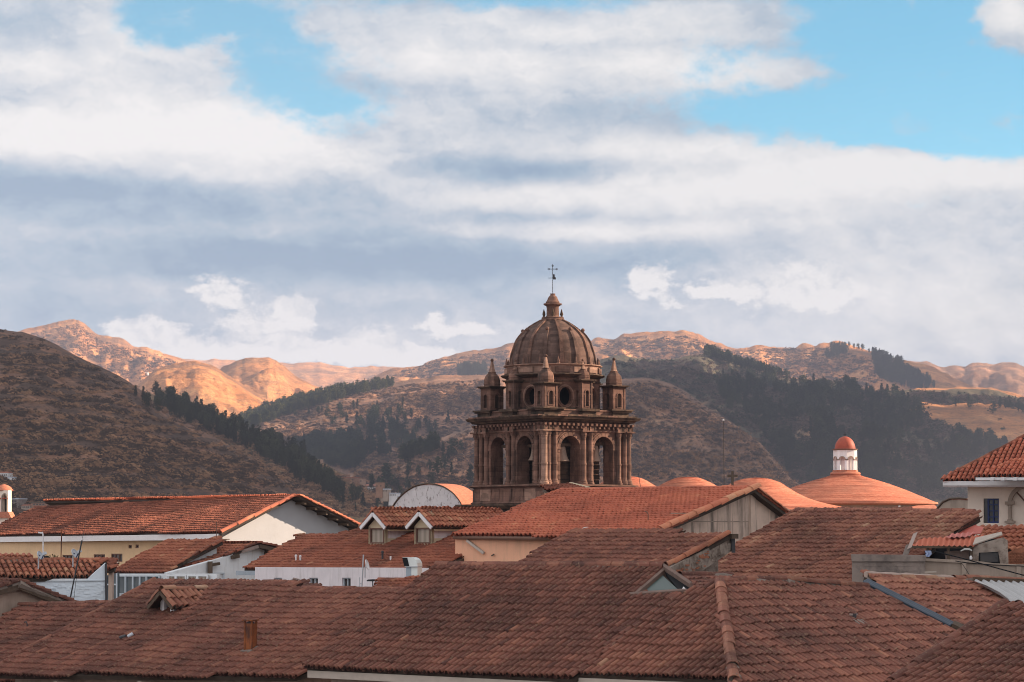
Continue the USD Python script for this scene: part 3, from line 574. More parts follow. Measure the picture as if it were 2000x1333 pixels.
def house(name, label): return thing(name, label, 'house')

# centre house with the triangular skylight
hA = house('tiled_house', 'old house with long mottled brown tile slope left of the triangular skylight')
pA = gabled(855, 1108, 64, 37.7, 25.3)
outA = [(855, 1108), (1298, 1109), (1290, 1120), (1234, 1166), (1324, 1166), (1118, 1326), (600, 1302)]
rA = tiled(hA, 'roof', pA, outA, 'tile_old', 11, w=.152, L=.33, mean=.43)
a3, b3 = pA.to3(pA.uv([(852, 1108)]))[0], pA.to3(pA.uv([(1296, 1109)]))[0]
caps(rA, a3 + Z * .02, b3 + Z * .02, 'tile_old', 12, mean=.40, r=.12)
body(hA, pA, outA, 'pink_plaster', inset=.38, drop=.14)
e0, e1_ = pA.to3(pA.uv([(602, 1302), (1110, 1325)]))
part(hA, 'fascia', bar(e0 - Z * .17, e1_ - Z * .17, .05, .16), 'pale_timber')
bkA = Plane(pA.O, pA.U, (E2(217.7) * math.cos(math.radians(25)) - Z * math.sin(math.radians(25)))); bkA.N = unit(E2(217.7) * math.sin(math.radians(25)) + Z * math.cos(math.radians(25)))
tiled(hA, 'roof', bkA, sbox(0, 0.05, 6.4, 4.2), 'tile_old', 13, n_single=0, mean=.42)

# hipped house right of it
hB = house('tiled_house', 'hipped old tile house, big rounded caps running down its hip to the bottom')
pB = pA; hip0, hip1 = pA.to3(pA.uv([(1405, 1140), (1433, 1328)]))
outB = [(1322, 1165), (1405, 1140), (1409, 1180), (1418, 1250), (1433, 1328), (1122, 1316)]
rB = tiled(hB, 'roof', pB, outB, 'tile_old', 21, w=.152, L=.33, mean=.44)
pF = three(hip0, hip0 + E1(-42), hip1)
outF = [(1405, 1140), (1470, 1135), (1532, 1136), (1600, 1142), (1690, 1148), (1780, 1195), (1872, 1243), (1890, 1262), (1900, 1345), (1436, 1345), (1418, 1250), (1409, 1180)]
rF = tiled(hB, 'roof', pF, outF, 'tile_old', 22, w=.152, L=.33, mean=.46, waver=.05)
h0, h1 = pB.to3(pB.uv([(1405, 1139)]))[0], pB.to3(pB.uv([(1433, 1328)]))[0]
caps(rB, h0 + Z * .03, h1 + Z * .03, 'tile_old', 23, r=.125, step=.27, mean=.66)
tq = pF.to3(pF.uv([(1408, 1139), (1470, 1135), (1532, 1136), (1600, 1142), (1688, 1148)]), .02)
for i in range(4): caps(rF, tq[i], tq[i + 1], 'tile_old', 24 + i, r=.10, mean=.55)
body(hB, pB, outB, 'cream', inset=.34, drop=.14); body(hB, pF, outF, 'cream', inset=.36, drop=.14)
e0, e1_ = pB.to3(pB.uv([(1124, 1316), (1433, 1328)]))
part(hB, 'fascia', bar(e0 - Z * .17, e1_ - Z * .17, .06, .17), 'pale_timber')
pF2 = gabled(1330, 1127, 62.5, -48, 15)                                  # small slope behind the skylight
r2 = tiled(hB, 'roof', pF2, [(1326, 1127), (1424, 1127), (1412, 1137), (1352, 1156)], 'tile_old', 28, w=.152, n_single=0, mean=.34)
q0, q1 = pF2.to3(pF2.uv([(1326, 1127), (1424, 1128)]), .03); caps(r2, q0, q1, 'tile_old', 29, r=.10, mean=.34)

# skylight: a glazed triangle let into the slope, with raised edges
sk = thing('skylight', 'dark triangular glazed skylight let into the brown tile roof between two houses', 'skylight')
part(sk, 'pane', pA.slab([(1294, 1124), (1252, 1161), (1330, 1157)], -.03, .0), 'skylight_glass')
part(sk, 'frame', [pA.slab([(1230, 1168), (1239, 1160), (1299, 1111), (1300, 1117), (1249, 1160), (1239, 1168)], -.10, .06), pA.slab([(1230, 1164), (1342, 1157), (1344, 1160), (1234, 1168)], -.09, .09)], 'rim')
part(sk, 'side_wall', pA.slab([(1299, 1118), (1346, 1149), (1343, 1158), (1329, 1158)], -.10, .015), 'black')  # flush black strip painting the shadow under the raised edge
part(sk, 'bargeboard', pA.slab([(1299, 1111), (1354, 1148), (1350, 1152), (1298, 1117)], -.05, .14), 'rim')
part(sk, 'cheek', pA.slab([(1336, 1150), (1342, 1156), (1338, 1158), (1333, 1155)], .0, .05), 'white_paint')

# left foreground house
hC = house('tiled_house', 'low old house carrying the rusty square flue and little dormer on its roof')
pC = gabled(830, 1152, 67, 40, 22)
outC = [(304, 1137), (574, 1139), (590, 1150), (700, 1151), (838, 1150), (860, 1120), (640, 1300), (576, 1322), (0, 1318), (-90, 1318), (-90, 1352), (-50, 1330)]
outC = [(304, 1137), (574, 1139), (590, 1150), (838, 1150), (830, 1200), (640, 1305), (576, 1321), (-40, 1317), (0, 1302)]
rC = tiled(hC, 'roof', pC, outC, 'tile_old', 31, w=.152, L=.33, mean=.47)
q = pC.to3(pC.uv([(304, 1137), (574, 1139), (590, 1150), (838, 1152)]), -.02)
caps(rC, q[0], q[1], 'tile_old', 32, r=.085, mean=.42); caps(rC, q[2], q[3], 'tile_old', 33, r=.085, mean=.46)
v0, v1 = pC.to3(pC.uv([(304, 1136), (0, 1302)]), .02); caps(rC, v0, v1, 'tile_old', 34, r=.095, mean=.56, name='verge_tile')
body(hC, pC, outC, 'pink_plaster', inset=.5, drop=.14)
for xx in (205, 610 / 2 + 25):
    w0 = pC.to3(pC.uv([(xx - 105 if xx < 300 else xx - 60, 1326)]))[0]
for xx in (108, 272):
    w0 = pC.to3(pC.uv([(xx, 1321)]))[0]; part(hC, 'beam_end', bar(w0 - Z * .2, w0 - Z * .2 - E2(40) * .9, .14, .16), 'pale_timber')

# far-left lower roof and pink gable
hD = house('tiled_house', 'dark brown tile roof in the lower left corner below the pink gable wall')
pD = gabled(206, 1182, 75.5, 40, 21)
outD = [(38, 1186), (245, 1181), (245, 1230), (40, 1330), (-70, 1330), (-70, 1262), (0, 1212)]
rD = tiled(hD, 'roof', pD, outD, 'tile_old', 41, w=.155, L=.33, mean=.40)
q = pD.to3(pD.uv([(38, 1186), (245, 1181)]), .03); caps(rD, q[0], q[1], 'tile_old', 42, r=.10, mean=.34)
body(hD, pD, outD, 'pink_plaster', inset=.3)
hE = house('gabled_house', 'stained pink plaster gable end at the left edge with mossy tiles along its verge')
pE = upright(30, 1140, 77.5, -50)
part(hE, 'wall', pE.slab([(-90, 1350), (-90, 1176), (-20, 1156), (30, 1141), (150, 1187), (150, 1350)], -.3, 0), 'pink_plaster')
dirv = unit(pE.to3(pE.uv([(142, 1183)]))[0] - pE.to3(pE.uv([(30, 1138)]))[0])
for k, (s0, s1) in enumerate((((30, 1137), (146, 1184)), ((30, 1137), (-60, 1164)))):
    a, b = pE.to3(pE.uv([s0, s1]), .0); bk = -pE.N * 6.0; out = pE.N * .16
    v = np.array([a + out, b + out, b + bk, a + bk]); ru = unit(bk); pl = Plane(a, ru, b - a); pl.N = pl.N if pl.N[2] > 0 else -pl.N
    L0 = np.linalg.norm(b - a); r = tiled(hE, 'roof', pl, sbox(-.16, 0, 6.0, L0), 'tile_old', 45 + k, w=.2, n_single=0, mean=.36)
    caps(r, a + out * .7, b + out * .7, 'tile_old', 47 + k, r=.11, mean=.36, step=.4, name='verge_tile')
    part(hE, 'bargeboard', bar(a + out - Z * .14, b + out - Z * .14, .06, .14), 'timber')

# bottom right corner roof
hG = house('tiled_house', 'nearest roof, large dark tiles sloping up out of the bottom right corner')
pG = gabled(1960, 1183, 48, 42, 19)
outG = [(1962, 1183), (2080, 1184), (2080, 1420), (1690, 1400), (1748, 1332)]
rG = tiled(hG, 'roof', pG, outG, 'tile_old', 51, w=.155, L=.33, mean=.38)
v0, v1 = pG.to3(pG.uv([(1964, 1183), (1746, 1334)]), .03); caps(rG, v0, v1, 'tile_old', 52, r=.10, mean=.30, name='verge_tile')
body(hG, pG, outG, 'pink_plaster', inset=.4)

# right roof behind the metal gutter
hH = house('tiled_house', 'tile roof at the right with a pale mortared ridge, just past the blue-grey gutter')
pH = gabled(1690, 1127, 62.6, -42, 24)
outH = [(1690, 1127), (1860, 1135), (2070, 1144), (2070, 1300), (1960, 1300), (1885, 1246)]
rH = tiled(hH, 'roof', pH, outH, 'tile_old', 61, w=.152, L=.33, mean=.50, waver=.05)
q = pH.to3(pH.uv([(1690, 1127), (1860, 1135), (2070, 1144)]), .04)
part(hH, 'mortar_ridge', tube(np.linspace(q[0], q[1], 14) + Z * .02, .075 + .012 * np.sin(np.arange(14) * 2.3), 8), 'pale_mortar', smooth=50); caps(rH, q[0] - Z * .05, q[1] - Z * .05, 'tile_old', 62, r=.12, mean=.80); caps(rH, q[1], q[2], 'tile_old', 63, r=.12, mean=.64)
body(hH, pH, outH, 'tan_render', inset=.3)
sh = thing('roof_sheet', 'pale corrugated translucent sheet let into the tile roof at the right edge', 'roofing sheet')
qs = pH.uv([(1895, 1149), (2070, 1156), (2070, 1215), (1962, 1184)]); 
su0, su1 = qs[:, 0].min(), qs[:, 0].max()
def corrugated(pl, poly, pitch, amp, h):
    u0, v0, u1, v1 = poly.bounds; out = []
    for k in range(int((u1 - u0) / pitch * 6) + 1):
        a, b = u0 + k * pitch / 6, u0 + (k + 1) * pitch / 6
        s = poly.intersection(sbox(a, v0, b, v1))
        if s.is_empty or s.geom_type != 'Polygon': continue
        bb = s.bounds; ha, hb = amp * math.sin(2 * math.pi * k / 6), amp * math.sin(2 * math.pi * (k + 1) / 6)
        ca = s.intersection(LineString([(bb[0] + 1e-4, v0 - 1), (bb[0] + 1e-4, v1 + 1)])).bounds; cb = s.intersection(LineString([(bb[2] - 1e-4, v0 - 1), (bb[2] - 1e-4, v1 + 1)])).bounds
        if len(ca) < 4 or len(cb) < 4 or ca[0] != ca[0] or cb[0] != cb[0]: continue
        out.append((pl.to3([(bb[0], ca[1]), (bb[2], cb[1]), (bb[2], cb[3]), (bb[0], ca[3])], [h + ha, h + hb, h + hb, h + ha]), np.array([[0, 1, 2, 3]])))
    return cat_mesh(out)
part(sh, 'sheet', corrugated(pH, Polygon(qs), .26, .055, .20), 'clear_sheet')
part(sh, 'edge_strip', bar(*pH.to3(qs[:2], .24), .05, .09), 'timber')

gt = thing('valley_gutter', 'blue-grey double metal gutter running down the joint between two tile roofs at right', 'gutter')
g0, g1, g2 = pF.to3(pF.uv([(1688, 1140), (1858, 1226), (1890, 1240)]), .07)
sd = unit(np.cross(g1 - g0, pF.N))
for k in (-.10, .0, .10): part(gt, 'channel', tube([g0 + sd * k, g1 + sd * k], .046, 8), 'blue_gutter')
part(gt, 'bed', bar(g0 - pF.N * .06, g1 - pF.N * .06, .30, .05, up=pF.N), 'blue_gutter')
part(gt, 'end_trough', bar(g1, g2, .28, .14, up=pF.N), 'timber')
0 and part(gt, 'clip', bar(g0 + (g1 - g0) * .68 - sd * .22 + pF.N * .07, g0 + (g1 - g0) * .68 + sd * .22 + pF.N * .07, .04, .02, up=pF.N), 'zinc')

# ------------------------------------------------------------------ the middle rows
hI = house('tiled_house', 'big brown tile slope at right between the weathered concrete gable and the grey block wall')
pI = gabled(1555, 1000, 80, 45, 20.4)
outI = [(1555, 1000), (1894, 1001), (1912, 1012), (1850, 1050), (1800, 1090), (1700, 1140), (1640, 1140), (1450, 1137), (1380, 1139), (1340, 1126)]
rI = tiled(hI, 'roof', pI, outI, 'tile_old', 71, w=.165, L=.33, mean=.60, spread=.12)
q = pI.to3(pI.uv([(1555, 1000), (1900, 1002)]), .02); caps(rI, q[0], q[1], 'tile_old', 72, r=.10, mean=.55)
body(hI, pI, outI, 'tan_render', inset=.35)

hJ = house('tiled_house', 'small mottled tile roof with orange verge tiles over a crumbling rubble gable')
pJ = gabled(1120, 1040, 76, 42, 20)
outJ = [(1120, 1040), (1426, 1044), (1296, 1113), (1280, 1122), (985, 1118)]
rJ = tiled(hJ, 'roof', pJ, outJ, 'tile_old', 81, w=.16, L=.33, mean=.52, spread=.12)
v0, v1 = pJ.to3(pJ.uv([(1424, 1045), (1296, 1112)]), .03); caps(rJ, v0, v1, 'tile_mid', 82, r=.10, step=.42, mean=.80, mortar=False, name='verge_tile')
body(hJ, pJ, outJ, 'rubble', inset=.25)
pJg = Plane(v0 - pJ.U * .06 - Z * .1, E2(42), -Z); pJg.N = pJ.U.copy()
r_ = np.random.default_rng(5)
pg = pJg.poly([(1427, 1049), (1432, 1052), (1430, 1076), (1350, 1130), (1306, 1128), (1297, 1115)])
part(hJ, 'gable_wall', pJg.slab(pg, -.25, .0), 'rubble')
u0, v0, u1, v1 = pg.bounds
for k in range(260):
    c = (r_.uniform(u0, u1), r_.uniform(v0, v1)); s = r_.uniform(.03, .08)
    if pg.buffer(-.08).contains(Point(c)):
        red = c[0] > u0 + (u1 - u0) * .35 and r_.random() < .55
        b_ = obox(pJg.to3([c], .0)[0], pJg.U, pJg.V, pJg.N, s * (1.3 if red else 1), s * (.45 if red else .7), r_.uniform(.01, .035))
        part(hJ, 'brick' if red else 'stone', b_, 'red_brick' if red else 'rubble')
part(hJ, 'post', bar(*pJg.to3(pJg.uv([(1428, 1046), (1429, 1080)]), .06), .10), 'dark_iron')
part(hJ, 'beam_end', bar(*pJg.to3(pJg.uv([(1421, 1048), (1434, 1048)]), .10), .09, .13), 'timber')

# orange roof in front of the tower
hK = house('tiled_house', 'bright orange tile roof in front of the stone tower, peach wall under its eave')
pK = gabled(1100, 960, 105, 37.7, 14.3)
outK = [(1100, 958), (1476, 954), (1290, 1039), (1270, 1052), (888, 1046)]
rK = tiled(hK, 'roof', pK, outK, 'tile_new', 91, w=.20, L=.33, mean=.52, spread=.07, waver=.03)
ka, kb = pK.to3(pK.uv([(1096, 958), (1474, 954)]), .02); caps(rK, ka, kb, 'tile_new', 92, r=.085, mean=.4, mortar=False)
v0, v1 = pK.to3(pK.uv([(1482, 953), (1292, 1036)]), .04); caps(rK, v0, v1, 'tile_new', 93, r=.16, step=.50, mean=.80, mortar=False, name='verge_tile')
v2, v3 = pK.to3(pK.uv([(1100, 958), (888, 1046)]), .0); caps(rK, v2, v3, 'tile_mid', 94, r=.09, step=.45, mean=.42, mortar=False, name='verge_tile')
Nf = E2(37.7); S_ = math.radians(14.3)
pKb = Plane(pK.O, pK.U, -Nf * math.cos(S_ * 1.5) - Z * math.sin(S_ * 1.5)); pKb.N = unit(np.cross(pKb.U, pKb.V)); pKb.N = pKb.N if pKb.N[2] > 0 else -pKb.N
uk = (kb - pK.O) @ pK.U
rKb = tiled(hK, 'roof', pKb, sbox(0, .03, uk, 5.6), 'tile_new', 95, n_single=0, mean=.5)
kc = pKb.to3([(uk, 5.6)])[0]
caps(rKb, kb + Z * .02, kc + Z * .02, 'tile_mid', 96, r=.10, mean=.62, mortar=False, name='verge_tile')
pk = pK.poly(outK); body(hK, pK, pk.intersection(sbox(pk.bounds[0], pk.bounds[1], uk - .35, pk.bounds[3] - .45)), 'peach', drop=.13)
# concrete gable, with the pilaster strip and slabs of weathered panels
ge = Plane(kb - pK.U * .30, Nf, -Z); ge.N = pK.U.copy()
gsh = [ge.uv([(1474, 957)])[0], ge.uv([(1300, 1036)])[0], ge.uv([(1300, 1100)])[0], ge.uv([(1560, 1100)])[0], ge.uv([(1556, 1004)])[0]]
part(hK, 'gable_wall', ge.slab(Polygon(gsh), -.3, 0), 'raw_concrete')
part(hK, 'pilaster', ge.slab([(1464, 962), (1474, 961), (1474, 1062), (1464, 1062)], .0, .05), 'raw_concrete')
for px4 in ((1310, 1002, 1380, 1004), (1340, 1018, 1462, 1020)): part(hK, 'joint_line', ge.slab([(px4[0], px4[1]), (px4[2], px4[1]), (px4[2], px4[3]), (px4[0], px4[3])], .0, .012), 'tan_render')
pw = Plane(pK.to3([(0, pk.bounds[3] - .45)])[0], pK.U, -Z); pw.N = Nf
part(hK, 'gutter', tube(pK.to3(pK.uv([(886, 1047), (1270, 1052)]), -.06), .07, 8), 'brown_frame')
part(hK, 'drain_pipe', bar(*pw.to3(pw.uv([(914, 1056), (947, 1081)]), .05), .09), 'pale_timber')
part(hK, 'hook', bar(*pw.to3(pw.uv([(961, 1086), (966, 1083)]), .03), .04), 'timber')

# little lean-to roof before the tower foot
lt = thing('porch_roof', 'small lean-to tile roof with yellow verge at the foot of the stone tower', 'roof')
pT1 = gabled(1110, 950, 112, 40, 8)
part(lt, 'wall', upright(1090, 965, 112.5, 40).slab([(1068, 955), (1130, 958), (1150, 990), (1066, 1000)], -.6, -.05), 'peach')
tiled(lt, 'roof', pT1, [(1062, 953), (1115, 949), (1152, 959), (1075, 960)], 'tile_mid', 98, n_single=0, mean=.3)
part(lt, 'verge_board', bar(*pT1.to3(pT1.uv([(1114, 949), (1152, 959)]), .1), .10), 'cream')
part(lt, 'eave_board', bar(*pT1.to3(pT1.uv([(1062, 954), (1080, 960)]), -.1), .12), 'timber')
# ------------------------------------------------------------------ house with two dormers
hL = house('tiled_house', 'reddish tile roof with two white-boarded dormers, long zinc gutter and white wall below')
pL = gabled(620, 1048, 108, 42, 18.2)
outL = [(478, 1112), (560, 1064), (598, 1049), (660, 1046), (700, 1037), (722, 1029), (790, 1014), (935, 1012), (915, 1083), (846, 1112)]
rL = tiled(hL, 'roof', pL, outL, 'tile_mid', 101, w=.17, L=.32, mean=.50, spread=.09, waver=.03)
a, b = pL.to3(pL.uv([(480, 1111), (598, 1049)]), .0); caps(rL, a, b, 'tile_mid', 102, r=.085, mean=.35, mortar=False, name='verge_tile')
gL = E2(42)
ea, eb = pL.to3(pL.uv([(466, 1113), (852, 1114)]))
part(hL, 'gutter', bar(ea - Z * .13 + gL * .06, eb - Z * .13 + gL * .06, .16, .17), 'zinc')
for k in range(11): c = ea + (eb - ea) * (k + .5) / 11 - Z * .13 + gL * .15; part(hL, 'gutter_bracket', bar(c - Z * .085, c + Z * .085, .03), 'grey_frame')
wL = upright(600, 1120, (ea[1] + eb[1]) / 2 + .35, 42)
wins = [(604, 1129, 621, 1143), (668, 1129, 685, 1149), (535, 1129, 551, 1134), (736, 1129, 764, 1134), (820, 1127, 828, 1134)]
holes = [Polygon(wL.uv([(l, t), (r, t), (r, b_), (l, b_)])) for l, t, r, b_ in wins]
part(hL, 'wall', wL.slab(wL.poly([(498, 1108), (856, 1110), (862, 1200), (498, 1200)]).difference(shapely.union_all(holes)), -.25, 0), 'grey_pink_wall')
for q in wins: window(hL, wL, q, 'grey_frame', 'dark_pane', t=.04, deep=.14, cols=2 if q[3] - q[1] > 10 else 1)
body(hL, pL, pL.poly(outL).buffer(-.5), 'tan_render', drop=.25)
va, vb = pL.to3(pL.uv([(848, 1112), (917, 1083)]), -.12); part(hL, 'bargeboard', bar(va, vb, .10, .14), 'timber')
def dormer(px, py, label, ln, hw=.46, ov=.22, wall_h=.76, rise=.56, front=.20):
    base = pL.to3(pL.uv([(px, py)]))[0] + Z * .02; ax, sd = -E2(42), E1(42)
    t = thing('dormer', label, 'dormer', 'dormers on the reddish roof', base)
    fp = Plane(base, sd, -Z); fp.N = -ax
    wr = sbox(-hw + .09, -wall_h + .06, hw - .06, -.10)
    part(t, 'front_wall', fp.slab(Polygon([(-hw, .25), (-hw, -wall_h), (0, -wall_h - rise * hw / (hw + ov)), (hw, -wall_h), (hw, .25)]).difference(wr), -.12, 0), 'cream')
    q = [wr.bounds[0], wr.bounds[1], wr.bounds[2], wr.bounds[3]]
    f = part(t, 'window', fp.slab(wr.difference(sbox(q[0] + .05, q[1] + .05, q[2] - .05, q[3] - .05)), -.09, .02), 'brown_frame'); part(f, 'pane', fp.slab(wr, -.10, -.05), 'curtain_pane')
    sp = Plane(base + sd * hw, ax, -Z); sp.N = sd
    hole = sbox(.14, -wall_h + .08, min(1.25, ln * .5), -.30); hole2 = sbox(min(1.25, ln * .5) + .2, -wall_h + .08, min(2.4, ln * .8), -.3)
    part(t, 'side_wall', sp.slab(sbox(0, -wall_h, ln, .6).difference(hole).difference(hole2), -.1, 0), 'cream')
    for h_ in (hole, hole2): part(t, 'side_panel', sp.slab(h_, -.08, -.03), 'grey_pink_wall')
    sp2 = Plane(base - sd * hw, ax, -Z); sp2.N = -sd; part(t, 'side_wall', sp2.slab(sbox(0, -wall_h, ln, .6), -.1, 0), 'cream')
    apex = base + Z * (wall_h + rise) - ax * front
    for sg in (1, -1):
        low = apex + sd * sg * (hw + ov) - Z * rise
        pl = Plane(apex, ax, low - apex); pl.N = pl.N if pl.N[2] > 0 else -pl.N; sl = np.linalg.norm(low - apex)
        r = tiled(t, 'roof', pl, sbox(.04, 0.02, ln + front, sl + .06), 'tile_mid', 111 + sg, w=.20, L=.27, n_single=60 if sg > 0 else 0, mean=.60, deck=.08)
        part(t, 'bargeboard', bar(apex - Z * .07 - ax * .03, low - Z * .07 - ax * .03, .06, .13), 'white_paint')
        if sg > 0:
            part(t, 'eave_board', bar(low + ax * .2 - Z * .12 - sd * .06, low + ax * ln - Z * .12 - sd * .06, .06, .10), 'cream')
            caps(r, apex + ax * .1 + Z * .02, apex + ax * (ln + front) + Z * .02, 'tile_mid', 114, r=.08, mean=.4)
    return t
dormer(736, 1068, 'left one of two tiled dormers with white bargeboards and a curtained window', 3.1)
dormer(826, 1068, 'right one of two tiled dormers, its ridge running back to the orange roof', 4.4)
sg_ = thing('gable_end', 'small white-edged tile gable rising behind the left end of the dormer house roof', 'roof')
pZ = gabled(582, 1047, 112, 42, 18); tiled(sg_, 'roof', pZ, [(583, 1046), (640, 1047), (628, 1062), (598, 1064)], 'tile_mid', 118, n_single=0, mean=.58)
pZg = upright(585, 1055, 111.8, 42); part(sg_, 'bargeboard', pZg.slab([(577, 1047), (584, 1045), (599, 1060), (594, 1064)], -.1, .05), 'white_paint'); part(sg_, 'wall', pZg.slab([(579, 1049), (592, 1064), (560, 1085), (545, 1078)], -.5, -.1), 'rubble')
b2 = thing('low_roof', 'strip of low tile roof tucked between the white wall and the foreground ridges', 'roof')
pQ = gabled(735, 1134, 88, 42, 18); rq = tiled(b2, 'roof', pQ, [(742, 1134), (850, 1135), (840, 1165), (735, 1165)], 'tile_mid', 121, w=.22, n_single=60, mean=.50); q = pQ.to3(pQ.uv([(740, 1134), (850, 1135)]), .02); caps(rq, q[0], q[1], 'tile_mid', 122, r=.07, mean=.4)
body(b2, pQ, [(742, 1134), (850, 1135), (840, 1165), (735, 1165)], 'pink_plaster', inset=.2)
b3_ = thing('low_roof', 'short old tile eave with a leaning pipe above the left foreground ridge', 'roof')
pQ = gabled(585, 1140, 80, 42, 22); tiled(b3_, 'roof', pQ, [(572, 1139), (590, 1141), (622, 1149), (560, 1160)], 'tile_old', 124, w=.2, n_single=0, mean=.35)
part(b3_, 'pipe', tube([at(583, 1150, 79), at(584, 1132, 79), at(572, 1130, 79)], .03), 'board')

# ------------------------------------------------------------------ long yellow building with the white gable
hM = house('long_building', 'long tile-roofed building with ochre wall, white eave board and big white gable end')
A3 = at(575, 970, 150); d = E1(48); rb = ray(70, 993)
Lm = (rb[0] * A3[1] - A3[0] * rb[1]) / (d[0] * rb[1] - d[1] * rb[0]); B3 = A3 + Lm * d; B3[2] = at(70, 993, B3[1])[2]
C3 = at(430, 1041, 146.6); pM = three(A3, B3, C3)
outM = [(575, 970), (450, 974), (320, 981), (200, 988), (70, 993), (-40, 1048), (0, 1047), (200, 1042), (432, 1041)]
rM = tiled(hM, 'roof', pM, outM, 'tile_mid', 131, w=.22, L=.30, mean=.42, spread=.10, waver=.05)  # duller tile colour stands in for weaker sun on this slope
q = pM.to3(pM.uv([(573, 970), (70, 993)]), .03); caps(rM, q[0], q[1], 'tile_mid', 132, r=.10, step=.5, mean=.3, mortar=False)
v0, v1 = pM.to3(pM.uv([(577, 970), (434, 1041)]), .05); caps(rM, v0, v1, 'tile_new', 133, r=.15, step=.55, mean=.62, mortar=False, name='verge_tile')
nM = E2(48)
ea, eb = pM.to3(pM.uv([(-20, 1047.5), (428, 1041)]))
part(hM, 'fascia', bar(ea - Z * .22 + nM * .02, eb - Z * .22 + nM * .02, .08, .32), 'white_paint')
part(hM, 'soffit', bar(ea - Z * .36 - nM * .35, eb - Z * .36 - nM * .35, .72, .05), 'timber')
wM = Plane(eb - nM * .65, E1(48), -Z); wM.N = nM
wins = [(122, 1084.5, 143, 1098), (183, 1083, 205, 1097), (217, 1082, 239, 1098), (251, 1065, 257.5, 1071.5), (264.5, 1064, 271, 1071), (277, 1081, 290, 1092)]
holes = [Polygon(wM.uv([(l, t), (r, t), (r, b_), (l, b_)])) for l, t, r, b_ in wins]
part(hM, 'wall', wM.slab(wM.poly([(-60, 1051), (439, 1046), (441, 1190), (-60, 1190)]).difference(shapely.union_all(holes)), -.3, 0), 'ochre')
for q in wins: window(hM, wM, q, 'brown_frame', 'dark_pane', t=.06, deep=.10, cols=3 if q[2] - q[0] > 15 else 1)
gM = Plane(A3 - E1(48) * .35, nM, -Z); gM.N = E1(48)
Wb = 5.6
# the far slope, with purlins showing under its overhang
pMb = Plane(A3, E1(48), at(693, 1034, 153.6) - A3 - ((at(693, 1034, 153.6) - A3) @ E1(48)) * E1(48)); pMb.N = pMb.N if pMb.N[2] > 0 else -pMb.N
wd = (at(693, 1034, 153.6) - A3) @ pMb.V
rMb = tiled(hM, 'roof', pMb, sbox(-26, .03, .55, wd), 'tile_new', 135, n_single=0, mean=.45)
caps(rMb, pMb.to3([(.55, 0)])[0], pMb.to3([(.55, wd)])[0], 'tile_mid', 136, r=.10, step=.55, mean=.62, mortar=False, name='verge_tile')
for k in range(6): c = pMb.to3([(.5, wd * (.10 + .16 * k))], -.20)[0]; part(hM, 'purlin', bar(c, c - E1(48) * 1.4, .14, .16), 'timber')
bl = pMb.to3([(-.35, wd - .3)], -.2)[0]; fl = pM.to3(pM.uv([(436, 1043)]), -.2)[0] - nM * .5
sh_ = Polygon([(0, .18), ((fl - gM.O) @ nM, -(fl - gM.O)[2]), ((fl - gM.O) @ nM, 10), ((bl - gM.O) @ nM, 10), ((bl - gM.O) @ nM, -(bl - gM.O)[2])])
part(hM, 'gable_wall', gM.slab(sh_, -.3, 0), 'dimmed_gable_plaster')

# ------------------------------------------------------------------ small white houses at left
hN = house('white_house', 'white house with red tile roof and a band of white framed windows under its eave')
pN = gabled(322, 1060, 120, 42, 25)
outN = [(322, 1060), (346, 1057), (430, 1055.5), (433, 1060), (356, 1097), (330, 1120), (221, 1120)]
rN = tiled(hN, 'roof', pN, outN, 'tile_mid', 141, w=.20, L=.30, mean=.58, spread=.08)
va, vb = pN.to3(pN.uv([(432, 1058), (355, 1097)]), -.08); part(hN, 'bargeboard', bar(va, vb, .16, .16), 'timber'); caps(rN, va + Z * .12, vb + Z * .12, 'tile_old', 143, r=.09, mean=.4, mortar=False, name='verge_tile')
body(hN, pN, pN.poly(outN).buffer(-.25), 'whitewash', drop=.15)
wN = upright(230, 1130, 117.0, 42)
part(hN, 'wall', wN.slab([(226, 1121), (420, 1121), (420, 1200), (226, 1200)], -.3, -.12), 'whitewash')
def winrow(xs, y0, y1, fr, pn, t=.07):
    for a_, b_ in zip(xs[:-1], xs[1:]): window(hN, wN, (a_, y0, b_, y1), fr, pn, t=t, deep=.02)
winrow([231, 246, 260.5, 274, 287, 301, 312], 1124.5, 1161, 'grey_frame', 'grey_pane', t=.05)
winrow([325, 344.5, 364.5], 1123, 1136, 'white_frame', 'curtain_pane', t=.07); winrow([367, 386.5, 407], 1123, 1136, 'white_frame', 'curtain_pane', t=.07)
sg2 = upright(211, 1150, 115.5, 42); part(hN, 'side_glazing', sg2.slab([(209, 1124), (230, 1119), (230, 1177), (207, 1177)], -.1, 0), 'grey_pane')
for q in ([(209, 1124), (208, 1177)], [(229, 1120), (229, 1177)], [(208, 1142), (229, 1142)], [(209, 1176), (229, 1176)], [(211, 1118), (232, 1100)]):
    part(hN, 'glazing_bar', bar(*sg2.to3(sg2.uv(q), .03), .06), 'grey_frame')
hN2 = house('white_house', 'low white gable house whose verge throws a slanting shade on its wall')
pN2 = gabled(503, 1064, 118, 42, 19)
outN2 = [(432, 1066.5), (503, 1064), (420, 1094), (326, 1119), (340, 1106), (425, 1083)]
rN2 = tiled(hN2, 'roof', pN2, outN2, 'tile_mid', 145, w=.2, L=.3, mean=.58)
va, vb = pN2.to3(pN2.uv([(504, 1065), (328, 1119)]), -.06); part(hN2, 'bargeboard', bar(va, vb, .12, .14), 'board'); caps(rN2, va + Z * .12, vb + Z * .12, 'tile_old', 146, r=.08, mean=.4, mortar=False, name='verge_tile')
gN = Plane(pN2.O - E1(42) * .35, E2(42), -Z); gN.N = E1(42)
part(hN2, 'gable_wall', gN.slab([(500, 1069), (541, 1087), (560, 1089), (560, 1190), (330, 1190), (330, 1119), (420, 1094)], -.3, 0), 'whitewash')
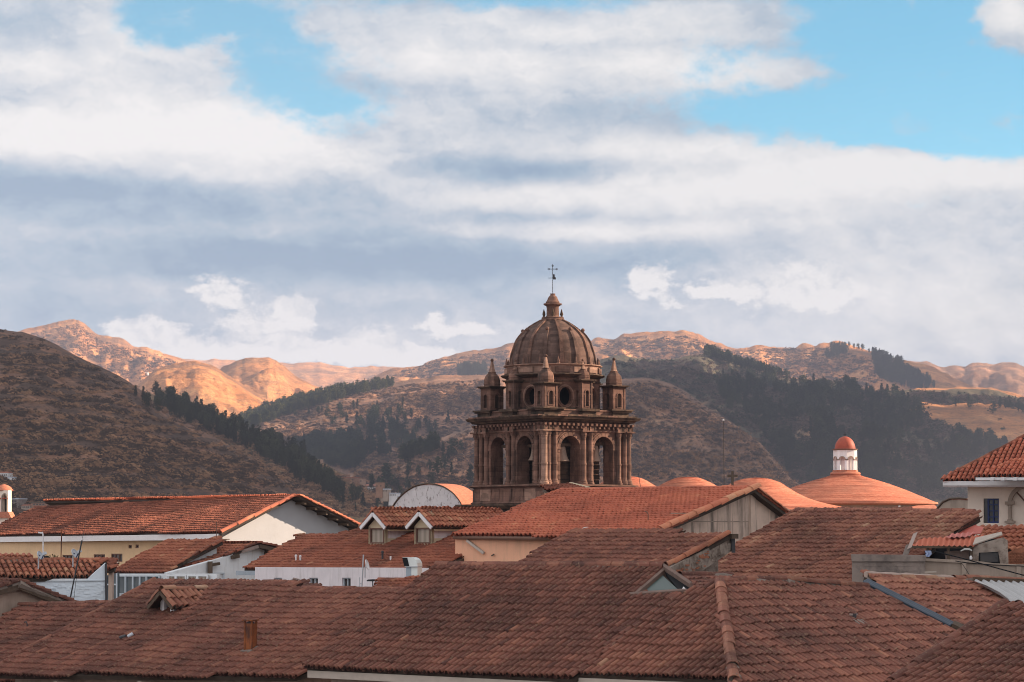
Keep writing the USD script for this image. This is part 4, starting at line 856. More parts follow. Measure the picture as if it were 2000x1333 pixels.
dr = at(545, 1085, 121.5); va = pN2.O + E1(42) * .12 + Z * .03; vb = va + (dr - pN2.O) - ((dr - pN2.O) @ E1(42)) * E1(42)
plb = Plane(va, -E1(42), vb - va); plb.N = plb.N if plb.N[2] > 0 else -plb.N
tiled(hN2, 'roof', plb, sbox(0, 0, 4.5, np.linalg.norm(vb - va)), 'tile_mid', 147, n_single=0, mean=.4, deck=.10); part(hN2, 'bargeboard', bar(va - Z * .1, vb - Z * .1, .10, .16), 'timber')
part(hN2, 'post', bar(*gN.to3(gN.uv([(407.5, 1097), (407.5, 1120)]), .10), .20), 'timber'); part(hN2, 'beam_end', bar(*gN.to3(gN.uv([(408, 1104), (424, 1101)]), .14), .12), 'timber')
part(hN2, 'beam_end', bar(*gN.to3(gN.uv([(450, 1089), (463, 1086)]), .10), .16), 'timber'); part(hN2, 'beam_end', bar(*gN.to3(gN.uv([(516, 1079), (527, 1085)]), .1), .2), 'timber')
part(hN2, 'ledge', bar(*gN.to3(gN.uv([(405, 1120), (437, 1120)]), .05), .05), 'grey_frame'); part(hN2, 'ledge', bar(*gN.to3(gN.uv([(436, 1120), (436, 1136)]), .05), .05), 'grey_frame')

hO = house('white_house', 'whitewashed brick house at left with a short roof of large tan barrel tiles')
pO = gabled(100, 1097, 84, -22, 21)
outO = [(-40, 1096), (186, 1097), (171, 1129), (-40, 1129)]
rO = tiled(hO, 'roof', pO, outO, 'tile_mid', 151, w=.185, L=.33, mean=.70, spread=.12)
q = pO.to3(pO.uv([(-40, 1096), (190, 1097)]), .02); caps(rO, q[0], q[1], 'tile_mid', 152, r=.09, mean=.62)
pO2 = gabled(204, 1096, 84.6, 42, 26); rO2 = tiled(hO, 'roof', pO2, [(186, 1096), (206, 1095), (172, 1127), (168, 1124), (178, 1110)], 'tile_mid', 153, w=.185, n_single=40, mean=.62)
wO = upright(120, 1140, 82.8, -12)
part(hO, 'wall', wO.slab([(-60, 1130), (171, 1131), (206, 1100), (207, 1230), (-60, 1230)], -.3, 0), 'white_brick')
part(hO, 'wall_band', wO.slab([(-60, 1131), (168, 1131), (170, 1134.5), (-60, 1135)], 0, .03), 'whitewash')
part(hO, 'ledge', bar(*wO.to3(wO.uv([(25, 1136.5), (205, 1134)]), .02), .03), 'grey_frame'); part(hO, 'corner_pipe', bar(*wO.to3(wO.uv([(206.5, 1101), (207.5, 1185)]), .06), .06), 'dark_iron')
body(hO, pO, outO, 'white_brick', inset=.25, drop=.12)
r_ = np.random.default_rng(77)
for k in range(150):                                                   # uneven bricks standing proud of the whitewashed wall
    x, y = r_.uniform(100, 203), r_.uniform(1140, 1184); c = wO.to3(wO.uv([(x, y)]), .0)[0]
    part(hO, 'brick', obox(c, wO.U, wO.V, wO.N, r_.uniform(.04, .09), r_.uniform(.018, .03), r_.uniform(.006, .02)), 'white_brick')
gr = thing('window_grille', 'small grey metal window grille on the white brick wall', 'grille')
for q in ([(65, 1151), (108, 1150)], [(108, 1150), (108, 1172)], [(80, 1151), (80, 1156)], [(93, 1151), (93, 1156)], [(67, 1156), (108, 1155.5)], [(101, 1156), (101, 1164)], [(86, 1156), (86, 1166)]): part(gr, 'bar', bar(*wO.to3(wO.uv(q), .05), .022), 'grey_frame')
bk_ = thing('low_roof', 'broken tile ridge just behind the left satellite dish', 'roof')
pX = gabled(20, 1087, 91, -20, 20); rx_ = tiled(bk_, 'roof', pX, [(-30, 1088), (62, 1089), (66, 1098), (-30, 1098)], 'tile_mid', 157, w=.2, n_single=30, mean=.6); q = pX.to3(pX.uv([(-30, 1088), (60, 1089)])); caps(rx_, q[0], q[1], 'tile_mid', 158, r=.09, mean=.6)
body(bk_, pX, [(-30, 1088), (62, 1089), (66, 1098), (-30, 1098)], 'pink_plaster', inset=.2)
by_ = thing('low_roof', 'scrap of old tiles between the white brick house and the glazed porch', 'roof')
pX = gabled(212, 1097, 95, 42, 22); tiled(by_, 'roof', pX, [(205, 1097), (226, 1098), (222, 1112), (204, 1114)], 'tile_mid', 159, w=.2, n_single=0, mean=.6)
body(by_, pX, [(205, 1097), (226, 1098), (222, 1112), (204, 1114)], 'pink_plaster', inset=.1)

# ------------------------------------------------------------------ vault with the peeling white front
plain('peeling', (.62, .585, .59), vary=.12, scale=1.6, bump=.4, bscale=7.0, streak=.75, streak_col=(.20, .16, .15), stretch=(2.6, 2.6, 1.3), stain=(.55, .62))
nodes = {'g': ('geometry', {}), 'm': ('vector_math', {'math_type': 'multiply', 'vector2': (3.2, 3.2, 16.0)}), 'n': ('noise_texture', {'scale': 1.3, 'detail': 8.0, 'roughness': .78}), 'n2': ('noise_texture', {'scale': .5, 'detail': 5.0}),
         'r': ('rgb_ramp', {'ramp': [(.30, (.30, .10, .066)), (.44, (.50, .175, .11)), (.56, (.57, .215, .135)), (.70, (.72, .40, .28))]}), 'mr': ('map_range', {'from_min': .42, 'from_max': .70, 'to_min': 0.0, 'to_max': .6, 'clamp': True}), 'mx': ('mix_color', {'b': (.30, .14, .10)}),
         'bp': ('bump', {'strength': .7, 'distance': .05}), 'p': ('principled_bsdf', {'roughness': .9, 'specular_ior_level': .1})}
look('dome_tile', nodes, [('g.position', 'm.vector1'), ('m.vector', 'n.vector'), ('g.position', 'n2.vector'), ('n.fac', 'r.fac'), ('n2.fac', 'mr.value'), ('r.color', 'mx.a'), ('mr.result', 'mx.fac'), ('mx.result', 'p.base_color'), ('n.fac', 'bp.height'), ('bp.normal', 'p.normal')])
def vault(name, label, px, py, Y, phi, arc, depth, face, roofm, base):
    t = thing(name, label, 'vault'); pl = upright(px, py, Y, phi); a_ = pl.uv(arc)
    part(t, 'front_wall', pl.slab(Polygon(np.vstack([a_, [[a_[-1, 0], a_[-1, 1] + base], [a_[0, 0], a_[0, 1] + base]]])).buffer(-.05), -.4, 0), face)
    n = len(a_); part(t, 'edge_band', tube(pl.to3(a_ - [0, .02], .04), .045, 6), 'timber')
    for k in range(int(depth / .42)):
        f0, f1 = .05 - k * .42, .05 - (k + 1) * .42 + .004; w = .03 + .004 * (k % 2)
        up = np.c_[a_[:, 0] + (a_[:, 0] - a_[:, 0].mean()) * .02, a_[:, 1] - w]
        v = np.vstack([pl.to3(up, f0), pl.to3(up, f1), pl.to3(a_, f0), pl.to3(a_, f1)]); f = []
        for i in range(n - 1): f += [[i, i + 1, n + i + 1, n + i], [2 * n + i, 2 * n + i + 1, i + 1, i], [n + i, n + i + 1, 3 * n + i + 1, 3 * n + i]]
        part(t, 'tile_course', (v, np.array(f)), roofm, smooth=40)
    return t
arc = np.array([(761, 1008), (768, 990), (780, 973), (797, 958), (815, 949), (837, 945.5), (860, 949), (879, 959), (893, 972), (903, 990), (906, 1010)])
ti = np.linspace(0, 10, 31); arc = np.stack([PchipInterpolator(range(11), arc[:, 0])(ti), PchipInterpolator(range(11), arc[:, 1])(ti)], -1)
vault('vaulted_chapel', 'rounded white gable with peeling plaster and orange vault behind, left of the tower', 837, 1000, 178, 42, arc, 2.1, 'peeling', 'dome_tile', 6.0)

# ------------------------------------------------------------------ church domes
def dome_thing(name, label, cx, Y, prof, wall_r, wall_y):
    c = at(cx, prof[0][1], Y); s = Y / FPX; t = thing(name, label, 'dome', loc=(c[0], c[1], 0)); zz = lambda y: at(cx, y, Y)[2]
    pts = np.array(prof, float); k = np.linspace(0, len(pts) - 1, 44); rr = PchipInterpolator(range(len(pts)), pts[:, 0])(k); yy = PchipInterpolator(range(len(pts)), pts[:, 1])(k)
    o = np.array([c[0], c[1], 0])
    st = []                                                            # stepped courses of thin bricks
    for (ra, ya), (rb, yb) in zip(zip(rr[:-1], yy[:-1]), zip(rr[1:], yy[1:])): st += [(max(ra * s, .001), zz(ya) + .0), (max(rb * s, .001) + .006, zz(yb) + .013)]
    dv, df = lathe(st, 96, o); r_ = np.random.default_rng(int(cx)); dv = dv + np.c_[np.zeros((len(dv), 2)), np.repeat(r_.normal(0, .004, len(dv) // 4 + 1), 4)[:len(dv)]]
    part(t, 'roof', (dv, df), 'dome_tile')
    r1, y1 = pts[-1]; z1 = zz(y1)
    part(t, 'eave', lathe([(r1 * s + .06, z1 + .04), (r1 * s + .08, z1 - .08), (r1 * s - .05, z1 - .14), (r1 * s - .25, z1 - .15), (wall_r * s, z1 - .16)], 64, o), 'dome_tile')
    part(t, 'drum', lathe([(wall_r * s, z1 - .15), (wall_r * s, z1 - .5), (wall_r * s + .03, z1 - .52), (wall_r * s + .03, 0)], 48, o), 'tan_render')
    return t, o, zz, s
dome_thing('church_dome', 'low orange dome just right of the tower foot, farthest of the row', 1222, 180, [(0, 931), (20, 932.5), (38, 938), (55, 948), (72, 959), (86, 966)], 78, 970)
dome_thing('church_dome', 'second low orange dome from the tower, plain and shallow', 1343, 170, [(0, 932.5), (20, 934), (40, 941), (62, 953), (78, 961), (92, 967)], 84, 970)
dome_thing('church_dome', 'rounded bell-shaped orange dome right of the wooden cross', 1477, 152, [(0, 934), (20, 935.5), (44, 942), (62, 953), (86, 967), (119, 980), (169, 991), (236, 999)], 215, 1003)
dD, oD, zD, sD = dome_thing('church_dome', 'widest orange dome, cone-shaped, carrying the white lantern', 1651, 165, [(26, 927), (34, 931), (64, 939.5), (104, 953), (143, 969), (176, 983)], 158, 990)
lan = thing('lantern', 'white arched lantern with a small red cupola on top of the widest dome', 'lantern', loc=oD)
part(lan, 'base_ring', lathe([(.05, zD(922)), (.80, zD(922)), (.92, zD(924)), (.95, zD(926)), (.90, zD(929)), (.80, zD(931)), (.80, zD(936))], 32, oD), 'dome_tile', smooth=35)
Rl = .74 * math.cos(math.pi / 8)
for k in range(8):
    an = math.radians(-90 + 22.5 + 45 * k); n_ = np.array([math.cos(an), math.sin(an), 0]); u_ = np.array([-n_[1], n_[0], 0]); hw = .74 * math.sin(math.pi / 8)
    O = oD + n_ * Rl + Z * zD(922); pl = Plane(O, u_, -Z); pl.N = n_; H = zD(880) - zD(922)
    a_ = sbox(-.155, -H * .56, .155, -.10).union(Point(0, -H * .56).buffer(.155))
    part(lan, 'arch_wall', pl.slab(sbox(-hw, -H, hw, 0).difference(a_), -.16, 0), 'whitewash')
    part(lan, 'arch_moulding', pl.slab(Point(0, -H * .56).buffer(.215).difference(Point(0, -H * .56).buffer(.155)).intersection(sbox(-1, -5, 1, -H * .56)), 0, .035), 'tan_render')
    part(lan, 'impost', pl.slab(sbox(-hw, -H * .57, hw, -H * .53).difference(a_), 0, .025), 'brown_frame')
    part(lan, 'sill', pl.slab(sbox(-hw, -.10, hw, 0), -.05, .05), 'dome_tile')
part(lan, 'core', lathe([(.30, zD(880)), (.30, zD(922))], 12, oD), 'grey_pink_wall')
part(lan, 'cornice', lathe([(.02, zD(880)), (.70, zD(880)), (.80, zD(879)), (.80, zD(877.6)), (.60, zD(877))], 24, oD), 'brown_frame')
plain('cupola_red', (.34, .075, .045), vary=.15, scale=4.0, rough=.6)
part(lan, 'cupola', lathe([(.64 * math.cos(a_), zD(878) + .80 * math.sin(a_)) for a_ in np.linspace(0, math.pi / 2 - .01, 12)], 32, oD), 'cupola_red', smooth=True)
part(lan, 'cross', [bar(oD + Z * zD(855), oD + Z * zD(845), .04), bar(oD + Z * zD(849) - [.09, 0, 0], oD + Z * zD(849) + [.09, 0, 0], .035)], 'dark_iron')
# low flat pieces at the foot of the wide dome
lf = thing('church_roof', 'flat orange sheet roof below the widest dome, beside a short white pipe', 'roof')
pW = gabled(1780, 989, 150, 10, 9); part(lf, 'roof', pW.slab([(1722, 1001), (1790, 988), (1825, 986), (1850, 1010), (1700, 1012)], -.12, 0), 'dome_tile')
part(lf, 'wall', upright(1760, 1010, 147, 10).slab([(1690, 1011), (1880, 1011), (1880, 1080), (1690, 1080)], -.4, 0), 'tan_render')
pp = thing('pipe', 'short white pipe standing on the flat orange roof below the widest dome', 'pipe'); part(pp, 'tube', tube([at(1756.5, 1006, 140), at(1756.5, 988, 140)], .045, 10), 'white_paint')
arc = [(1826, 1005), (1832, 992), (1842, 981), (1856, 975), (1874, 974), (1900, 977), (1925, 986)]
vault('church_vault', 'low barrel vault with brown edge just left of the tall cream house', 1870, 1000, 140, 30, np.array(arc, float), 5.0, 'tan_render', 'dome_tile', 3.0)

# ------------------------------------------------------------------ tall cream house at the right edge
hT = house('cream_house', 'tall cream house at the right edge with hipped orange roof and a blue-framed window')
plain('cream_pale', (.80, .67, .57), vary=.07, scale=.8, bump=.2, bscale=8.0, streak=.3, streak_col=(.44, .36, .30))
pT = gabled(2005, 853, 100, 22, 25)
rT = tiled(hT, 'roof', pT, [(1842, 938), (2004, 853), (2100, 850), (2100, 938)], 'tile_new', 171, w=.185, L=.32, mean=.50, spread=.10)
v0, v1 = pT.to3(pT.uv([(2004, 853), (1842, 938)]), .02); caps(rT, v0, v1, 'tile_mid', 172, r=.09, mean=.45, mortar=False, name='hip_tile')
pT2 = gabled(1995, 896, 97, 22, 19)
rT2 = tiled(hT, 'roof', pT2, [(1904, 930), (1930, 920), (1990, 899), (2100, 880), (2100, 930)], 'tile_new', 173, w=.185, L=.32, mean=.55, spread=.10)
ya = pT.to3(pT.uv([(1842, 939), (2100, 939)])); nT = E2(22)
part(hT, 'eave_board', bar(ya[0] - Z * .10, ya[1] - Z * .10, .10, .16), 'white_paint')
part(hT, 'soffit', bar(ya[0] - Z * .2 - nT * .5, ya[1] - Z * .2 - nT * .5, 1.0, .05), 'grey_pink_wall')
yb = pT2.to3(pT2.uv([(1906, 932), (2100, 932)]))
part(hT, 'eave_board', bar(yb[0] - Z * .07, yb[1] - Z * .07, .08, .10), 'white_paint')
for x in (1937, 1958, 1982, 2006): c = pT2.to3(pT2.uv([(x, 936)]))[0]; part(hT, 'rafter_end', bar(c, c - nT * 1.4 + Z * .1, .13, .11), 'white_paint')
wT = Plane(ya[0] - nT * .95 - Z * .3, E1(22), -Z); wT.N = nT
wq = (1921, 974, 1951, 1022); hole = Polygon(wT.uv([(wq[0], wq[1]), (wq[2], wq[1]), (wq[2], wq[3]), (wq[0], wq[3])]))
part(hT, 'wall', wT.slab(wT.poly([(1890, 940), (2110, 940), (2110, 1120), (1900, 1120), (1898, 1034), (1890, 1000)]).difference(hole), -.4, 0), 'cream_pale')
window(hT, wT, (1928, 974, 1951, 1022), 'blue_frame', 'dark_pane', t=.06, deep=.16, cols=2, rows=4)
part(hT, 'reveal', wT.slab([(1919.5, 974), (1928, 974), (1928, 1022), (1919.5, 1022)], -.3, -.1), 'dark_pane')
ac = wT.uv([(2007, 984)])[0]; ro, ri = .70, .56
ring = Point(ac).buffer(ro, 24).difference(Point(ac).buffer(ri, 24)).intersection(sbox(ac[0] - 2, ac[1] - 2, ac[0] + 2, ac[1] - .02))
part(hT, 'arch', wT.slab(ring, 0, .16), 'tan_render'); part(hT, 'arch', wT.slab(Point(ac).buffer(ro + .1, 24).difference(Point(ac).buffer(ro, 24)).intersection(sbox(ac[0] - 2, ac[1] - 2, ac[0] + 2, ac[1] - .02)), 0, .07), 'cream_pale')
cb = wT.to3([ac + [-(ro + ri) / 2, 0]], .08)[0]; hh = (1018 - 984) * 98 / FPX
part(hT, 'column', lathe([(.10, 0), (.10, -.05), (.065, -.09), (.07, -hh * .5), (.072, -hh + .08), (.11, -hh + .05), (.12, -hh)], 12, cb), 'tan_render', smooth=40)
part(hT, 'capital', obox(cb + Z * .02, wT.U, -Z, wT.N, .16, .06, .12), 'tan_render'); part(hT, 'column_base', obox(cb - Z * (hh + .03), wT.U, -Z, wT.N, .18, .04, .12), 'tan_render')
part(hT, 'strut', bar(*wT.to3(wT.uv([(1983, 958), (2010, 988)]), .06), .05), 'brown_frame')  # brown bar drawn as the diagonal shadow line inside the arch
for y in (1000, 1017): part(hT, 'vent', bar(*wT.to3(wT.uv([(1908, y), (1913, y)]), .01), .05, .03), 'timber')
wT3 = Plane(wT.O + wT.U * ((wT.uv([(1890, 960)])[0])[0]), -nT, -Z); wT3.N = -E1(22); part(hT, 'wall', wT3.slab(sbox(.43, -.1, 7, 9), -.4, 0), 'cream_pale')

# ------------------------------------------------------------------ the yard at the right
rs = thing('roof_sheet', 'red corrugated metal sheet lying against the cream house', 'roofing sheet')
pR = gabled(1880, 1012, 75.2, 35, 22); part(rs, 'sheet', corrugated(pR, pR.poly([(1903, 1010), (1909, 1034), (1905, 1046), (1846, 1050), (1842, 1046)]), .16, .022, .0), 'red_sheet')
part(rs, 'flashing', pR.slab([(1904, 1030), (1922, 1034), (1916, 1046), (1864, 1050), (1880, 1040)], .04, .06), 'red_sheet')
hR = house('tiled_house', 'small tile roof below the cream house at the right edge, brick wall under it')
pR2 = gabled(1960, 1034, 78, 42, 24); tiled(hR, 'roof', pR2, [(1918, 1034), (2080, 1033), (2080, 1074), (1990, 1074), (1966, 1080), (1930, 1058)], 'tile_mid', 181, w=.21, n_single=150, mean=.58)
body(hR, pR2, [(1935, 1034), (2080, 1034), (2080, 1070), (1970, 1072)], 'red_brick', inset=.15)
wR = upright(1985, 1090, 74, 30); part(hR, 'wall', wR.slab([(1966, 1080), (1992, 1070), (2090, 1060), (2090, 1160), (1966, 1160)], -.3, 0), 'red_brick')
for iy in range(9):
    for ix in range(7):
        x0, y0 = 1967 + ix * 5.4 + (iy % 2) * 2.7, 1078 + iy * 3.1
        if y0 > 1071 + (1992 - x0) * .35: q = wR.uv([(x0, y0), (x0 + 4.8, y0 + 2.5)]); part(hR, 'brick', wR.slab(sbox(*q[0], *q[1]), 0, .02 + .012 * ((ix * 7 + iy * 3) % 3)), 'red_brick')
sd_ = thing('shed', 'ramshackle shed with a patched corrugated roof and dark open front', 'shed')
pS2 = gabled(1860, 1046, 72.6, 12, 14)
part(sd_, 'roof', corrugated(pS2, pS2.poly([(1800, 1052), (1880, 1047), (1950, 1045), (1904, 1067), (1779, 1067)]), .14, .022, .0), 'tile_new', tone=.42)
part(sd_, 'roof_sheet', corrugated(pS2, pS2.poly([(1858, 1047), (1906, 1044), (1890, 1053), (1846, 1055)]), .14, .018, .06), 'red_sheet')
part(sd_, 'board', pS2.slab([(1905, 1055), (1956, 1043), (1958, 1048), (1900, 1068)], .03, .06), 'pale_timber')
fS = upright(1850, 1085, 71.6, 8)
part(sd_, 'back_wall', fS.slab([(1775, 1064), (1962, 1052), (1968, 1110), (1775, 1110)], -1.6, -1.4), 'black')  # black colour stands for the shade inside the open shed
part(sd_, 'side_wall', fS.slab([(1902, 1066), (1960, 1050), (1968, 1056), (1970, 1108), (1955, 1108), (1950, 1078), (1912, 1080), (1910, 1108), (1896, 1108)], -.2, 0), 'rubble')
part(sd_, 'eave_beam', bar(*fS.to3(fS.uv([(1778, 1069), (1902, 1069)]), .05), .06, .06), 'timber')
for x in (1812, 1852, 1897): part(sd_, 'post', bar(*fS.to3(fS.uv([(x, 1068), (x + 1, 1100)]), -.03), .07), 'timber')
part(sd_, 'tarp', fS.slab([(1845, 1078), (1895, 1074), (1893, 1094), (1848, 1096)], -.5, -.45), 'board')
part(sd_, 'window', fS.slab([(1915, 1080), (1950, 1080), (1950, 1098), (1915, 1098)], -.25, -.12), 'dark_pane')
ck = thing('laundry', 'pale blue cloth hanging at the shed opening', 'cloth')
r_ = np.random.default_rng(3); gx_ = np.linspace(0, 1, 9); q = fS.to3(fS.uv([(1806, 1076), (1819, 1091)]), .12)
v = np.array([q[0] * [1 - a_, 1, 1] + q[1] * [a_, 0, 0] - [0, 0, 0] for a_ in gx_]); v = np.array([[q[0][0] + (q[1][0] - q[0][0]) * a_, q[0][1] + .03 * math.sin(a_ * 14), z_] for z_ in (q[0][2], (q[0][2] + q[1][2]) / 2 + .02, q[1][2] + .04) for a_ in gx_])
v[9:18, 0] += .03; v[18:, 0] -= .04
part(ck, 'cloth', (v, np.array([[r * 9 + i, r * 9 + i + 1, r * 9 + i + 10, r * 9 + i + 9] for r in range(2) for i in range(8)])), 'cloth_blue', smooth=True)
ck2 = thing('rag', 'white rag lying along the shed beam', 'cloth'); part(ck2, 'cloth', tube(fS.to3(fS.uv([(1876, 1077), (1884, 1073), (1893, 1073), (1898, 1076)]), .1), [.015, .03, .03, .02], 7), 'bright_cloth', smooth=True)
jg = thing('jug', 'small white jug on the parapet below the shed', 'jug'); part(jg, 'body', lathe([(.001, 0), (.035, 0), (.042, .04), (.03, .08), (.018, .09), (.02, .1)], 12, fS.to3(fS.uv([(1896, 1093)]), .15)[0]), 'white_paint', smooth=40)
gw = thing('block_wall', 'dark grey rendered block wall with a darker coping, at the foot of the big brown roof', 'wall')
wG = upright(1735, 1100, 70, 12); part(gw, 'wall', wG.slab([(1664, 1096), (1806, 1097), (1806, 1160), (1664, 1160)], -.4, 0), 'grey_block'); part(gw, 'coping', wG.slab([(1662, 1083), (1807, 1085), (1807, 1097), (1664, 1097)], -.45, .05), 'grey_block')
for iy in range(3):
    for ix in range(7):
        x0, y0 = 1666 + ix * 20 + (iy % 2) * 8, 1098 + iy * 9.5
        if x0 + 18 < 1806: q = wG.uv([(x0, y0), (x0 + 18.5, y0 + 8.6)]); part(gw, 'block', wG.slab(sbox(*q[0], *q[1]), 0, .004 + .004 * ((ix * 5 + iy * 3) % 3)), 'grey_block')
for y in (1118, 1126): part(gw, 'rod', bar(*wG.to3(wG.uv([(1806, y), (1829, y - 1)]), .05), .03), 'pale_timber')
cw = thing('parapet_wall', 'tan rendered parapet wall running to the right edge below the shed', 'wall')
wC = upright(1900, 1110, 70, 4); part(cw, 'wall', wC.slab([(1806, 1094), (1900, 1099), (2090, 1107), (2090, 1180), (1806, 1180)], -.3, 0), 'tan_render')
part(cw, 'coping', wC.slab([(1805, 1091), (1900, 1095), (1968, 1104), (2090, 1106), (2090, 1110), (1900, 1101), (1805, 1096)], -.35, .05), 'tan_render')
for x in (1878, 1985): part(cw, 'pier', wC.slab([(x, 1098 + (x - 1878) * .05), (x + 9, 1099 + (x - 1878) * .05), (x + 9, 1180), (x, 1180)], 0, .05), 'tan_render')
bd = thing('leaning_board', 'two weathered planks leaning on the grey block wall', 'plank')
part(bd, 'plank', obox(at(1782, 1056, 70.4), unit(at(1791, 1040, 70.7) - at(1774, 1082, 70.1)), [.9, .1, .4], [0, -1, 0], .32, .065, .02), 'board'); part(bd, 'plank', obox(at(1772, 1074, 70.3), unit(at(1775, 1064, 70.3) - at(1768, 1084, 70.2)), [.95, 0, .3], [0, -1, 0], .17, .085, .03), 'grey_block')
for i_, pts in enumerate(([(1822, 1077), (1880, 1091), (1940, 1108), (2060, 1140)], [(1866, 1096), (1930, 1103), (2060, 1108)], [(1878, 1100), (1890, 1118), (1899, 1134)])):
    c = thing('cable', ('slack black cable sagging from the shed past the parapet to the right edge', 'thin black cable running level along the parapet coping', 'loose wire hanging down the tan parapet wall')[i_], 'cable')
    k = np.linspace(0, 1, 16); pa = np.array(pts, float); tt = np.linspace(0, 1, len(pa)); xx, yy = PchipInterpolator(tt, pa[:, 0])(k), PchipInterpolator(tt, pa[:, 1])(k)
    part(c, 'wire', tube([at(x, y, 69.2) for x, y in zip(xx, yy)], (.016, .012, .007)[i_], 5), 'black')
# ------------------------------------------------------------------ stone bell tower
def stone_look(name, col, dark, course=3.1, streak=.8):
    nodes = {'g': ('geometry', {}), 'n': ('noise_texture', {'scale': 1.3, 'detail': 8.0, 'roughness': .68}), 'm': ('vector_math', {'math_type': 'multiply', 'vector2': (1.7, 1.7, .35)}), 's': ('noise_texture', {'scale': 1.0, 'detail': 7.0, 'roughness': .7}),
             'v': ('vector_math', {'math_type': 'multiply', 'vector2': (1.6, 1.6, course)}), 'w': ('voronoi_texture', {'scale': 1.0, 'metric': 'chebychev', 'randomness': .55}),
             'h': ('hsv', {}), 'mv': ('map_range', {'from_min': 0.0, 'from_max': 1.0, 'to_min': .72, 'to_max': 1.28}), 'sx': ('separate_color', {}),
             'r': ('rgb_ramp', {'ramp': [(.25, tuple(c * .55 for c in col)), (.5, col), (.75, tuple(c * 1.35 for c in col))]}),
             'z': ('separate_xyz', {}), 'zm': ('math', {'math_type': 'multiply', 'value2': course}), 'fr': ('math', {'math_type': 'fraction'}), 'jt': ('map_range', {'from_min': .0, 'from_max': .10, 'to_min': .55, 'to_max': 0.0, 'clamp': True}),
             'mr': ('map_range', {'from_min': .46, 'from_max': .66, 'to_min': 0.0, 'to_max': float(streak), 'clamp': True}), 'mx': ('mix_color', {'b': dark}), 'mj': ('mix_color', {'b': dark}),
             'bp': ('bump', {'strength': .6, 'distance': .04}), 'p': ('principled_bsdf', {'roughness': .92, 'specular_ior_level': .1})}
    links = [('g.position', 'n.vector'), ('g.position', 'm.vector1'), ('m.vector', 's.vector'), ('g.position', 'v.vector1'), ('v.vector', 'w.vector'), ('n.fac', 'r.fac'), ('r.color', 'h.color'), ('w.color', 'sx.color'), ('sx.r', 'mv.value'), ('mv.result', 'h.value'),
             ('g.position', 'z.vector'), ('z.z', 'zm.value1'), ('zm.value', 'fr.value1'), ('fr.value', 'jt.value'), ('s.fac', 'mr.value'), ('h.color', 'mx.a'), ('mr.result', 'mx.fac'), ('mx.result', 'mj.a'), ('jt.result', 'mj.fac'), ('mj.result', 'p.base_color'), ('n.fac', 'bp.height'), ('bp.normal', 'p.normal')]
    look(name, nodes, links)
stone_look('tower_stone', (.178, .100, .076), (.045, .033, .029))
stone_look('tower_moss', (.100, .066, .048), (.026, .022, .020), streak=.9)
stone_look('tower_pale', (.30, .185, .14), (.12, .078, .062), streak=.5)
plain('bell_metal', (.28, .20, .155), vary=.3, scale=3.0, rough=.6, metallic=.2)
TY, TX = 168.0, 1080
BETA = math.radians(37.7)
UX, UY = np.array([math.cos(BETA), math.sin(BETA), 0]), np.array([-math.sin(BETA), math.cos(BETA), 0])
TC = at(TX, 950, TY); TC = np.array([TC[0], TC[1], 0.0])
zt = lambda y: at(TX, y, TY)[2]
S31 = TY / FPX
tw = thing('bell_tower', 'brown stone church tower with arched belfry and ribbed dome, taller than every roof', 'bell tower', loc=TC)
TP = lambda x, y, z: TC + UX * x + UY * y + Z * z
def blk(x, y, z0, z1, hx, hy): return obox(TP(x, y, (z0 + z1) / 2), UX, UY, Z, hx, hy, (z1 - z0) / 2)
def ring_block(parent, name, prof, mat, n=4):
    """a square moulding: profile of (half width, z)"""
    c = np.array([(1, 1), (-1, 1), (-1, -1), (1, -1)]); v = np.array([TP(h * a, h * b, z) for h, z in prof for a, b in c]); k = len(prof)
    f = [[i * 4 + j, i * 4 + (j + 1) % 4, (i + 1) * 4 + (j + 1) % 4, (i + 1) * 4 + j] for i in range(k - 1) for j in range(4)] + [[3, 2, 1, 0], [(k - 1) * 4 + j for j in range(4)]]
    return part(parent, name, (v, np.array(f)), mat)
# shaft and its heavy cornice
ring_block(tw, 'shaft', [(3.55, 0), (3.55, zt(1009))], 'tower_stone')
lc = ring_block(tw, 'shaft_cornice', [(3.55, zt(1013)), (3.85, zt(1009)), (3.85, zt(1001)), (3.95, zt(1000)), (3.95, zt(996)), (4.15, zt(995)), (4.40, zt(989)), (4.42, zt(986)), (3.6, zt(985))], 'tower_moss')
for sgn in (0, 1):
    for i in range(13):
        x = -3.75 + 7.5 * i / 12
        b_ = blk(x, -3.98, zt(1009), zt(1001.5), .15, .10) if sgn == 0 else blk(-3.98, x, zt(1009), zt(1001.5), .10, .15)
        part(lc, 'corbel', b_, 'tower_moss')
# plinth
ring_block(tw, 'plinth', [(3.62, zt(986)), (3.72, zt(984)), (3.62, zt(981)), (3.55, zt(955)), (3.62, zt(954)), (3.82, zt(951.5)), (3.80, zt(949)), (3.5, zt(948))], 'tower_stone')
for x in (-3.2, -2.28, -1.2, 0, 1.2, 2.28, 3.2):
    wd_ = .55 if abs(x) in (2.28,) else .38
    part(tw, 'plinth_panel', blk(x, -3.58, zt(979), zt(957), wd_, .05), 'tower_pale' if abs(x) == 2.28 else 'tower_stone'); part(tw, 'plinth_panel', blk(-3.58, x, zt(979), zt(957), .05, wd_), 'tower_pale' if abs(x) == 2.28 else 'tower_stone')
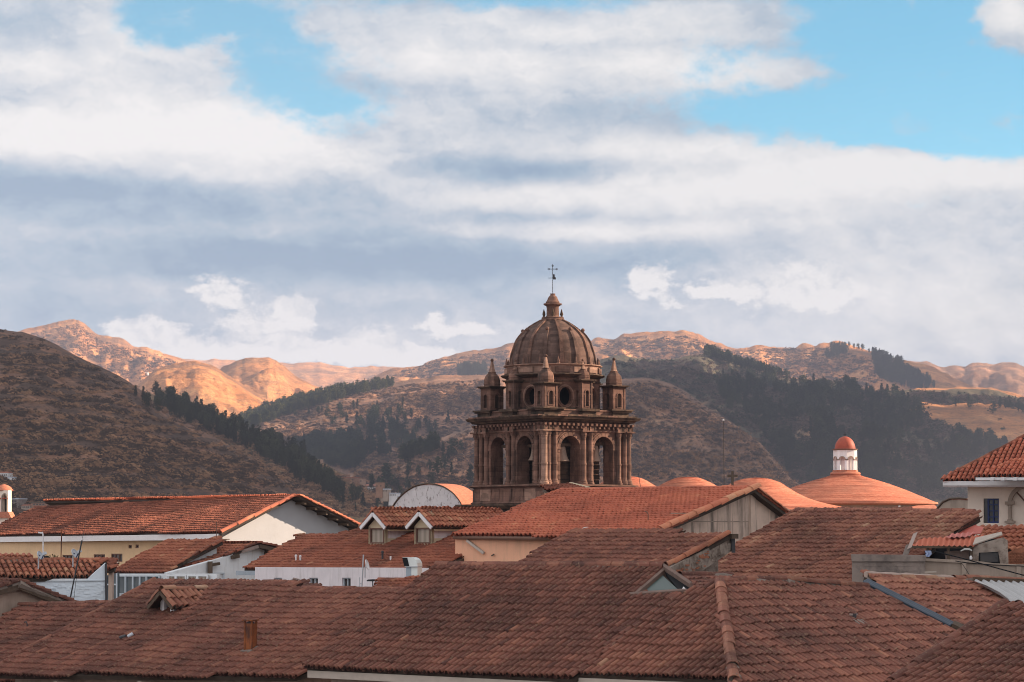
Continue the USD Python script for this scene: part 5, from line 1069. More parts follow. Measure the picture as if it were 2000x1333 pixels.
# belfry walls with two arches a side
z0, zs, zc = zt(948), zt(880), zt(840)
aw = .80
faces = [(-UY, UX), (-UX, -UY), (UY, -UX), (UX, UY)]                      # outward normal, direction along the face
for fi, (n_, u_) in enumerate(faces):
    pl = Plane(TC + n_ * 3.28 + Z * z0, u_, -Z); pl.N = n_.copy(); H = zc - z0; Hs = zs - z0
    ops = [sbox(c - aw, -Hs, c + aw, .02).union(Point(c, -Hs).buffer(aw, 24)) for c in (-1.30, 1.38)]
    hw = 3.28 if fi % 2 == 0 else 3.28 - .9
    part(tw, 'belfry_wall', pl.slab(sbox(-hw, -H, hw, 0).difference(shapely.union_all(ops)), -.9, 0), 'tower_stone')
    for ci, c in enumerate((-1.30, 1.38)):
        # arch ring of separate voussoirs and jambs of coursed blocks
        for k in range(9):
            a0, a1 = math.pi * k / 9 + .012, math.pi * (k + 1) / 9 - .012; t_ = np.linspace(a0, a1, 4)
            q = [(c + (aw - .012) * math.cos(a), -Hs - (aw - .012) * math.sin(a)) for a in t_] + [(c + (aw + .20) * math.cos(a), -Hs - (aw + .20) * math.sin(a)) for a in t_[::-1]]
            part(tw, 'arch_stone', pl.slab(Polygon(q), -.02, .085), 'tower_stone')
        part(tw, 'arch_moulding', pl.slab(Point(c, -Hs).buffer(aw + .29, 24).difference(Point(c, -Hs).buffer(aw + .215, 24)).intersection(sbox(-9, -99, 9, -Hs)), -.01, .05), 'tower_stone')
        if fi < 2:
            n_c = 8
            for k in range(n_c):
                y0, y1 = -Hs * k / n_c - .014, -Hs * (k + 1) / n_c + .014
                for sg in (-1, 1):
                    j0, j1 = sorted((c + sg * (aw - .035), c + sg * (aw + .03)))
                    part(tw, 'jamb_stone', pl.slab(sbox(j0, y1, j1, y0), -.9 - .02 * (k % 2), .03), 'tower_stone')
                    j0, j1 = sorted((c + sg * (aw - .01), c + sg * (aw + .20 - .05 * (k % 2))))
                    part(tw, 'jamb_stone', pl.slab(sbox(j0, y1, j1, y0), -.01, .06), 'tower_stone')
            part(tw, 'impost', pl.slab(sbox(c - aw - .24, -Hs - .06, c - aw + .06, -Hs + .06).union(sbox(c + aw - .06, -Hs - .06, c + aw + .24, -Hs + .06)), -.5, .10), 'tower_stone')
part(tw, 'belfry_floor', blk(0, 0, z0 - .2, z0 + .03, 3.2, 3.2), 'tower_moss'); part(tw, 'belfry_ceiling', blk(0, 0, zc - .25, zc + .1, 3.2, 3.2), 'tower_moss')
for k in range(10): part(tw, 'core_course', blk(0, 0, z0 + (zc - z0 - .3) * k / 10 + .02, z0 + (zc - z0 - .3) * (k + 1) / 10 - .01, 2.06 + .03 * (k % 2), 2.06 + .03 * (k % 2)), 'tower_moss')  # core added to block the view through and keep the arches dark
# engaged columns
def column(u, out, fi, r=.165, name='column', mat='tower_stone'):
    n_, u_ = faces[fi]; o = TC + n_ * (3.28 + out) + u_ * u
    zb, zk = z0, zt(858)
    prof = [(.01, zb), (r * 1.55, zb), (r * 1.55, zb + .10), (r * 1.3, zb + .13), (r * 1.38, zb + .20), (r * 1.1, zb + .27), (r, zb + .36), (r * 1.02, zb + 1.18), (r * 1.16, zb + 1.21), (r * 1.16, zb + 1.29), (r, zb + 1.33), (r * .95, zk - .02), (r * 1.1, zk), (r * 1.05, zk + .05), (r * 1.2, zk + .12), (r * 1.5, zk + .30), (r * 1.6, zk + .34), (.01, zk + .34)]
    c = part(tw, name, lathe(prof, 12, o), mat, smooth=35)
    for k in range(6):
        a = k * math.pi / 3; d_ = np.array([math.cos(a), math.sin(a), 0]); part(c, 'leaf', obox(o + d_ * r * 1.28 + Z * (zk + .20), d_, np.cross(Z, d_), Z, .03, .045, .09), mat)
    part(c, 'abacus', obox(o + Z * (zk + .38), u_, n_, Z, r * 1.75, r * 1.75, .045), mat)
    return c
COLS = [-3.05, -2.52, -.24, .30, 2.58, 3.08]
for fi in (0, 1):
    for u in COLS: column(u, .06, fi)
for fi in (2, 3):
    for u in (-3.05, 3.05): column(u, .06, fi)
for sx, sy in ((-1, -1), (1, -1), (-1, 1)):
    o = TP(sx * 3.34, sy * 3.34, 0) - TC; fi = 0; n_, u_ = faces[0]
    column(sx * 3.36, .08 if sy < 0 else -6.68 - .08, 0, r=.19, mat='tower_pale' if (sx, sy) == (-1, -1) else 'tower_stone')
# entablature: architrave with breaks over the columns, frieze, brackets, cornice
z_a, z_f, z_c = zt(846.5), zt(838), zt(829)
en = ring_block(tw, 'entablature', [(3.30, zc - .35), (3.34, z_a - .04), (3.40, z_a), (3.40, z_a + .10), (3.34, z_a + .12), (3.34, z_f), (3.42, z_f + .04), (3.42, z_c)], 'tower_stone')
for fi in (0, 1):
    n_, u_ = faces[fi]
    for u in COLS + [-3.36, 3.36]:
        part(en, 'ressaut', obox(TC + n_ * 3.45 + u_ * u + Z * (z_a - .02 + z_f) / 2 - Z * .0 + Z * 0, u_, n_, Z, .20, .12, (z_f - z_a) / 2 + .06), 'tower_stone')
        part(en, 'dart', obox(TC + n_ * 3.52 + u_ * (u + .20) + Z * (z_f - .12), u_, n_, Z, .035, .07, .13), 'tower_moss')
    for i in range(20):
        u = -3.5 + 7.0 * i / 19
        part(en, 'bracket', [obox(TC + n_ * 3.56 + u_ * u + Z * (z_f + .13), u_, n_, Z, .085, .14, .07), obox(TC + n_ * 3.49 + u_ * u + Z * (z_f - .01), u_, n_, Z, .065, .085, .10)], 'tower_stone')
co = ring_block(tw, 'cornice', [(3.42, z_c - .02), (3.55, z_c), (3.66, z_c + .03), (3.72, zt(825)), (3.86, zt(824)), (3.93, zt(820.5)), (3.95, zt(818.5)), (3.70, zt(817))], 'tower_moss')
for fi in (0, 1):
    n_, u_ = faces[fi]; r_ = np.random.default_rng(60 + fi)
    for i in range(9):
        u = -3.6 + 7.2 * (i + .5) / 9; part(co, 'coping_stone', obox(TC + n_ * 3.86 + u_ * u + Z * (zt(818.5) + .02 + r_.uniform(0, .03)), u_, n_, Z, .39, .14, .05), 'tower_moss' if r_.random() < .7 else 'tower_stone')
# attic with pedestals below the drum and turrets
ring_block(tw, 'attic', [(3.30, zt(818)), (3.30, zt(808)), (3.36, zt(807)), (3.36, zt(805)), (3.2, zt(804))], 'tower_stone')
PK = 2.74
for sx, sy in ((-1, -1), (1, -1), (-1, 1), (1, 1)):
    part(tw, 'pedestal', [blk(sx * PK, sy * PK, zt(818), zt(808), .66, .66), blk(sx * PK, sy * PK, zt(807.8), zt(805), .80, .80), blk(sx * PK, sy * PK, zt(804.9), zt(802), .88, .88)], 'tower_moss')
for a_, b_ in ((0, -3.1), (-3.1, 0), (0, 3.1), (3.1, 0)):
    part(tw, 'pedestal', [blk(a_, b_, zt(818), zt(808), .55, .55), blk(a_, b_, zt(807.8), zt(803), .70, .70)], 'tower_moss')
zd0 = zt(805)
# drum with oval windows
RO = 2.98; RA = RO * math.cos(math.pi / 8); hw = RO * math.sin(math.pi / 8)
for k in range(8):
    th = math.radians(22.5 + 45 * k); n_ = UX * math.cos(th) + UY * math.sin(th); u_ = np.cross(Z, n_)
    pl = Plane(TC + n_ * RA + Z * zd0, u_, -Z); pl.N = n_; H = zt(737) - zd0
    ov = shapely.affinity.translate(shapely.affinity.scale(Point(0, 0).buffer(1, 20), .40, .56), 0, -(zt(778.5) - zd0))
    part(tw, 'drum_wall', pl.slab(sbox(-hw, -H, hw, 0).difference(ov), -.45, 0), 'tower_stone')
    ov2 = shapely.affinity.scale(ov, 1.42, 1.30); ov3 = shapely.affinity.scale(ov, 1.22, 1.17)
    part(tw, 'oval_frame', pl.slab(ov3.difference(ov), -.03, .12), 'tower_stone'); part(tw, 'oval_frame', pl.slab(ov2.difference(ov3), -.01, .06), 'tower_pale')
    part(tw, 'drum_band', pl.slab(sbox(-hw, -(zt(748) - zd0), hw, -(zt(750.5) - zd0)), -.01, .06), 'tower_moss')
part(tw, 'drum_core', lathe([(1.6, zd0), (1.6, zt(737))], 16, TC), 'black')  # black core added so the oval windows look dark inside
part(tw, 'drum_base', lathe([(RO + .02, zd0 - .1), (RO + .12, zt(803)), (RO + .10, zt(800.5)), (RO, zt(799.5))], 8, TC, a0=BETA), 'tower_moss')
part(tw, 'drum_cornice', lathe([(2.7, zt(743)), (3.0, zt(741)), (3.06, zt(739.5)), (3.20, zt(738.5)), (3.30, zt(736.5)), (3.28, zt(735)), (2.9, zt(734.5))], 32, TC), 'tower_moss')
part(tw, 'parapet', lathe([(2.98, zt(735)), (2.98, zt(719.5)), (3.04, zt(719)), (3.12, zt(717.5)), (3.12, zt(716)), (2.96, zt(715.5)), (2.3, zt(715.3))], 48, TC), 'tower_pale')
for k in range(16):
    a = math.tau * (k + .5) / 16; d_ = np.array([math.cos(a), math.sin(a), 0]); part(tw, 'parapet_panel', obox(TC + d_ * 2.98 + Z * (zt(727)), np.cross(Z, d_), d_, Z, .46, .06, .17), 'tower_pale' if k % 3 else 'tower_stone')
for k in range(16):
    a = math.tau * k / 16 + .1; o = TC + np.array([math.cos(a), math.sin(a), 0]) * 2.94
    part(tw, 'obelisk', lathe([(.12, zt(716)), (.12, zt(714.5)), (.075, zt(713.5)), (.085, zt(711)), (.02, zt(702)), (.001, zt(701))], 6, o), 'tower_stone')
# dome with long and short ribs
dp = np.array([(2.62, 716), (2.60, 708), (2.54, 696), (2.42, 684), (2.27, 670), (1.96, 655.5), (1.53, 643), (1.00, 632), (.66, 626.5)])
dp[:, 0] *= 1.035; kk = np.linspace(0, len(dp) - 1, 30); dr_, dy_ = PchipInterpolator(range(len(dp)), dp[:, 0])(kk), PchipInterpolator(range(len(dp)), dp[:, 1])(kk)
stone_look('dome_stone', (.120, .074, .060), (.040, .031, .028), course=4.6, streak=.55)
dm = part(tw, 'dome', lathe([(r, zt(y)) for r, y in zip(dr_, dy_)], 64, TC), 'dome_stone', smooth=40)
for k in range(16):
    a = math.tau * k / 16 + math.radians(11); d_ = np.array([math.cos(a), math.sin(a), 0]); sd2 = np.cross(Z, d_)
    full = k % 2 == 0; last = 30 if full else 21
    P_ = np.array([TC + d_ * (r + .02) + Z * zt(y) for r, y in zip(dr_[:last], dy_[:last])]); wd_ = np.linspace(.15, .07 if full else .10, last)
    nr = np.array([d_ * .7 + Z * .5] * last)
    v = np.concatenate([P_ - sd2 * wd_[:, None] - d_ * .06, P_ - sd2 * wd_[:, None] * .85 + d_ * .07 + Z * .05, P_ + sd2 * wd_[:, None] * .85 + d_ * .07 + Z * .05, P_ + sd2 * wd_[:, None] - d_ * .06])
    f = [[r * last + i, r * last + i + 1, (r + 1) * last + i + 1, (r + 1) * last + i] for r in range(3) for i in range(last - 1)] + [[last - 1, 2 * last - 1, 3 * last - 1, 4 * last - 1]]
    part(dm, 'rib', (v, np.array(f)), 'tower_stone' if full else 'dome_stone')
    if not full: b_ = trimesh.creation.icosphere(2, .12); part(dm, 'knob', (b_.vertices + P_[-1] + d_ * .10 + Z * .08, b_.faces), 'tower_stone', smooth=True)
# crowning lantern, finials, rod and cross
part(tw, 'crown_base', lathe([(.70, zt(628)), (.74, zt(626)), (.70, zt(623)), (.72, zt(621.5)), (.66, zt(620)), (.42, zt(619.5))], 24, TC), 'tower_stone')
part(tw, 'crown_shaft', lathe([(.44, zt(620)), (.40, zt(617)), (.385, zt(602)), (.40, zt(600)), (.44, zt(598)), (.56, zt(596.5)), (.60, zt(594.5)), (.58, zt(593.5)), (.42, zt(593)), (.45, zt(590.5)), (.40, zt(589.5)), (.34, zt(586)), (.30, zt(582)), (.22, zt(579)), (.15, zt(577)), (.14, zt(576)), (.17, zt(575)), (.17, zt(574)), (.01, zt(574))], 24, TC), 'tower_stone', smooth=30)
for k in range(4):
    a = math.radians(0 + 90 * k); o = TC + np.array([math.cos(a), math.sin(a), 0]) * .56
    part(tw, 'finial', lathe([(.10, zt(621)), (.10, zt(619.5)), (.06, zt(618.5)), (.105, zt(615)), (.08, zt(611)), (.03, zt(606)), (.005, zt(604))], 10, o), 'tower_moss')
cr = part(tw, 'cross', [tube([TC + Z * zt(574), TC + Z * zt(517)], .022, 6), bar(TC + Z * zt(526) - [.26, 0, 0], TC + Z * zt(526) + [.26, 0, 0], .03)], 'dark_iron')
for dx in (-.25, .25): part(cr, 'scroll', trimesh.creation.torus(.055, .015, 10, 6).apply_transform(trimesh.transformations.rotation_matrix(math.pi / 2, [1, 0, 0])).apply_translation(TC + Z * zt(526) + [dx, 0, 0]), 'dark_iron')
part(cr, 'scroll', trimesh.creation.torus(.055, .015, 10, 6).apply_transform(trimesh.transformations.rotation_matrix(math.pi / 2, [1, 0, 0])).apply_translation(TC + Z * zt(519.5)), 'dark_iron')
part(cr, 'vane', [slab(Polygon([(0, 0), (.20, 0), (.20, .14), (.13, .16), (.12, .34), (0, .34)]), TC + Z * zt(546.5), np.array([1.0, 0, 0]), Z, np.array([0, -1.0, 0]), -.01, .01), bar(TC + Z * zt(543.5) - [.28, 0, 0], TC + Z * zt(543.5), .02)], 'dark_iron')
# corner turrets and the smaller ones on the drum
def turret(x, y, yb, yc, hw, sc, name='turret'):
    o = TP(x, y, 0); t = part(tw, name, [blk(x, y, zt(yb), zt(yc), hw - .10, hw - .10)], 'tower_moss'); zb, zk = zt(yb), zt(yc); H = zk - zb
    for n_, u_ in faces:
        pl = Plane(o + n_ * hw + Z * zb, u_, -Z); pl.N = n_.copy(); a_ = sbox(-.16 * sc, -H * .62, .16 * sc, -.16).union(Point(0, -H * .62).buffer(.16 * sc, 12))
        part(t, 'niche_wall', pl.slab(sbox(-hw, -H, hw, 0).difference(a_), -.09, 0), 'tower_stone')
        part(t, 'niche_frame', pl.slab(a_.buffer(.055).difference(a_).intersection(sbox(-1, -9, 1, -.12)), 0, .04), 'tower_stone')
        part(t, 'band', pl.slab(sbox(-hw - .02, -H * .57, -.16 * sc - .03, -H * .53).union(sbox(.16 * sc + .03, -H * .57, hw + .02, -H * .53)), 0, .035), 'tower_stone')
        for sg in (-1, 1): part(t, 'pilaster', pl.slab(sbox(*sorted((sg * hw, sg * (hw - .11))), ).buffer(0) if False else sbox(min(sg * hw, sg * (hw - .11)), -H, max(sg * hw, sg * (hw - .11)), 0), 0, .03), 'tower_stone')
    q = lambda h: [blk(x, y, zk + h[1], zk + h[2], h[0], h[0])]
    part(t, 'cornice', [blk(x, y, zk, zk + .06, hw + .06, hw + .06), blk(x, y, zk + .06, zk + .11, hw + .14, hw + .14), blk(x, y, zk + .11, zk + .17, hw + .20, hw + .20)], 'tower_moss')
    zc_ = zk + .17; r = hw * 1.08
    part(t, 'cap', lathe([(r * .98, zc_), (r * .98, zc_ + .14), (r * 1.04, zc_ + .17), (r * .96, zc_ + .22), (r * .98, zc_ + .36 * sc), (r * .86, zc_ + .56 * sc), (r * .60, zc_ + .72 * sc), (r * .45, zc_ + .78 * sc), (r * .50, zc_ + .80 * sc), (r * .48, zc_ + .85 * sc), (.01, zc_ + .86 * sc)], 8, o, a0=BETA + math.pi / 8), 'tower_stone')
    zs_ = zc_ + .85 * sc
    part(t, 'spire', lathe([(.20 * sc, zs_), (.18 * sc, zs_ + .05), (.065 * sc, zs_ + .62 * sc), (.09 * sc, zs_ + .64 * sc)], 4, o, a0=BETA + math.pi / 4), 'tower_pale')
    b_ = trimesh.creation.icosphere(2, .095 * sc); part(t, 'ball', (b_.vertices + o + Z * (zs_ + .70 * sc), b_.faces), 'tower_stone', smooth=True)
for sx, sy in ((-1, -1), (1, -1), (-1, 1), (1, 1)): turret(sx * PK, sy * PK, 802, 760, .50, 1.08)
for a_, b_ in ((0, -2.98), (-2.98, 0), (0, 2.98), (2.98, 0)): turret(a_, b_, 803, 752, .42, .80, 'drum_turret')
# bells, one hung in each visible arch
BN = ['broad bronze bell hanging in the left arch of the tower side facing right', 'narrow greenish bell hanging in the outermost right arch of the tower', 'bell half hidden behind the pier of the outermost left arch', 'small bell half hidden in the arch just left of the tower corner']
for bi, (fi, u, r, h, ytop) in enumerate(((0, -1.30, .46, .92, 875), (0, 1.38, .36, .98, 872), (1, 1.38, .40, .80, 877), (1, -1.30, .30, .62, 876))):
    n_, u_ = faces[fi]; o = TC + n_ * (3.28 - .72) + u_ * u; zt_ = zt(ytop)
    b = thing('bell', BN[bi], 'bell', 'bells hung in the tower arches', o); prof = [(.02, zt_), (r * .34, zt_ - .02), (r * .46, zt_ - h * .12), (r * .52, zt_ - h * .35), (r * .62, zt_ - h * .62), (r * .80, zt_ - h * .85), (r, zt_ - h), (r * .94, zt_ - h - .02), (r * .7, zt_ - h * .85)]
    part(b, 'body', lathe(prof, 28, o), 'bell_metal', smooth=40)
    part(b, 'yoke', obox(o + Z * (zt_ + .10), u_, n_, Z, .62, .08, .09), 'timber'); part(b, 'hanger', [bar(o + Z * (zt_ - .02), o + Z * (zt_ + .42), .06), bar(o + Z * (zt_ + .30) - u_ * .3, o + Z * (zt_ + .30) + u_ * .3, .05)], 'dark_iron')
    part(b, 'clapper', [tube([o + Z * (zt_ - .1), o + Z * (zt_ - h - .05)], .025, 6)], 'dark_iron')
# fragment of another tower at the left edge
lt_ = thing('small_belfry', 'slim cream belfry with an arched opening, cut by the left edge', 'bell tower')
wX = upright(6, 1000, 190, 20); arch_ = wX.poly([(5.5, 1000), (13, 1000), (13, 975), (12, 969), (9.5, 966), (6.5, 969), (5.5, 975)])
part(lt_, 'wall', wX.slab(wX.poly([(-14, 958), (15.5, 958), (15.5, 1090), (-14, 1090)]).difference(arch_), -.5, 0), 'cream_pale'); part(lt_, 'opening', wX.slab(arch_, -.6, -.3), 'dark_pane')
part(lt_, 'arch_moulding', wX.slab(arch_.buffer(.10).difference(arch_.buffer(.02)), 0, .08), 'tan_render'); part(lt_, 'band', wX.slab([(-14, 972.5), (15.8, 972.5), (15.8, 975), (-14, 975)], 0, .06), 'cupola_red')
c = wX.to3(wX.uv([(-1, 958)]), -.6)[0]; part(lt_, 'cap', lathe([(.66, c[2]), (.60, c[2] + .10), (.52, c[2] + .22), (.30, c[2] + .36), (.02, c[2] + .45)], 16, [c[0], c[1], 0]), 'dome_tile', smooth=40); part(lt_, 'cornice', lathe([(.5, c[2] - .05), (.70, c[2] - .02), (.70, c[2] + .02), (.5, c[2] + .03)], 16, [c[0], c[1], 0]), 'cupola_red')
part(lt_, 'base', wX.slab([(-20, 1000), (18, 1000), (24, 1012), (-24, 1012)], -.5, .15), 'dome_tile')
# ------------------------------------------------------------------ things standing on the roofs
def on(pl, px, py, h=0.0): return pl.to3(pl.uv([(px, py)]), h)[0]
# rusty flue
fb = on(pC, 489, 1275); fl_ = thing('chimney_flue', 'square rusty metal flue standing on the left foreground roof', 'chimney', loc=fb); kf = fb[1] / FPX; H_ = 64 * kf; w_ = .10
ax_, ay_ = E1(28), np.cross(Z, E1(28))
fc = 0
for n_, u_ in ((ax_, ay_), (-ax_, ay_), (ay_, ax_), (-ay_, ax_)):
    part(fl_, 'side_plate', obox(fb + n_ * w_ + Z * H_ * .42, u_, n_, Z, w_ - .012, .008, H_ * .46), 'rust')
for a_ in (-1, 1):
    for b_ in (-1, 1): part(fl_, 'corner_strip', obox(fb + ax_ * a_ * w_ + ay_ * b_ * w_ + Z * H_ * .46, ax_, ay_, Z, .018, .018, H_ * .50), 'rust')
part(fl_, 'cap', obox(fb + Z * (H_ * .98), ax_, ay_, Z, w_ + .05, w_ + .05, .018), 'rust'); part(fl_, 'inner_pipe', tube([fb + Z * H_ * .3, fb + Z * H_ * .93], .10, 10), 'dark_iron')
part(fl_, 'flashing', obox(fb + pC.N * .06, pC.U, pC.V, pC.N, .17, .16, .05), 'mortar')
# little dormer vent on the left foreground roof
db = on(pC, 326, 1199); dv = thing('roof_vent', 'little whitewashed dormer vent with an arched hole and its own tile roof', 'dormer', loc=db); ax_, sd_2 = -E2(40), E1(40); km = db[1] / FPX
fp = Plane(db, sd_2, -Z); fp.N = -ax_; ho = sbox(-.12, -.26, .12, .05).union(Point(0, -.26).buffer(.12, 10))
part(dv, 'front_wall', fp.slab(Polygon([(-.26, .15), (-.26, -.30), (0, -.56), (.26, -.30), (.26, .15)]).difference(ho), -.10, 0), 'white_paint'); part(dv, 'opening', fp.slab(ho, -.5, -.3), 'black')  # the opening is a black slab painting the dark inside the hole
for sg in (-1, 1): spp = Plane(db + sd_2 * sg * .26, ax_, -Z); spp.N = sd_2 * sg; part(dv, 'side_wall', spp.slab(sbox(0, -.30, 1.5, .2), -.08, 0), 'white_paint')
ap = db + Z * .60 - ax_ * .22
for sg in (1, -1):
    low = ap + sd_2 * sg * .48 - Z * .42; pl = Plane(ap, ax_, low - ap); pl.N = pl.N if pl.N[2] > 0 else -pl.N
    r = tiled(dv, 'roof', pl, sbox(0, .0, 1.55, np.linalg.norm(low - ap)), 'tile_old', 201 + sg, w=.19, L=.27, n_single=40, mean=.68, deck=.05, jit=2.2)
    part(dv, 'bargeboard', bar(ap - Z * .04 - ax_ * .02, low - Z * .04 - ax_ * .02, .05, .09), 'timber')
    if sg > 0: caps(r, ap + Z * .02, ap + ax_ * 1.55 + Z * .03, 'tile_old', 204, r=.10, step=.38, mean=.72, mortar=False)
# vents and pipes
PL = {'C': pC, 'D': pD, 'F': pF, 'L': pL, 'K': pK, 'J': pJ}
def vent(pl, px, py, h, r, mat, label, cap=True, group=None, n=10):
    b = on(pl, px, py); t = thing('vent_pipe', label, 'pipe', group, b); part(t, 'tube', tube([b - Z * .1, b + Z * h], r, n), mat); part(t, 'collar', lathe([(r * 1.8, b[2] - .02), (r * 1.3, b[2] + .04), (r, b[2] + .05)], n, [b[0], b[1], 0]), mat)
    if cap: part(t, 'cap', lathe([(.01, b[2] + h + .05), (r * 1.35, b[2] + h + .02), (r * 1.35, b[2] + h - .03), (r, b[2] + h - .05)], n, [b[0], b[1], 0]), mat)
vent(pL, 578, 1099, .26, .035, 'white_paint', 'left one of a close pair of thin white vent pipes low on the dormer roof'); vent(pL, 586.5, 1100, .26, .035, 'white_paint', 'right one of a close pair of thin white vent pipes low on the dormer roof')
vent(pL, 747, 1098, .38, .04, 'dark_iron', 'dark vent pipe with white foot below the right dormer'); vent(pL, 763, 1099, .24, .035, 'white_paint', 'short white vent pipe beside the dark one below the right dormer', cap=False)
b = on(pC, 236, 1252); t = thing('roof_fitting', 'pair of small grey pipe stubs lying on the left foreground roof', 'pipe', loc=b); part(t, 'pipe', tube([b + pC.N * .08, b + pC.N * .10 + pC.U * .16 - pC.V * .07], .05, 8), 'dark_iron'); part(t, 'pipe', tube([b + pC.N * .08 + pC.U * .20 - pC.V * .1, b + pC.N * .12 + pC.U * .30 - pC.V * .20], .045, 8), 'dish_grey')
b = on(pD, 53, 1230); t = thing('hooked_pipe', 'thin hooked pipe on the dark roof in the lower left', 'pipe', loc=b); part(t, 'tube', tube([b, b + Z * .16, b + Z * .22 - E1(40) * .05, b + Z * .2 - E1(40) * .12], .018, 6), 'dark_iron')
b = on(pF, 1667, 1213); t = thing('roof_fitting', 'small dark broken stub on the right hip slope', 'vent', loc=b); part(t, 'stub', obox(b + Z * .06, pF.U, E1(42), Z, .05, .04, .10), 'dark_iron'); part(t, 'flap', obox(b + Z * .14, pF.U, E1(42), Z, .10, .03, .02), 'board'); part(t, 'patch', obox(b + pF.V * .18 + pF.N * .07, pF.U, pF.V, pF.N, .14, .10, .02), 'mortar')
b = on(pK, 1266, 1022); t = thing('hooked_pipe', 'thin curved pipe rising from the middle of the bright orange roof', 'pipe', loc=b); part(t, 'tube', tube([b, b + Z * .32, b + Z * .40 - E1(38) * .06, b + Z * .42 - E1(38) * .14], .022, 6), 'brown_frame')
b = on(pK, 1143, 1037); t = thing('patch', 'small white scrap lying at the lower edge of the bright orange roof', 'scrap', loc=b); part(t, 'sheet', obox(b + pK.N * .10, pK.U, pK.V, pK.N, .09, .10, .015), 'bright_cloth')
b = on(pJ, 1290, 1108); t = thing('stick', 'short pale upright pipe beside the skylight ridge', 'pipe', loc=b); part(t, 'tube', tube([b, b + Z * .13], .025, 8), 'pale_timber')
for k, (px, py, top, Y, ln) in enumerate(((1250, 958, 926, 106, 'thin leaning wire aerial on the orange ridge beside the tower'), )):
    b, e = at(px + 2, py, Y), at(px - 3, top, Y); t = thing('aerial', ln, 'aerial', loc=b); part(t, 'rod', tube([b, e], .012, 5), 'dark_iron')
t = thing('leaning_pipe', 'short white pipe leaning at the edge of the centre roof', 'pipe'); part(t, 'tube', tube([at(822, 1150, 69), at(818, 1128, 69)], .03, 8), 'white_paint')
# duct with a bent cowl
db = at(803, 1135, 94); du = thing('ventilation_duct', 'shiny bent metal air duct with a black mouth before the zinc gutter', 'duct', loc=db)
ux_ = np.array([1.0, 0, 0]); fz = np.array([.35, -.94, 0])
prof_o = [(806, 1135), (806, 1108), (804, 1102), (800, 1098), (795, 1096), (786, 1089), (803, 1089), (808, 1090.5), (812, 1094), (815, 1100), (815.5, 1108), (815.5, 1135)]
pd_ = upright(803, 1112, 94, 14)
part(du, 'elbow', pd_.slab([(797, 1107), (790, 1107.5), (786, 1089), (803, 1089), (808, 1090.5), (812, 1094), (815, 1100), (815.5, 1107)], -.62, 0), 'duct_metal')
part(du, 'shaft', pd_.slab([(803, 1107.2), (815.2, 1107.2), (815.2, 1160), (803, 1160)], -.58, -.015), 'duct_metal')
part(du, 'shaft', pd_.slab([(792.5, 1107.2), (802.8, 1107.2), (802.8, 1160), (792.5, 1160)], -.60, -.03), 'zinc')
part(du, 'mouth', pd_.slab([(785.6, 1089.6), (795.5, 1089.6), (799.5, 1106.8), (790, 1106.8)], .0, .02), 'black')
part(du, 'joint_ring', pd_.slab([(791.5, 1106.4), (816, 1106.4), (816, 1107.8), (791.5, 1107.8)], -.6, .035), 'galvanised')
# dishes
def dish(px, py, Y, w_px, h_px, facing, label, tilt, arm=True, logo=True, mat='dish_grey', mast=None):
    c = at(px, py, Y); t = thing('satellite_dish', label, 'satellite dish', 'satellite dishes on the roofs', c); R = h_px * Y / FPX / 2
    n_ = unit(facing); s_ = unit(np.cross(Z, n_)); u_ = np.cross(n_, s_); g = np.linspace(0, 1, 7); a = np.arange(24) * math.tau / 24
    v = np.array([c + (s_ * math.cos(x) * .92 + u_ * math.sin(x)) * R * r + n_ * R * .22 * (r * r - 1) for r in g[1:] for x in a]); f = [[i * 24 + j, i * 24 + (j + 1) % 24, (i + 1) * 24 + (j + 1) % 24, (i + 1) * 24 + j] for i in range(5) for j in range(24)]
    f = np.array(f); f = np.vstack([f[:, [0, 1, 2]], f[:, [0, 2, 3]], [[0, j, j + 1] for j in range(1, 23)]])
    part(t, 'reflector', (v, f), mat, smooth=True); part(t, 'rim', tube([c + (s_ * math.cos(x) * .92 + u_ * math.sin(x)) * R for x in np.linspace(0, math.tau, 25)], .012, 5), mat)
    if logo:
        for q in ((-.10, .12, .14, .05), (.12, .06, .12, .05), (.02, -.06, .20, .035)): cc = c + s_ * q[0] * R + u_ * q[1] * R - n_ * R * .18; part(t, 'logo', obox(cc, s_, u_, n_, q[2] * R, q[3] * R, .004), 'logo_dark')
    if arm: e = c + n_ * R * 1.25 - u_ * R * .15; part(t, 'arm', tube([c - u_ * R, e], .018, 6), 'logo_dark'); part(t, 'receiver', obox(e, n_, s_, u_, .06, .04, .04), 'dish_grey'); 
    part(t, 'bracket', tube([c - n_ * R * .25, c - n_ * R * .5 - Z * R * .6, c - n_ * R * .5 - Z * (R + .25)], .022, 6), 'galvanised')
    return t
dish(78.5, 1085, 81, 17, 17, (.80, -.42, .42), 'leftmost grey satellite dish, beside the white lamp pole', 0)
dish(146, 1081, 81.5, 15, 18, (.80, -.42, .42), 'grey satellite dish behind the leaning aerial pole on the white brick house', 0)
dish(717.3, 1103, 86, 9, 19, (.93, -.25, .26), 'white satellite dish on a thin mast before the dormer roof', 0, arm=False, logo=False, mat='white_paint')
dish(812, 1005, 118, 13, 13, (.1, -.9, .35), 'round white dish peeping over the right dormer ridge', 0, arm=False, logo=False, mat='white_paint')
mp = thing('mast', 'thin pale mast carrying the white dish before the dormer roof', 'mast'); part(mp, 'pole', tube([at(706.5, 1152, 86.2), at(710, 1084, 86.2)], .022, 8), 'galvanised'); part(mp, 'side_pole', tube([at(702.5, 1152, 86.2), at(702.5, 1128, 86.2)], .016, 6), 'galvanised'); part(mp, 'clamp', bar(at(702, 1140, 86.2), at(708, 1140, 86.2), .03), 'galvanised')
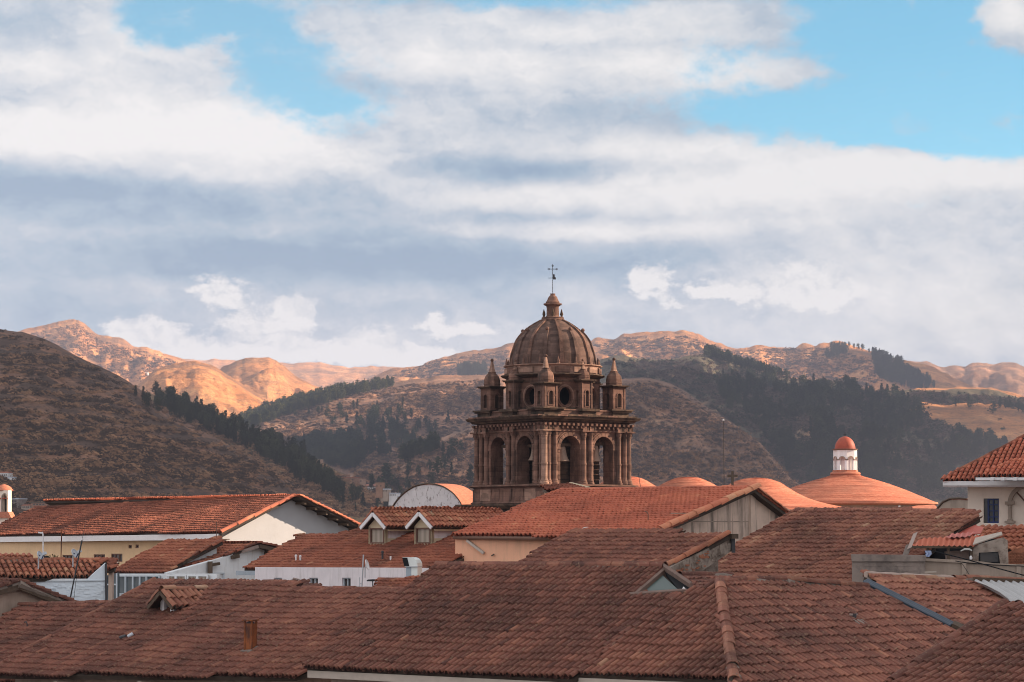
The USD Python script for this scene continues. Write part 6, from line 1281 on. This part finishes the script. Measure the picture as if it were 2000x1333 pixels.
um = thing('table', 'small black round table top between the foreground ridge and the white wall', 'table'); c = at(728, 1134.5, 90); part(um, 'top', lathe([(.01, c[2] + .05), (.16, c[2] + .04), (.21, c[2]), (.20, c[2] - .02), (.01, c[2] - .02)], 20, [c[0], c[1], 0]), 'black'); part(um, 'leg', tube([c, c - Z * .4], .02, 6), 'dark_iron')
# poles on the left
lp = thing('lamp_pole', 'thin white lamp pole with a small lamp head, left of the dishes', 'lamp'); part(lp, 'pole', tube([at(84.5, 1094, 86), at(84, 1043, 86)], .022, 8), 'white_paint'); part(lp, 'arm', tube([at(84, 1043.5, 86), at(83, 1040, 86), at(78, 1040.5, 86)], .018, 6), 'white_paint'); part(lp, 'lamp_head', obox(at(79.5, 1041, 86), unit([1, .1, -.12]), [0, 1, 0], Z, .075, .03, .022), 'white_paint')
rp = thing('rusty_pole', 'thin rusty iron pole between the two left dishes', 'pole'); part(rp, 'rod', tube([at(119, 1096, 85.5), at(120.6, 1035, 85.5)], .018, 6), 'rust')
rp = thing('rusty_pole', 'short thin rod standing above the ochre wall, left of the white gable', 'pole'); part(rp, 'rod', tube([at(423, 1056, 118), at(422.6, 1019, 118)], .018, 6), 'brown_frame')
ap_ = thing('aerial_pole', 'long dark leaning aerial pole in front of the white brick house', 'aerial'); p0, p1, p2 = at(135, 1180, 79.5), at(160.5, 1054, 79.5), at(168, 1018, 79.5)
part(ap_, 'pole', tube([p0, p1], .022, 8), 'dark_iron'); part(ap_, 'whip', tube([p1, p2], [.008, .004], 5), 'dark_iron'); part(ap_, 'joint', tube([p1 - (p1 - p0) * .012, p1 + (p1 - p0) * .018], .03, 8), 'white_paint'); part(ap_, 'guy_wire', tube([at(143, 1180, 80), at(149, 1130, 80)], .007, 4), 'dark_iron')
pt = thing('potted_plant', 'straggly shrub between the left dish and the rusty pole', 'plant'); r_ = np.random.default_rng(8)
c0 = at(105, 1095, 85.5); lv = []
for i in range(70):
    c = c0 + np.array([r_.normal(0, .12), r_.normal(0, .08), abs(r_.normal(.07, .06))]); d = unit(r_.normal(size=3)); e = unit(np.cross(d, r_.normal(size=3))); lv.append((np.array([c - d * .035, c + e * .014, c + d * .035, c - e * .014]), np.array([[0, 1, 2, 3]])))
part(pt, 'foliage', cat_mesh(lv), 'leaf_green'); part(pt, 'stem', [tube([c0 - Z * .1, c0 + np.array([x, 0, .16])], .008, 4) for x in (-.12, -.03, .06, .14)], 'timber')
wt = thing('water_tank', 'dark tank behind the leftmost dish', 'tank'); c = at(86, 1095, 88); part(wt, 'body', lathe([(.01, c[2] + .16), (.17, c[2] + .14), (.20, c[2] + .10), (.20, c[2] - .15)], 16, [c[0], c[1], 0]), 'black', smooth=40)
# cross and pole right of the tower
cx = thing('wooden_cross', 'dark wooden cross rising behind the orange ridge, left of the bell-shaped dome', 'cross'); part(cx, 'post', bar(at(1430.5, 965, 140), at(1430.5, 920.5, 140), .13), 'timber'); part(cx, 'arm', bar(at(1421, 930, 140) , at(1440.5, 930, 140), .12), 'timber')
tp = thing('flag_pole', 'very thin tall pole with a white tip right of the tower', 'pole'); part(tp, 'pole', tube([at(1414.5, 965, 140), at(1413, 822, 140)], .014, 6), 'timber'); c = at(1413, 821, 140); b_ = trimesh.creation.icosphere(1, .05); part(tp, 'tip', (b_.vertices + c, b_.faces), 'white_paint')

# ------------------------------------------------------------------ hillside houses, each with its roof, walls and openings
plain('adobe', (.26, .145, .10), vary=.25, scale=.4); plain('far_white', (.62, .60, .60), vary=.1, scale=.4); plain('tin', (.42, .44, .50), vary=.15, scale=.5, rough=.45, metallic=.3); plain('far_tile', (.30, .105, .062), vary=.3, scale=.5); plain('adobe_pale', (.36, .24, .18), vary=.2, scale=.4)
def hill_house(h, px, py, w_px, h_px, wall, roof, kind, label, phi=20, depth=1.3):
    p = h.hit(px, py)
    if p is None: p = at(px, py, 700)
    Y = p[1]; s = Y / FPX; w, hh = w_px * s, h_px * s; u, n_ = E1(phi), E2(phi); t = thing('hillside_house', label, 'house', 'houses on the far hillsides', p)
    part(t, 'wall', obox(p + Z * (hh * .5 - 1.2) + n_ * w * .25, u, n_, Z, w / 2, w * .5 * depth * .7, hh * .5 + 1.2), wall)
    if kind == 'flat': part(t, 'roof', obox(p + Z * (hh + .12) + n_ * w * .25, u, n_, Z, w * .53, w * .5 * depth * .74, .14), roof)
    else:
        o, a = p + Z * hh + n_ * w * .25, w * .54; d = w * .5 * depth * .75; pk = hh * .38
        v = np.array([o - u * a + n_ * d, o + u * a + n_ * d, o + u * a - n_ * d, o - u * a - n_ * d, o - u * a + Z * pk, o + u * a + Z * pk]); part(t, 'roof', (v, np.array([[0, 1, 5], [0, 5, 4], [2, 3, 4], [2, 4, 5], [1, 2, 5], [3, 0, 4], [0, 2, 1], [0, 3, 2]])), roof)
    for x in np.linspace(-.3, .3, 2 if w_px < 16 else 4): part(t, 'window', obox(p + u * w * x + n_ * (w * .5 * depth * .7 + w * .25 + .03) + Z * hh * .52, u, n_, Z, w * .055, .06, hh * .17), 'dark_pane')
nh, ts_ = near_hill, tree_spur
HH = [(nh, 18, 933, 20, 8, 'far_white', 'far_tile', 'gable', 'highest of the small houses on the left slope, red roofed'), (nh, 30, 942, 14, 8, 'far_white', 'tin', 'flat', 'white house just below the red-roofed one on the left slope'), (nh, 38, 984, 34, 8, 'grey_block', 'tin', 'flat', 'long grey shed beside the left belfry'), (nh, 92, 989, 34, 6, 'adobe', 'timber', 'flat', 'low dark house above the left end of the long tile roof'), (nh, 131, 988, 24, 8, 'far_white', 'tin', 'flat', 'pale flat-roofed house above the left end of the long tile roof'), (nh, 62, 994, 20, 6, 'tan_render', 'far_tile', 'gable', 'small tan house next to the long grey shed'),
      (ts_, 608, 901, 14, 5, 'adobe', 'adobe', 'flat', 'upper adobe house on the wooded spur'), (ts_, 624, 906, 16, 6, 'adobe_pale', 'tan_render', 'flat', 'pale adobe house beside the upper one on the wooded spur'), (ts_, 676, 936, 16, 6, 'adobe', 'adobe', 'flat', 'adobe house at the top of the village row right of the wooded spur'), (ts_, 690, 944, 26, 9, 'adobe', 'far_tile', 'flat', 'wide brick house in the village row on the spur'), (ts_, 706, 946, 18, 9, 'adobe_pale', 'adobe', 'flat', 'tall brick house right of the wide one on the spur'), (ts_, 722, 958, 22, 5, 'far_white', 'tin', 'flat', 'pale tin-roofed house in the middle of the village row'), (ts_, 734, 962, 30, 11, 'adobe', 'far_tile', 'gable', 'largest brick house of the village row, red roofed'), (ts_, 744, 955, 14, 10, 'adobe', 'adobe', 'flat', 'narrow brick house standing above the largest one'), (ts_, 755, 962, 16, 5, 'tan_render', 'tin', 'flat', 'tin-roofed house at the lower end of the village row'), (ts_, 772, 970, 18, 5, 'far_white', 'tin', 'flat', 'last pale house of the village row, beside the vaulted chapel'), (ts_, 785, 976, 18, 5, 'adobe', 'tin', 'flat', 'dark house half hidden behind the vaulted chapel'), (left_peaks, 288, 733, 6, 3, 'far_white', 'far_white', 'gable', 'tiny white house at the foot of the sunlit peak')]
for q in HH: hill_house(*q)

# ------------------------------------------------------------------ trees
def leaf_look(name, a, b):
    nodes = {'o': ('object_info', {}), 'g': ('geometry', {}), 'n': ('noise_texture', {'scale': .35, 'detail': 3.0}), 'ad': ('math', {'math_type': 'add'}), 'sb': ('math', {'math_type': 'multiply', 'value2': .5}), 'r': ('rgb_ramp', {'ramp': [(.25, a), (.75, b)]}),
             'd': ('diffuse_bsdf', {}), 't': ('translucent_bsdf', {}), 'x': ('mix_closure', {'fac': .25})}
    look(name, nodes, [('g.position', 'n.vector'), ('n.fac', 'ad.value1'), ('o.random', 'ad.value2'), ('ad.value', 'sb.value1'), ('sb.value', 'r.fac'), ('r.color', 'd.color'), ('r.color', 't.color'), ('d.BSDF', 'x.closure1'), ('t.BSDF', 'x.closure2')], surface='x.closure')
leaf_look('dark_needles', (.022, .028, .017), (.046, .052, .028)); leaf_look('gum_leaves', (.030, .040, .026), (.070, .078, .042)); leaf_look('belt_leaves', (.060, .070, .030), (.15, .145, .058))
def crown_mesh(h, rad, shape, n, seed, size, clumps=26):
    r_ = np.random.default_rng(seed); vs, fs = [], []; k = 0
    t = r_.uniform(.10, 1, clumps) ** (.8 if shape == 'cone' else .65); cz = h * t
    env = {'cone': lambda q: (1.04 - q) ** .75, 'gum': lambda q: .35 + .75 * np.sin(np.pi * np.clip(q * .88 + .06, 0, 1)), 'round': lambda q: .3 + .85 * np.sin(np.pi * np.clip(q * .9 + .05, 0, 1)) ** .7}[shape]
    a = r_.uniform(0, math.tau, clumps); rr = rad * env(t) * r_.uniform(.25, 1, clumps); C = np.stack([rr * np.cos(a), rr * np.sin(a), cz], -1); cs = rad * r_.uniform(.28, .55, clumps) * (env(t) * .6 + .4)
    for c, s in zip(C, cs):
        for _ in range(n // clumps):
            p = c + r_.normal(size=3) * s * [.6, .6, .75]; d = unit(r_.normal(size=3) + [0, 0, .3]); e = unit(np.cross(d, r_.normal(size=3))); z = size * r_.uniform(.6, 1.3)
            vs += [p - d * z, p + e * z * .6, p + d * z, p - e * z * .6]; fs.append([k, k + 1, k + 2, k + 3]); k += 4
    return np.array(vs), np.array(fs)
def tree_proto(name, label, loc, h, rad, shape, seed, mat, n=420, size=.55, group=None):
    path = uniq('/World', name); x = UsdGeom.Xform.Define(stage, path); x.SetXformOpOrder([]); place(x, loc); tag(x, label, 'tree', group); ORIGIN[path] = np.zeros(3)
    part(path, 'trunk', tube([(0, 0, -1.5), (.1, 0, h * .35), (0, .1, h * .92)], [h * .022, h * .015, h * .004], 6), 'timber'); part(path, 'crown', crown_mesh(h, rad, shape, n, seed, size), mat)
    return path
def scatter(h, region, n, seed, gaps=0.0):
    """places on a hillside inside a region of the photograph"""
    poly = Polygon(region); x0, y0, x1, y1 = poly.bounds; r_ = np.random.default_rng(seed); out = []; tries = 0
    while len(out) < n and tries < n * 40:
        tries += 1; q = (r_.uniform(x0, x1), r_.uniform(y0, y1))
        if poly.contains(Point(q)):
            p = h.hit(*q)
            if p is not None and (not gaps or meshkit.fbm(np.array([q[0] / 46, q[1] / 30, seed * .1]), 3, 77) > gaps): out.append((q, p))
    return out
ORD = 'first second third fourth fifth sixth seventh eighth ninth tenth eleventh twelfth thirteenth fourteenth fifteenth sixteenth seventeenth'.split()
def grove(name, places, kinds, label, group, hmin, hmax, seed):
    """trees one can tell apart: the first of each kind is built, the rest refer to it"""
    r_ = np.random.default_rng(seed); first = {}
    for i, (q, p) in enumerate(places):
        k = int(r_.integers(len(kinds))); sc = r_.uniform(hmin, hmax) / kinds[k][0]
        if k not in first:
            first[k] = tree_proto(name, label.replace('#', ORD[i] if i < len(ORD) else ''), p, *kinds[k][:5], n=kinds[k][5], size=kinds[k][6], group=group)
            m_ = Gf.Matrix4d(1.0); m_.Set(sc, 0, 0, 0, 0, sc, 0, 0, 0, 0, sc, 0, *map(float, p), 1); stage.GetPrimAtPath(first[k]).GetAttribute('xformOp:transform:place').Set(m_)
        else:
            copy_tree(first[k], p, r_.uniform(0, 6.28), (sc * r_.uniform(.8, 1.2), sc * r_.uniform(.8, 1.2), sc), label.replace('#', ORD[i] if i < len(ORD) else ''), group, name)
def copy_tree(src, loc, rz, s, label, group, name):
    path = uniq('/World', name); x = UsdGeom.Xform.Define(stage, path); x.GetPrim().GetReferences().AddInternalReference(Sdf.Path(src)); x.GetPrim().SetInstanceable(True)
    c, n = math.cos(rz), math.sin(rz); m_ = Gf.Matrix4d(1.0); m_.Set(c * s[0], n * s[0], 0, 0, -n * s[1], c * s[1], 0, 0, 0, 0, s[2], 0, *map(float, loc), 1)
    x.GetPrim().CreateAttribute('xformOp:transform:place', Sdf.ValueTypeNames.Matrix4d).Set(m_)
    tag(x, label, 'tree', group); return path
def forest(name, label, sets, kinds, seed):
    """a wood that reads as one mass"""
    path = uniq('/World', name); pi = UsdGeom.PointInstancer.Define(stage, path); tag(pi, label, 'wood', kind='stuff'); ORIGIN[path] = np.zeros(3)
    UsdGeom.Scope.Define(stage, path + '/kinds'); protos = []
    for i, k in enumerate(kinds):
        kp = f'{path}/kinds/tree' if i == 0 else f'{path}/kinds/tree_{i:03d}'; UsdGeom.Xform.Define(stage, kp); protos.append(kp); TAKEN[(kp, 'crown')] = 0
        part(kp, 'crown', crown_mesh(k[0], k[1], k[2], k[5], k[3], k[6]), k[4]); part(kp, 'trunk', tube([(0, 0, -2), (0, 0, k[0] * .8)], [k[0] * .02, k[0] * .006], 4, cap=False), 'timber')
    r_ = np.random.default_rng(seed); P, I, Sx, O = [], [], [], []
    for pl_, lo, hi in sets:
        for q, p in pl_:
            k = int(r_.integers(len(kinds))); s = r_.uniform(lo, hi) / kinds[k][0]; a = r_.uniform(0, math.pi)
            P.append(Gf.Vec3f(*map(float, p))); I.append(k); Sx.append(Gf.Vec3f(s * r_.uniform(.85, 1.3), s * r_.uniform(.85, 1.3), s)); O.append(Gf.Quath(math.cos(a), 0, 0, math.sin(a)))
    pi.CreatePrototypesRel().SetTargets([Sdf.Path(k) for k in protos]); pi.CreatePositionsAttr(P); pi.CreateProtoIndicesAttr(I); pi.CreateScalesAttr(Sx); pi.CreateOrientationsAttr(O)
NEEDLE = [(14, 2.6, 'cone', 301, 'dark_needles', 520, .62), (12, 2.9, 'gum', 302, 'gum_leaves', 520, .60), (15, 2.1, 'cone', 303, 'dark_needles', 520, .55), (10, 2.6, 'round', 304, 'gum_leaves', 520, .55)]
sp1 = scatter(tree_spur, [(300, 800), (330, 792), (400, 828), (450, 846), (520, 875), (560, 895), (600, 915), (640, 945), (665, 975), (640, 965), (600, 945), (560, 925), (500, 890), (440, 858), (380, 835)], 215, 401)
sp2 = scatter(tree_spur, [(288, 768), (330, 783), (420, 822), (510, 860), (600, 895), (600, 905), (510, 872), (420, 832), (330, 795)], 75, 402)
VILLAGE = Polygon([(596, 880), (640, 893), (680, 918), (720, 940), (800, 960), (800, 992), (740, 990), (690, 972), (640, 925), (596, 915)])
open_ = lambda pl_: [x for x in pl_ if not VILLAGE.contains(Point(x[0]))]
grove('pine_tree', open_(sp1 + sp2), NEEDLE, 'dark tree in the thick belt climbing the spur behind the left hill', 'dark trees along the left spur', 4.2, 9.0, 403)
sp3 = scatter(tree_spur, [(560, 930), (640, 905), (720, 955), (770, 995), (760, 1010), (680, 1010), (620, 960)], 60, 404)
sp3 = open_(sp3)
grove('scattered_tree', sp3, NEEDLE, 'single dark tree on the open grass below the tree belt', 'scattered trees on the spur grass', 3.2, 7.0, 405)
nhs = sorted(scatter(near_hill, [(262, 775), (300, 790), (318, 808), (280, 800)], 5, 406), key=lambda x: x[0][0]); grove('hill_tree', nhs, NEEDLE, '# tree from the left on the rim of the left hill before the tree belt', 'trees on the rim of the left hill', 3.5, 5.5, 407)
sk_ = [(1386, 692), (1640, 676), (1650, 678), (1658, 680), (1668, 683), (1676, 684), (1684, 686), (1697, 690), (1704, 692), (1710, 694), (1722, 698), (1730, 701), (1737, 704), (1744, 707), (1750, 709), (1760, 711), (1715, 697)]
FARK = [(16, 4.2, 'round', 311, 'gum_leaves', 260, 1.2), (18, 3.4, 'gum', 312, 'gum_leaves', 260, 1.2), (17, 3.2, 'cone', 313, 'dark_needles', 260, 1.1)]
grove('ridge_tree', [(q, centre_ridge.hit(q[0], q[1])) for q in sorted(sk_[1:]) if centre_ridge.hit(q[0], q[1]) is not None], FARK, '# tree from the left of those standing against the sky on the right ridge', 'trees on the right skyline', 6, 11, 408)
belt = scatter(belt_hill, [(466, 830), (470, 824), (520, 804), (580, 786), (640, 772), (700, 762), (765, 752), (770, 758), (700, 772), (640, 790), (580, 806), (500, 836), (480, 842)], 800, 409)
BK = [(17, 3.4, 'gum', 321, 'belt_leaves', 240, 1.0), (19, 3.0, 'cone', 322, 'belt_leaves', 240, 1.0), (15, 3.6, 'round', 323, 'gum_leaves', 240, 1.0)]
forest('tree_belt', 'long diagonal belt of olive green trees across the middle hills', [(belt, 5.5, 10.5)], BK, 410)
val = scatter(belt_hill, [(575, 875), (620, 860), (690, 855), (720, 880), (700, 922), (640, 912), (590, 890)], 520, 411, .40) + scatter(belt_hill, [(720, 850), (770, 830), (800, 855), (760, 900), (720, 890)], 70, 412) + scatter(belt_hill, [(712, 835), (735, 800), (745, 806), (728, 840)], 26, 413) + scatter(belt_hill, [(560, 812), (780, 790), (900, 830), (850, 880), (780, 880), (690, 845)], 70, 414) + scatter(front_spur, [(780, 905), (830, 880), (858, 868), (850, 885), (800, 900)], 40, 415) + scatter(front_spur, [(700, 960), (900, 870), (920, 950), (760, 990)], 26, 416)
cl = scatter(centre_ridge, [(895, 722), (950, 720), (950, 735), (895, 738)], 110, 417)
forest('valley_wood', 'dark wood filling the valley bottom left of the tower', [(val, 5, 10)], FARK, 418)
forest('high_wood', 'small dark plantation high on the slope just left of the dome', [(cl, 7, 12)], FARK, 419)
w1 = scatter(wood_hill, [(1400, 760), (1480, 740), (1600, 765), (1690, 800), (1770, 870), (1760, 975), (1560, 960), (1520, 890), (1480, 840), (1420, 800)], 850, 420, .44)
w2 = scatter(wood_hill, [(1690, 770), (1760, 770), (1800, 800), (1800, 840), (1740, 850), (1700, 820)], 170, 421) + scatter(wood_hill, [(1860, 840), (1900, 815), (1960, 820), (1965, 870), (1890, 905), (1850, 890)], 210, 422) + scatter(wood_hill, [(1960, 805), (2000, 800), (2000, 850), (1970, 835)], 60, 423) + scatter(wood_hill, [(1780, 880), (1850, 870), (1870, 960), (1790, 975)], 80, 424) + scatter(wood_hill, [(1460, 730), (1600, 752), (1690, 775), (1690, 800), (1450, 760)], 130, 425)
w3 = scatter(wood_hill, [(1375, 690), (1400, 694), (1450, 712), (1540, 738), (1560, 746), (1530, 742), (1440, 718), (1380, 700)], 120, 426)
w4 = scatter(centre_ridge, [(1705, 695), (1735, 702), (1790, 735), (1830, 760), (1780, 762), (1712, 742)], 260, 427) + scatter(centre_ridge, [(1618, 685), (1650, 680), (1655, 690), (1630, 702), (1612, 700)], 40, 428)
w6 = scatter(wood_hill, [(1400, 720), (1650, 760), (1780, 790), (2000, 830), (2000, 975), (1570, 970), (1480, 850)], 260, 432, .5)
w5 = scatter(wood_hill, [(1650, 748), (1680, 752), (1678, 772), (1652, 770)], 30, 429) + scatter(sunny_slope, [(1800, 775), (2000, 790), (2000, 812), (1900, 806), (1800, 790)], 16, 430)
forest('hillside_wood', 'dark green wood covering the slope behind the lantern dome', [(w1 + w2 + w5, 5, 10), (w6, 3.5, 7.5), (w3, 6, 10), (w4, 8, 14)], FARK, 431)

# ------------------------------------------------------------------ scrub and tussocks on the dry slopes
leaf_look('scrub_leaves', (.066, .042, .031), (.12, .075, .052)); leaf_look('straw', (.27, .150, .088), (.43, .25, .145)); leaf_look('scrub_far', (.085, .060, .052), (.155, .105, .082))
def bush(rx, h, n, seed, size):
    r_ = np.random.default_rng(seed); vs, fs = [], []
    for k in range(n):
        p = r_.normal(size=3) * [rx * .45, rx * .45, h * .3] + [0, 0, h * .42]; d = unit(r_.normal(size=3) + [0, 0, .8]); e = unit(np.cross(d, r_.normal(size=3))); z = size * r_.uniform(.6, 1.3)
        vs += [p - d * z, p + e * z * .7, p + d * z, p - e * z * .7]; fs.append([4 * k, 4 * k + 1, 4 * k + 2, 4 * k + 3])
    return np.array(vs), np.array(fs)
def ground_cover(name, label, h, region, n, seed, smin, smax, mats, band=0.0):
    """bushes and grass heads spread over a slope, thicker along its terraces"""
    poly = Polygon(region); x0, y0, x1, y1 = poly.bounds; r_ = np.random.default_rng(seed)
    q = np.c_[r_.uniform(x0, x1, n * 4), r_.uniform(y0, y1, n * 4)]; q = q[shapely.contains_xy(poly, q[:, 0], q[:, 1])]; P = []
    for a, b in q:
        p = h.hit(a, b)
        if p is not None: P.append(p)
    P = np.array(P); j = r_.uniform(-.5, .5, (len(P), 3)) * (P[:, 1:2] / 700) * [1, 0, 0]; P = P + j
    w = meshkit.fbm(np.c_[P[:, 0] / 40, P[:, 1] / 90, P[:, 2] / 12], 4, seed) + band * (.5 + .5 * np.sin(P[:, 2] * 1.5 + 5 * meshkit.fbm(np.c_[P[:, :2] / 60, P[:, 2:] * 0], 3, seed + 2))) * .35
    P = P[np.argsort(-(w + r_.normal(0, .12 if band else .16, len(w))))[:n]]
    path = uniq('/World', name); pi = UsdGeom.PointInstancer.Define(stage, path); tag(pi, label, 'scrub', kind='stuff'); ORIGIN[path] = np.zeros(3); UsdGeom.Scope.Define(stage, path + '/kinds'); protos = []
    for i, m in enumerate(mats):
        kp = f'{path}/kinds/bush' + (f'_{i:03d}' if i else ''); UsdGeom.Xform.Define(stage, kp); protos.append(kp); part(kp, 'foliage', bush(1.0, .9, 40, seed + i, .26), m)
    k = r_.integers(len(mats), size=len(P)); s = r_.uniform(smin, smax, len(P)) * r_.uniform(.6, 1.2, len(P)); wd = r_.uniform(.9, 2.2, len(P)); a = r_.uniform(-.4, .4, len(P))
    pi.CreatePrototypesRel().SetTargets([Sdf.Path(x) for x in protos]); pi.CreatePositionsAttr(Vt.Vec3fArray.FromNumpy((P + [0, 0, -.05]).astype(np.float32))); pi.CreateProtoIndicesAttr(Vt.IntArray.FromNumpy(k.astype(np.int32)))
    pi.CreateScalesAttr(Vt.Vec3fArray.FromNumpy(np.c_[s * wd, s, s].astype(np.float32))); pi.CreateOrientationsAttr([Gf.Quath(float(math.cos(x / 2)), 0, 0, float(math.sin(x / 2))) for x in a])
ground_cover('scrub', 'dark scrub and pale grass heads in terraces over the left hill', near_hill, [(0, 648), (90, 668), (190, 718), (290, 775), (380, 838), (480, 890), (600, 960), (690, 1010), (690, 1030), (0, 1030)], 9000, 501, .45, 1.15, ['scrub_leaves', 'scrub_leaves', 'straw'], 1.0)
ground_cover('scrub', 'scrub and grass heads on the spur below the tree belt', tree_spur, [(300, 780), (450, 840), (600, 895), (700, 945), (790, 990), (790, 1020), (600, 1000)], 3500, 502, .5, 1.2, ['scrub_leaves', 'straw', 'straw'])
ground_cover('scrub', 'scrub on the middle hillside left of the tower', belt_hill, [(470, 830), (640, 780), (800, 752), (950, 742), (950, 830), (850, 870), (700, 925), (560, 880)], 8000, 503, .7, 1.7, ['scrub_far', 'scrub_far', 'straw'])
ground_cover('scrub', 'scrub on the long spur behind the tower', front_spur, [(690, 930), (800, 893), (925, 838), (1150, 764), (1262, 742), (1330, 764), (1420, 826), (1480, 866), (1560, 952), (1560, 975), (690, 1000)], 12000, 504, .5, 1.4, ['scrub_far', 'scrub_far', 'straw'])
ground_cover('scrub', 'low brush covering the wooded slope on the right', wood_hill, [(1184, 708), (1300, 706), (1386, 693), (1490, 726), (1650, 752), (1790, 765), (2000, 782), (2000, 975), (1560, 975), (1480, 860), (1330, 760), (1200, 745)], 9000, 505, 1.2, 3.0, ['scrub_far', 'gum_leaves', 'scrub_far'])
ground_cover('scrub', 'sparse scrub on the sunlit peaks at the left', left_peaks, [(60, 652), (150, 634), (200, 668), (300, 692), (345, 708), (300, 760), (200, 720), (100, 672)], 1300, 506, 1.2, 2.6, ['scrub_far', 'straw'])
ground_cover('scrub', 'sparse scrub on the sunlit ridge right of the dome', centre_ridge, [(1160, 675), (1230, 660), (1340, 658), (1420, 685), (1600, 680), (1740, 710), (1700, 760), (1400, 710), (1200, 705)], 2600, 507, 1.2, 2.8, ['scrub_far', 'scrub_far', 'straw'])
ground_cover('scrub', 'sparse scrub on the ridge left of the dome', centre_ridge, [(760, 735), (850, 705), (990, 685), (990, 735), (860, 742)], 1200, 508, 1.2, 2.8, ['scrub_far', 'scrub_far', 'straw'])
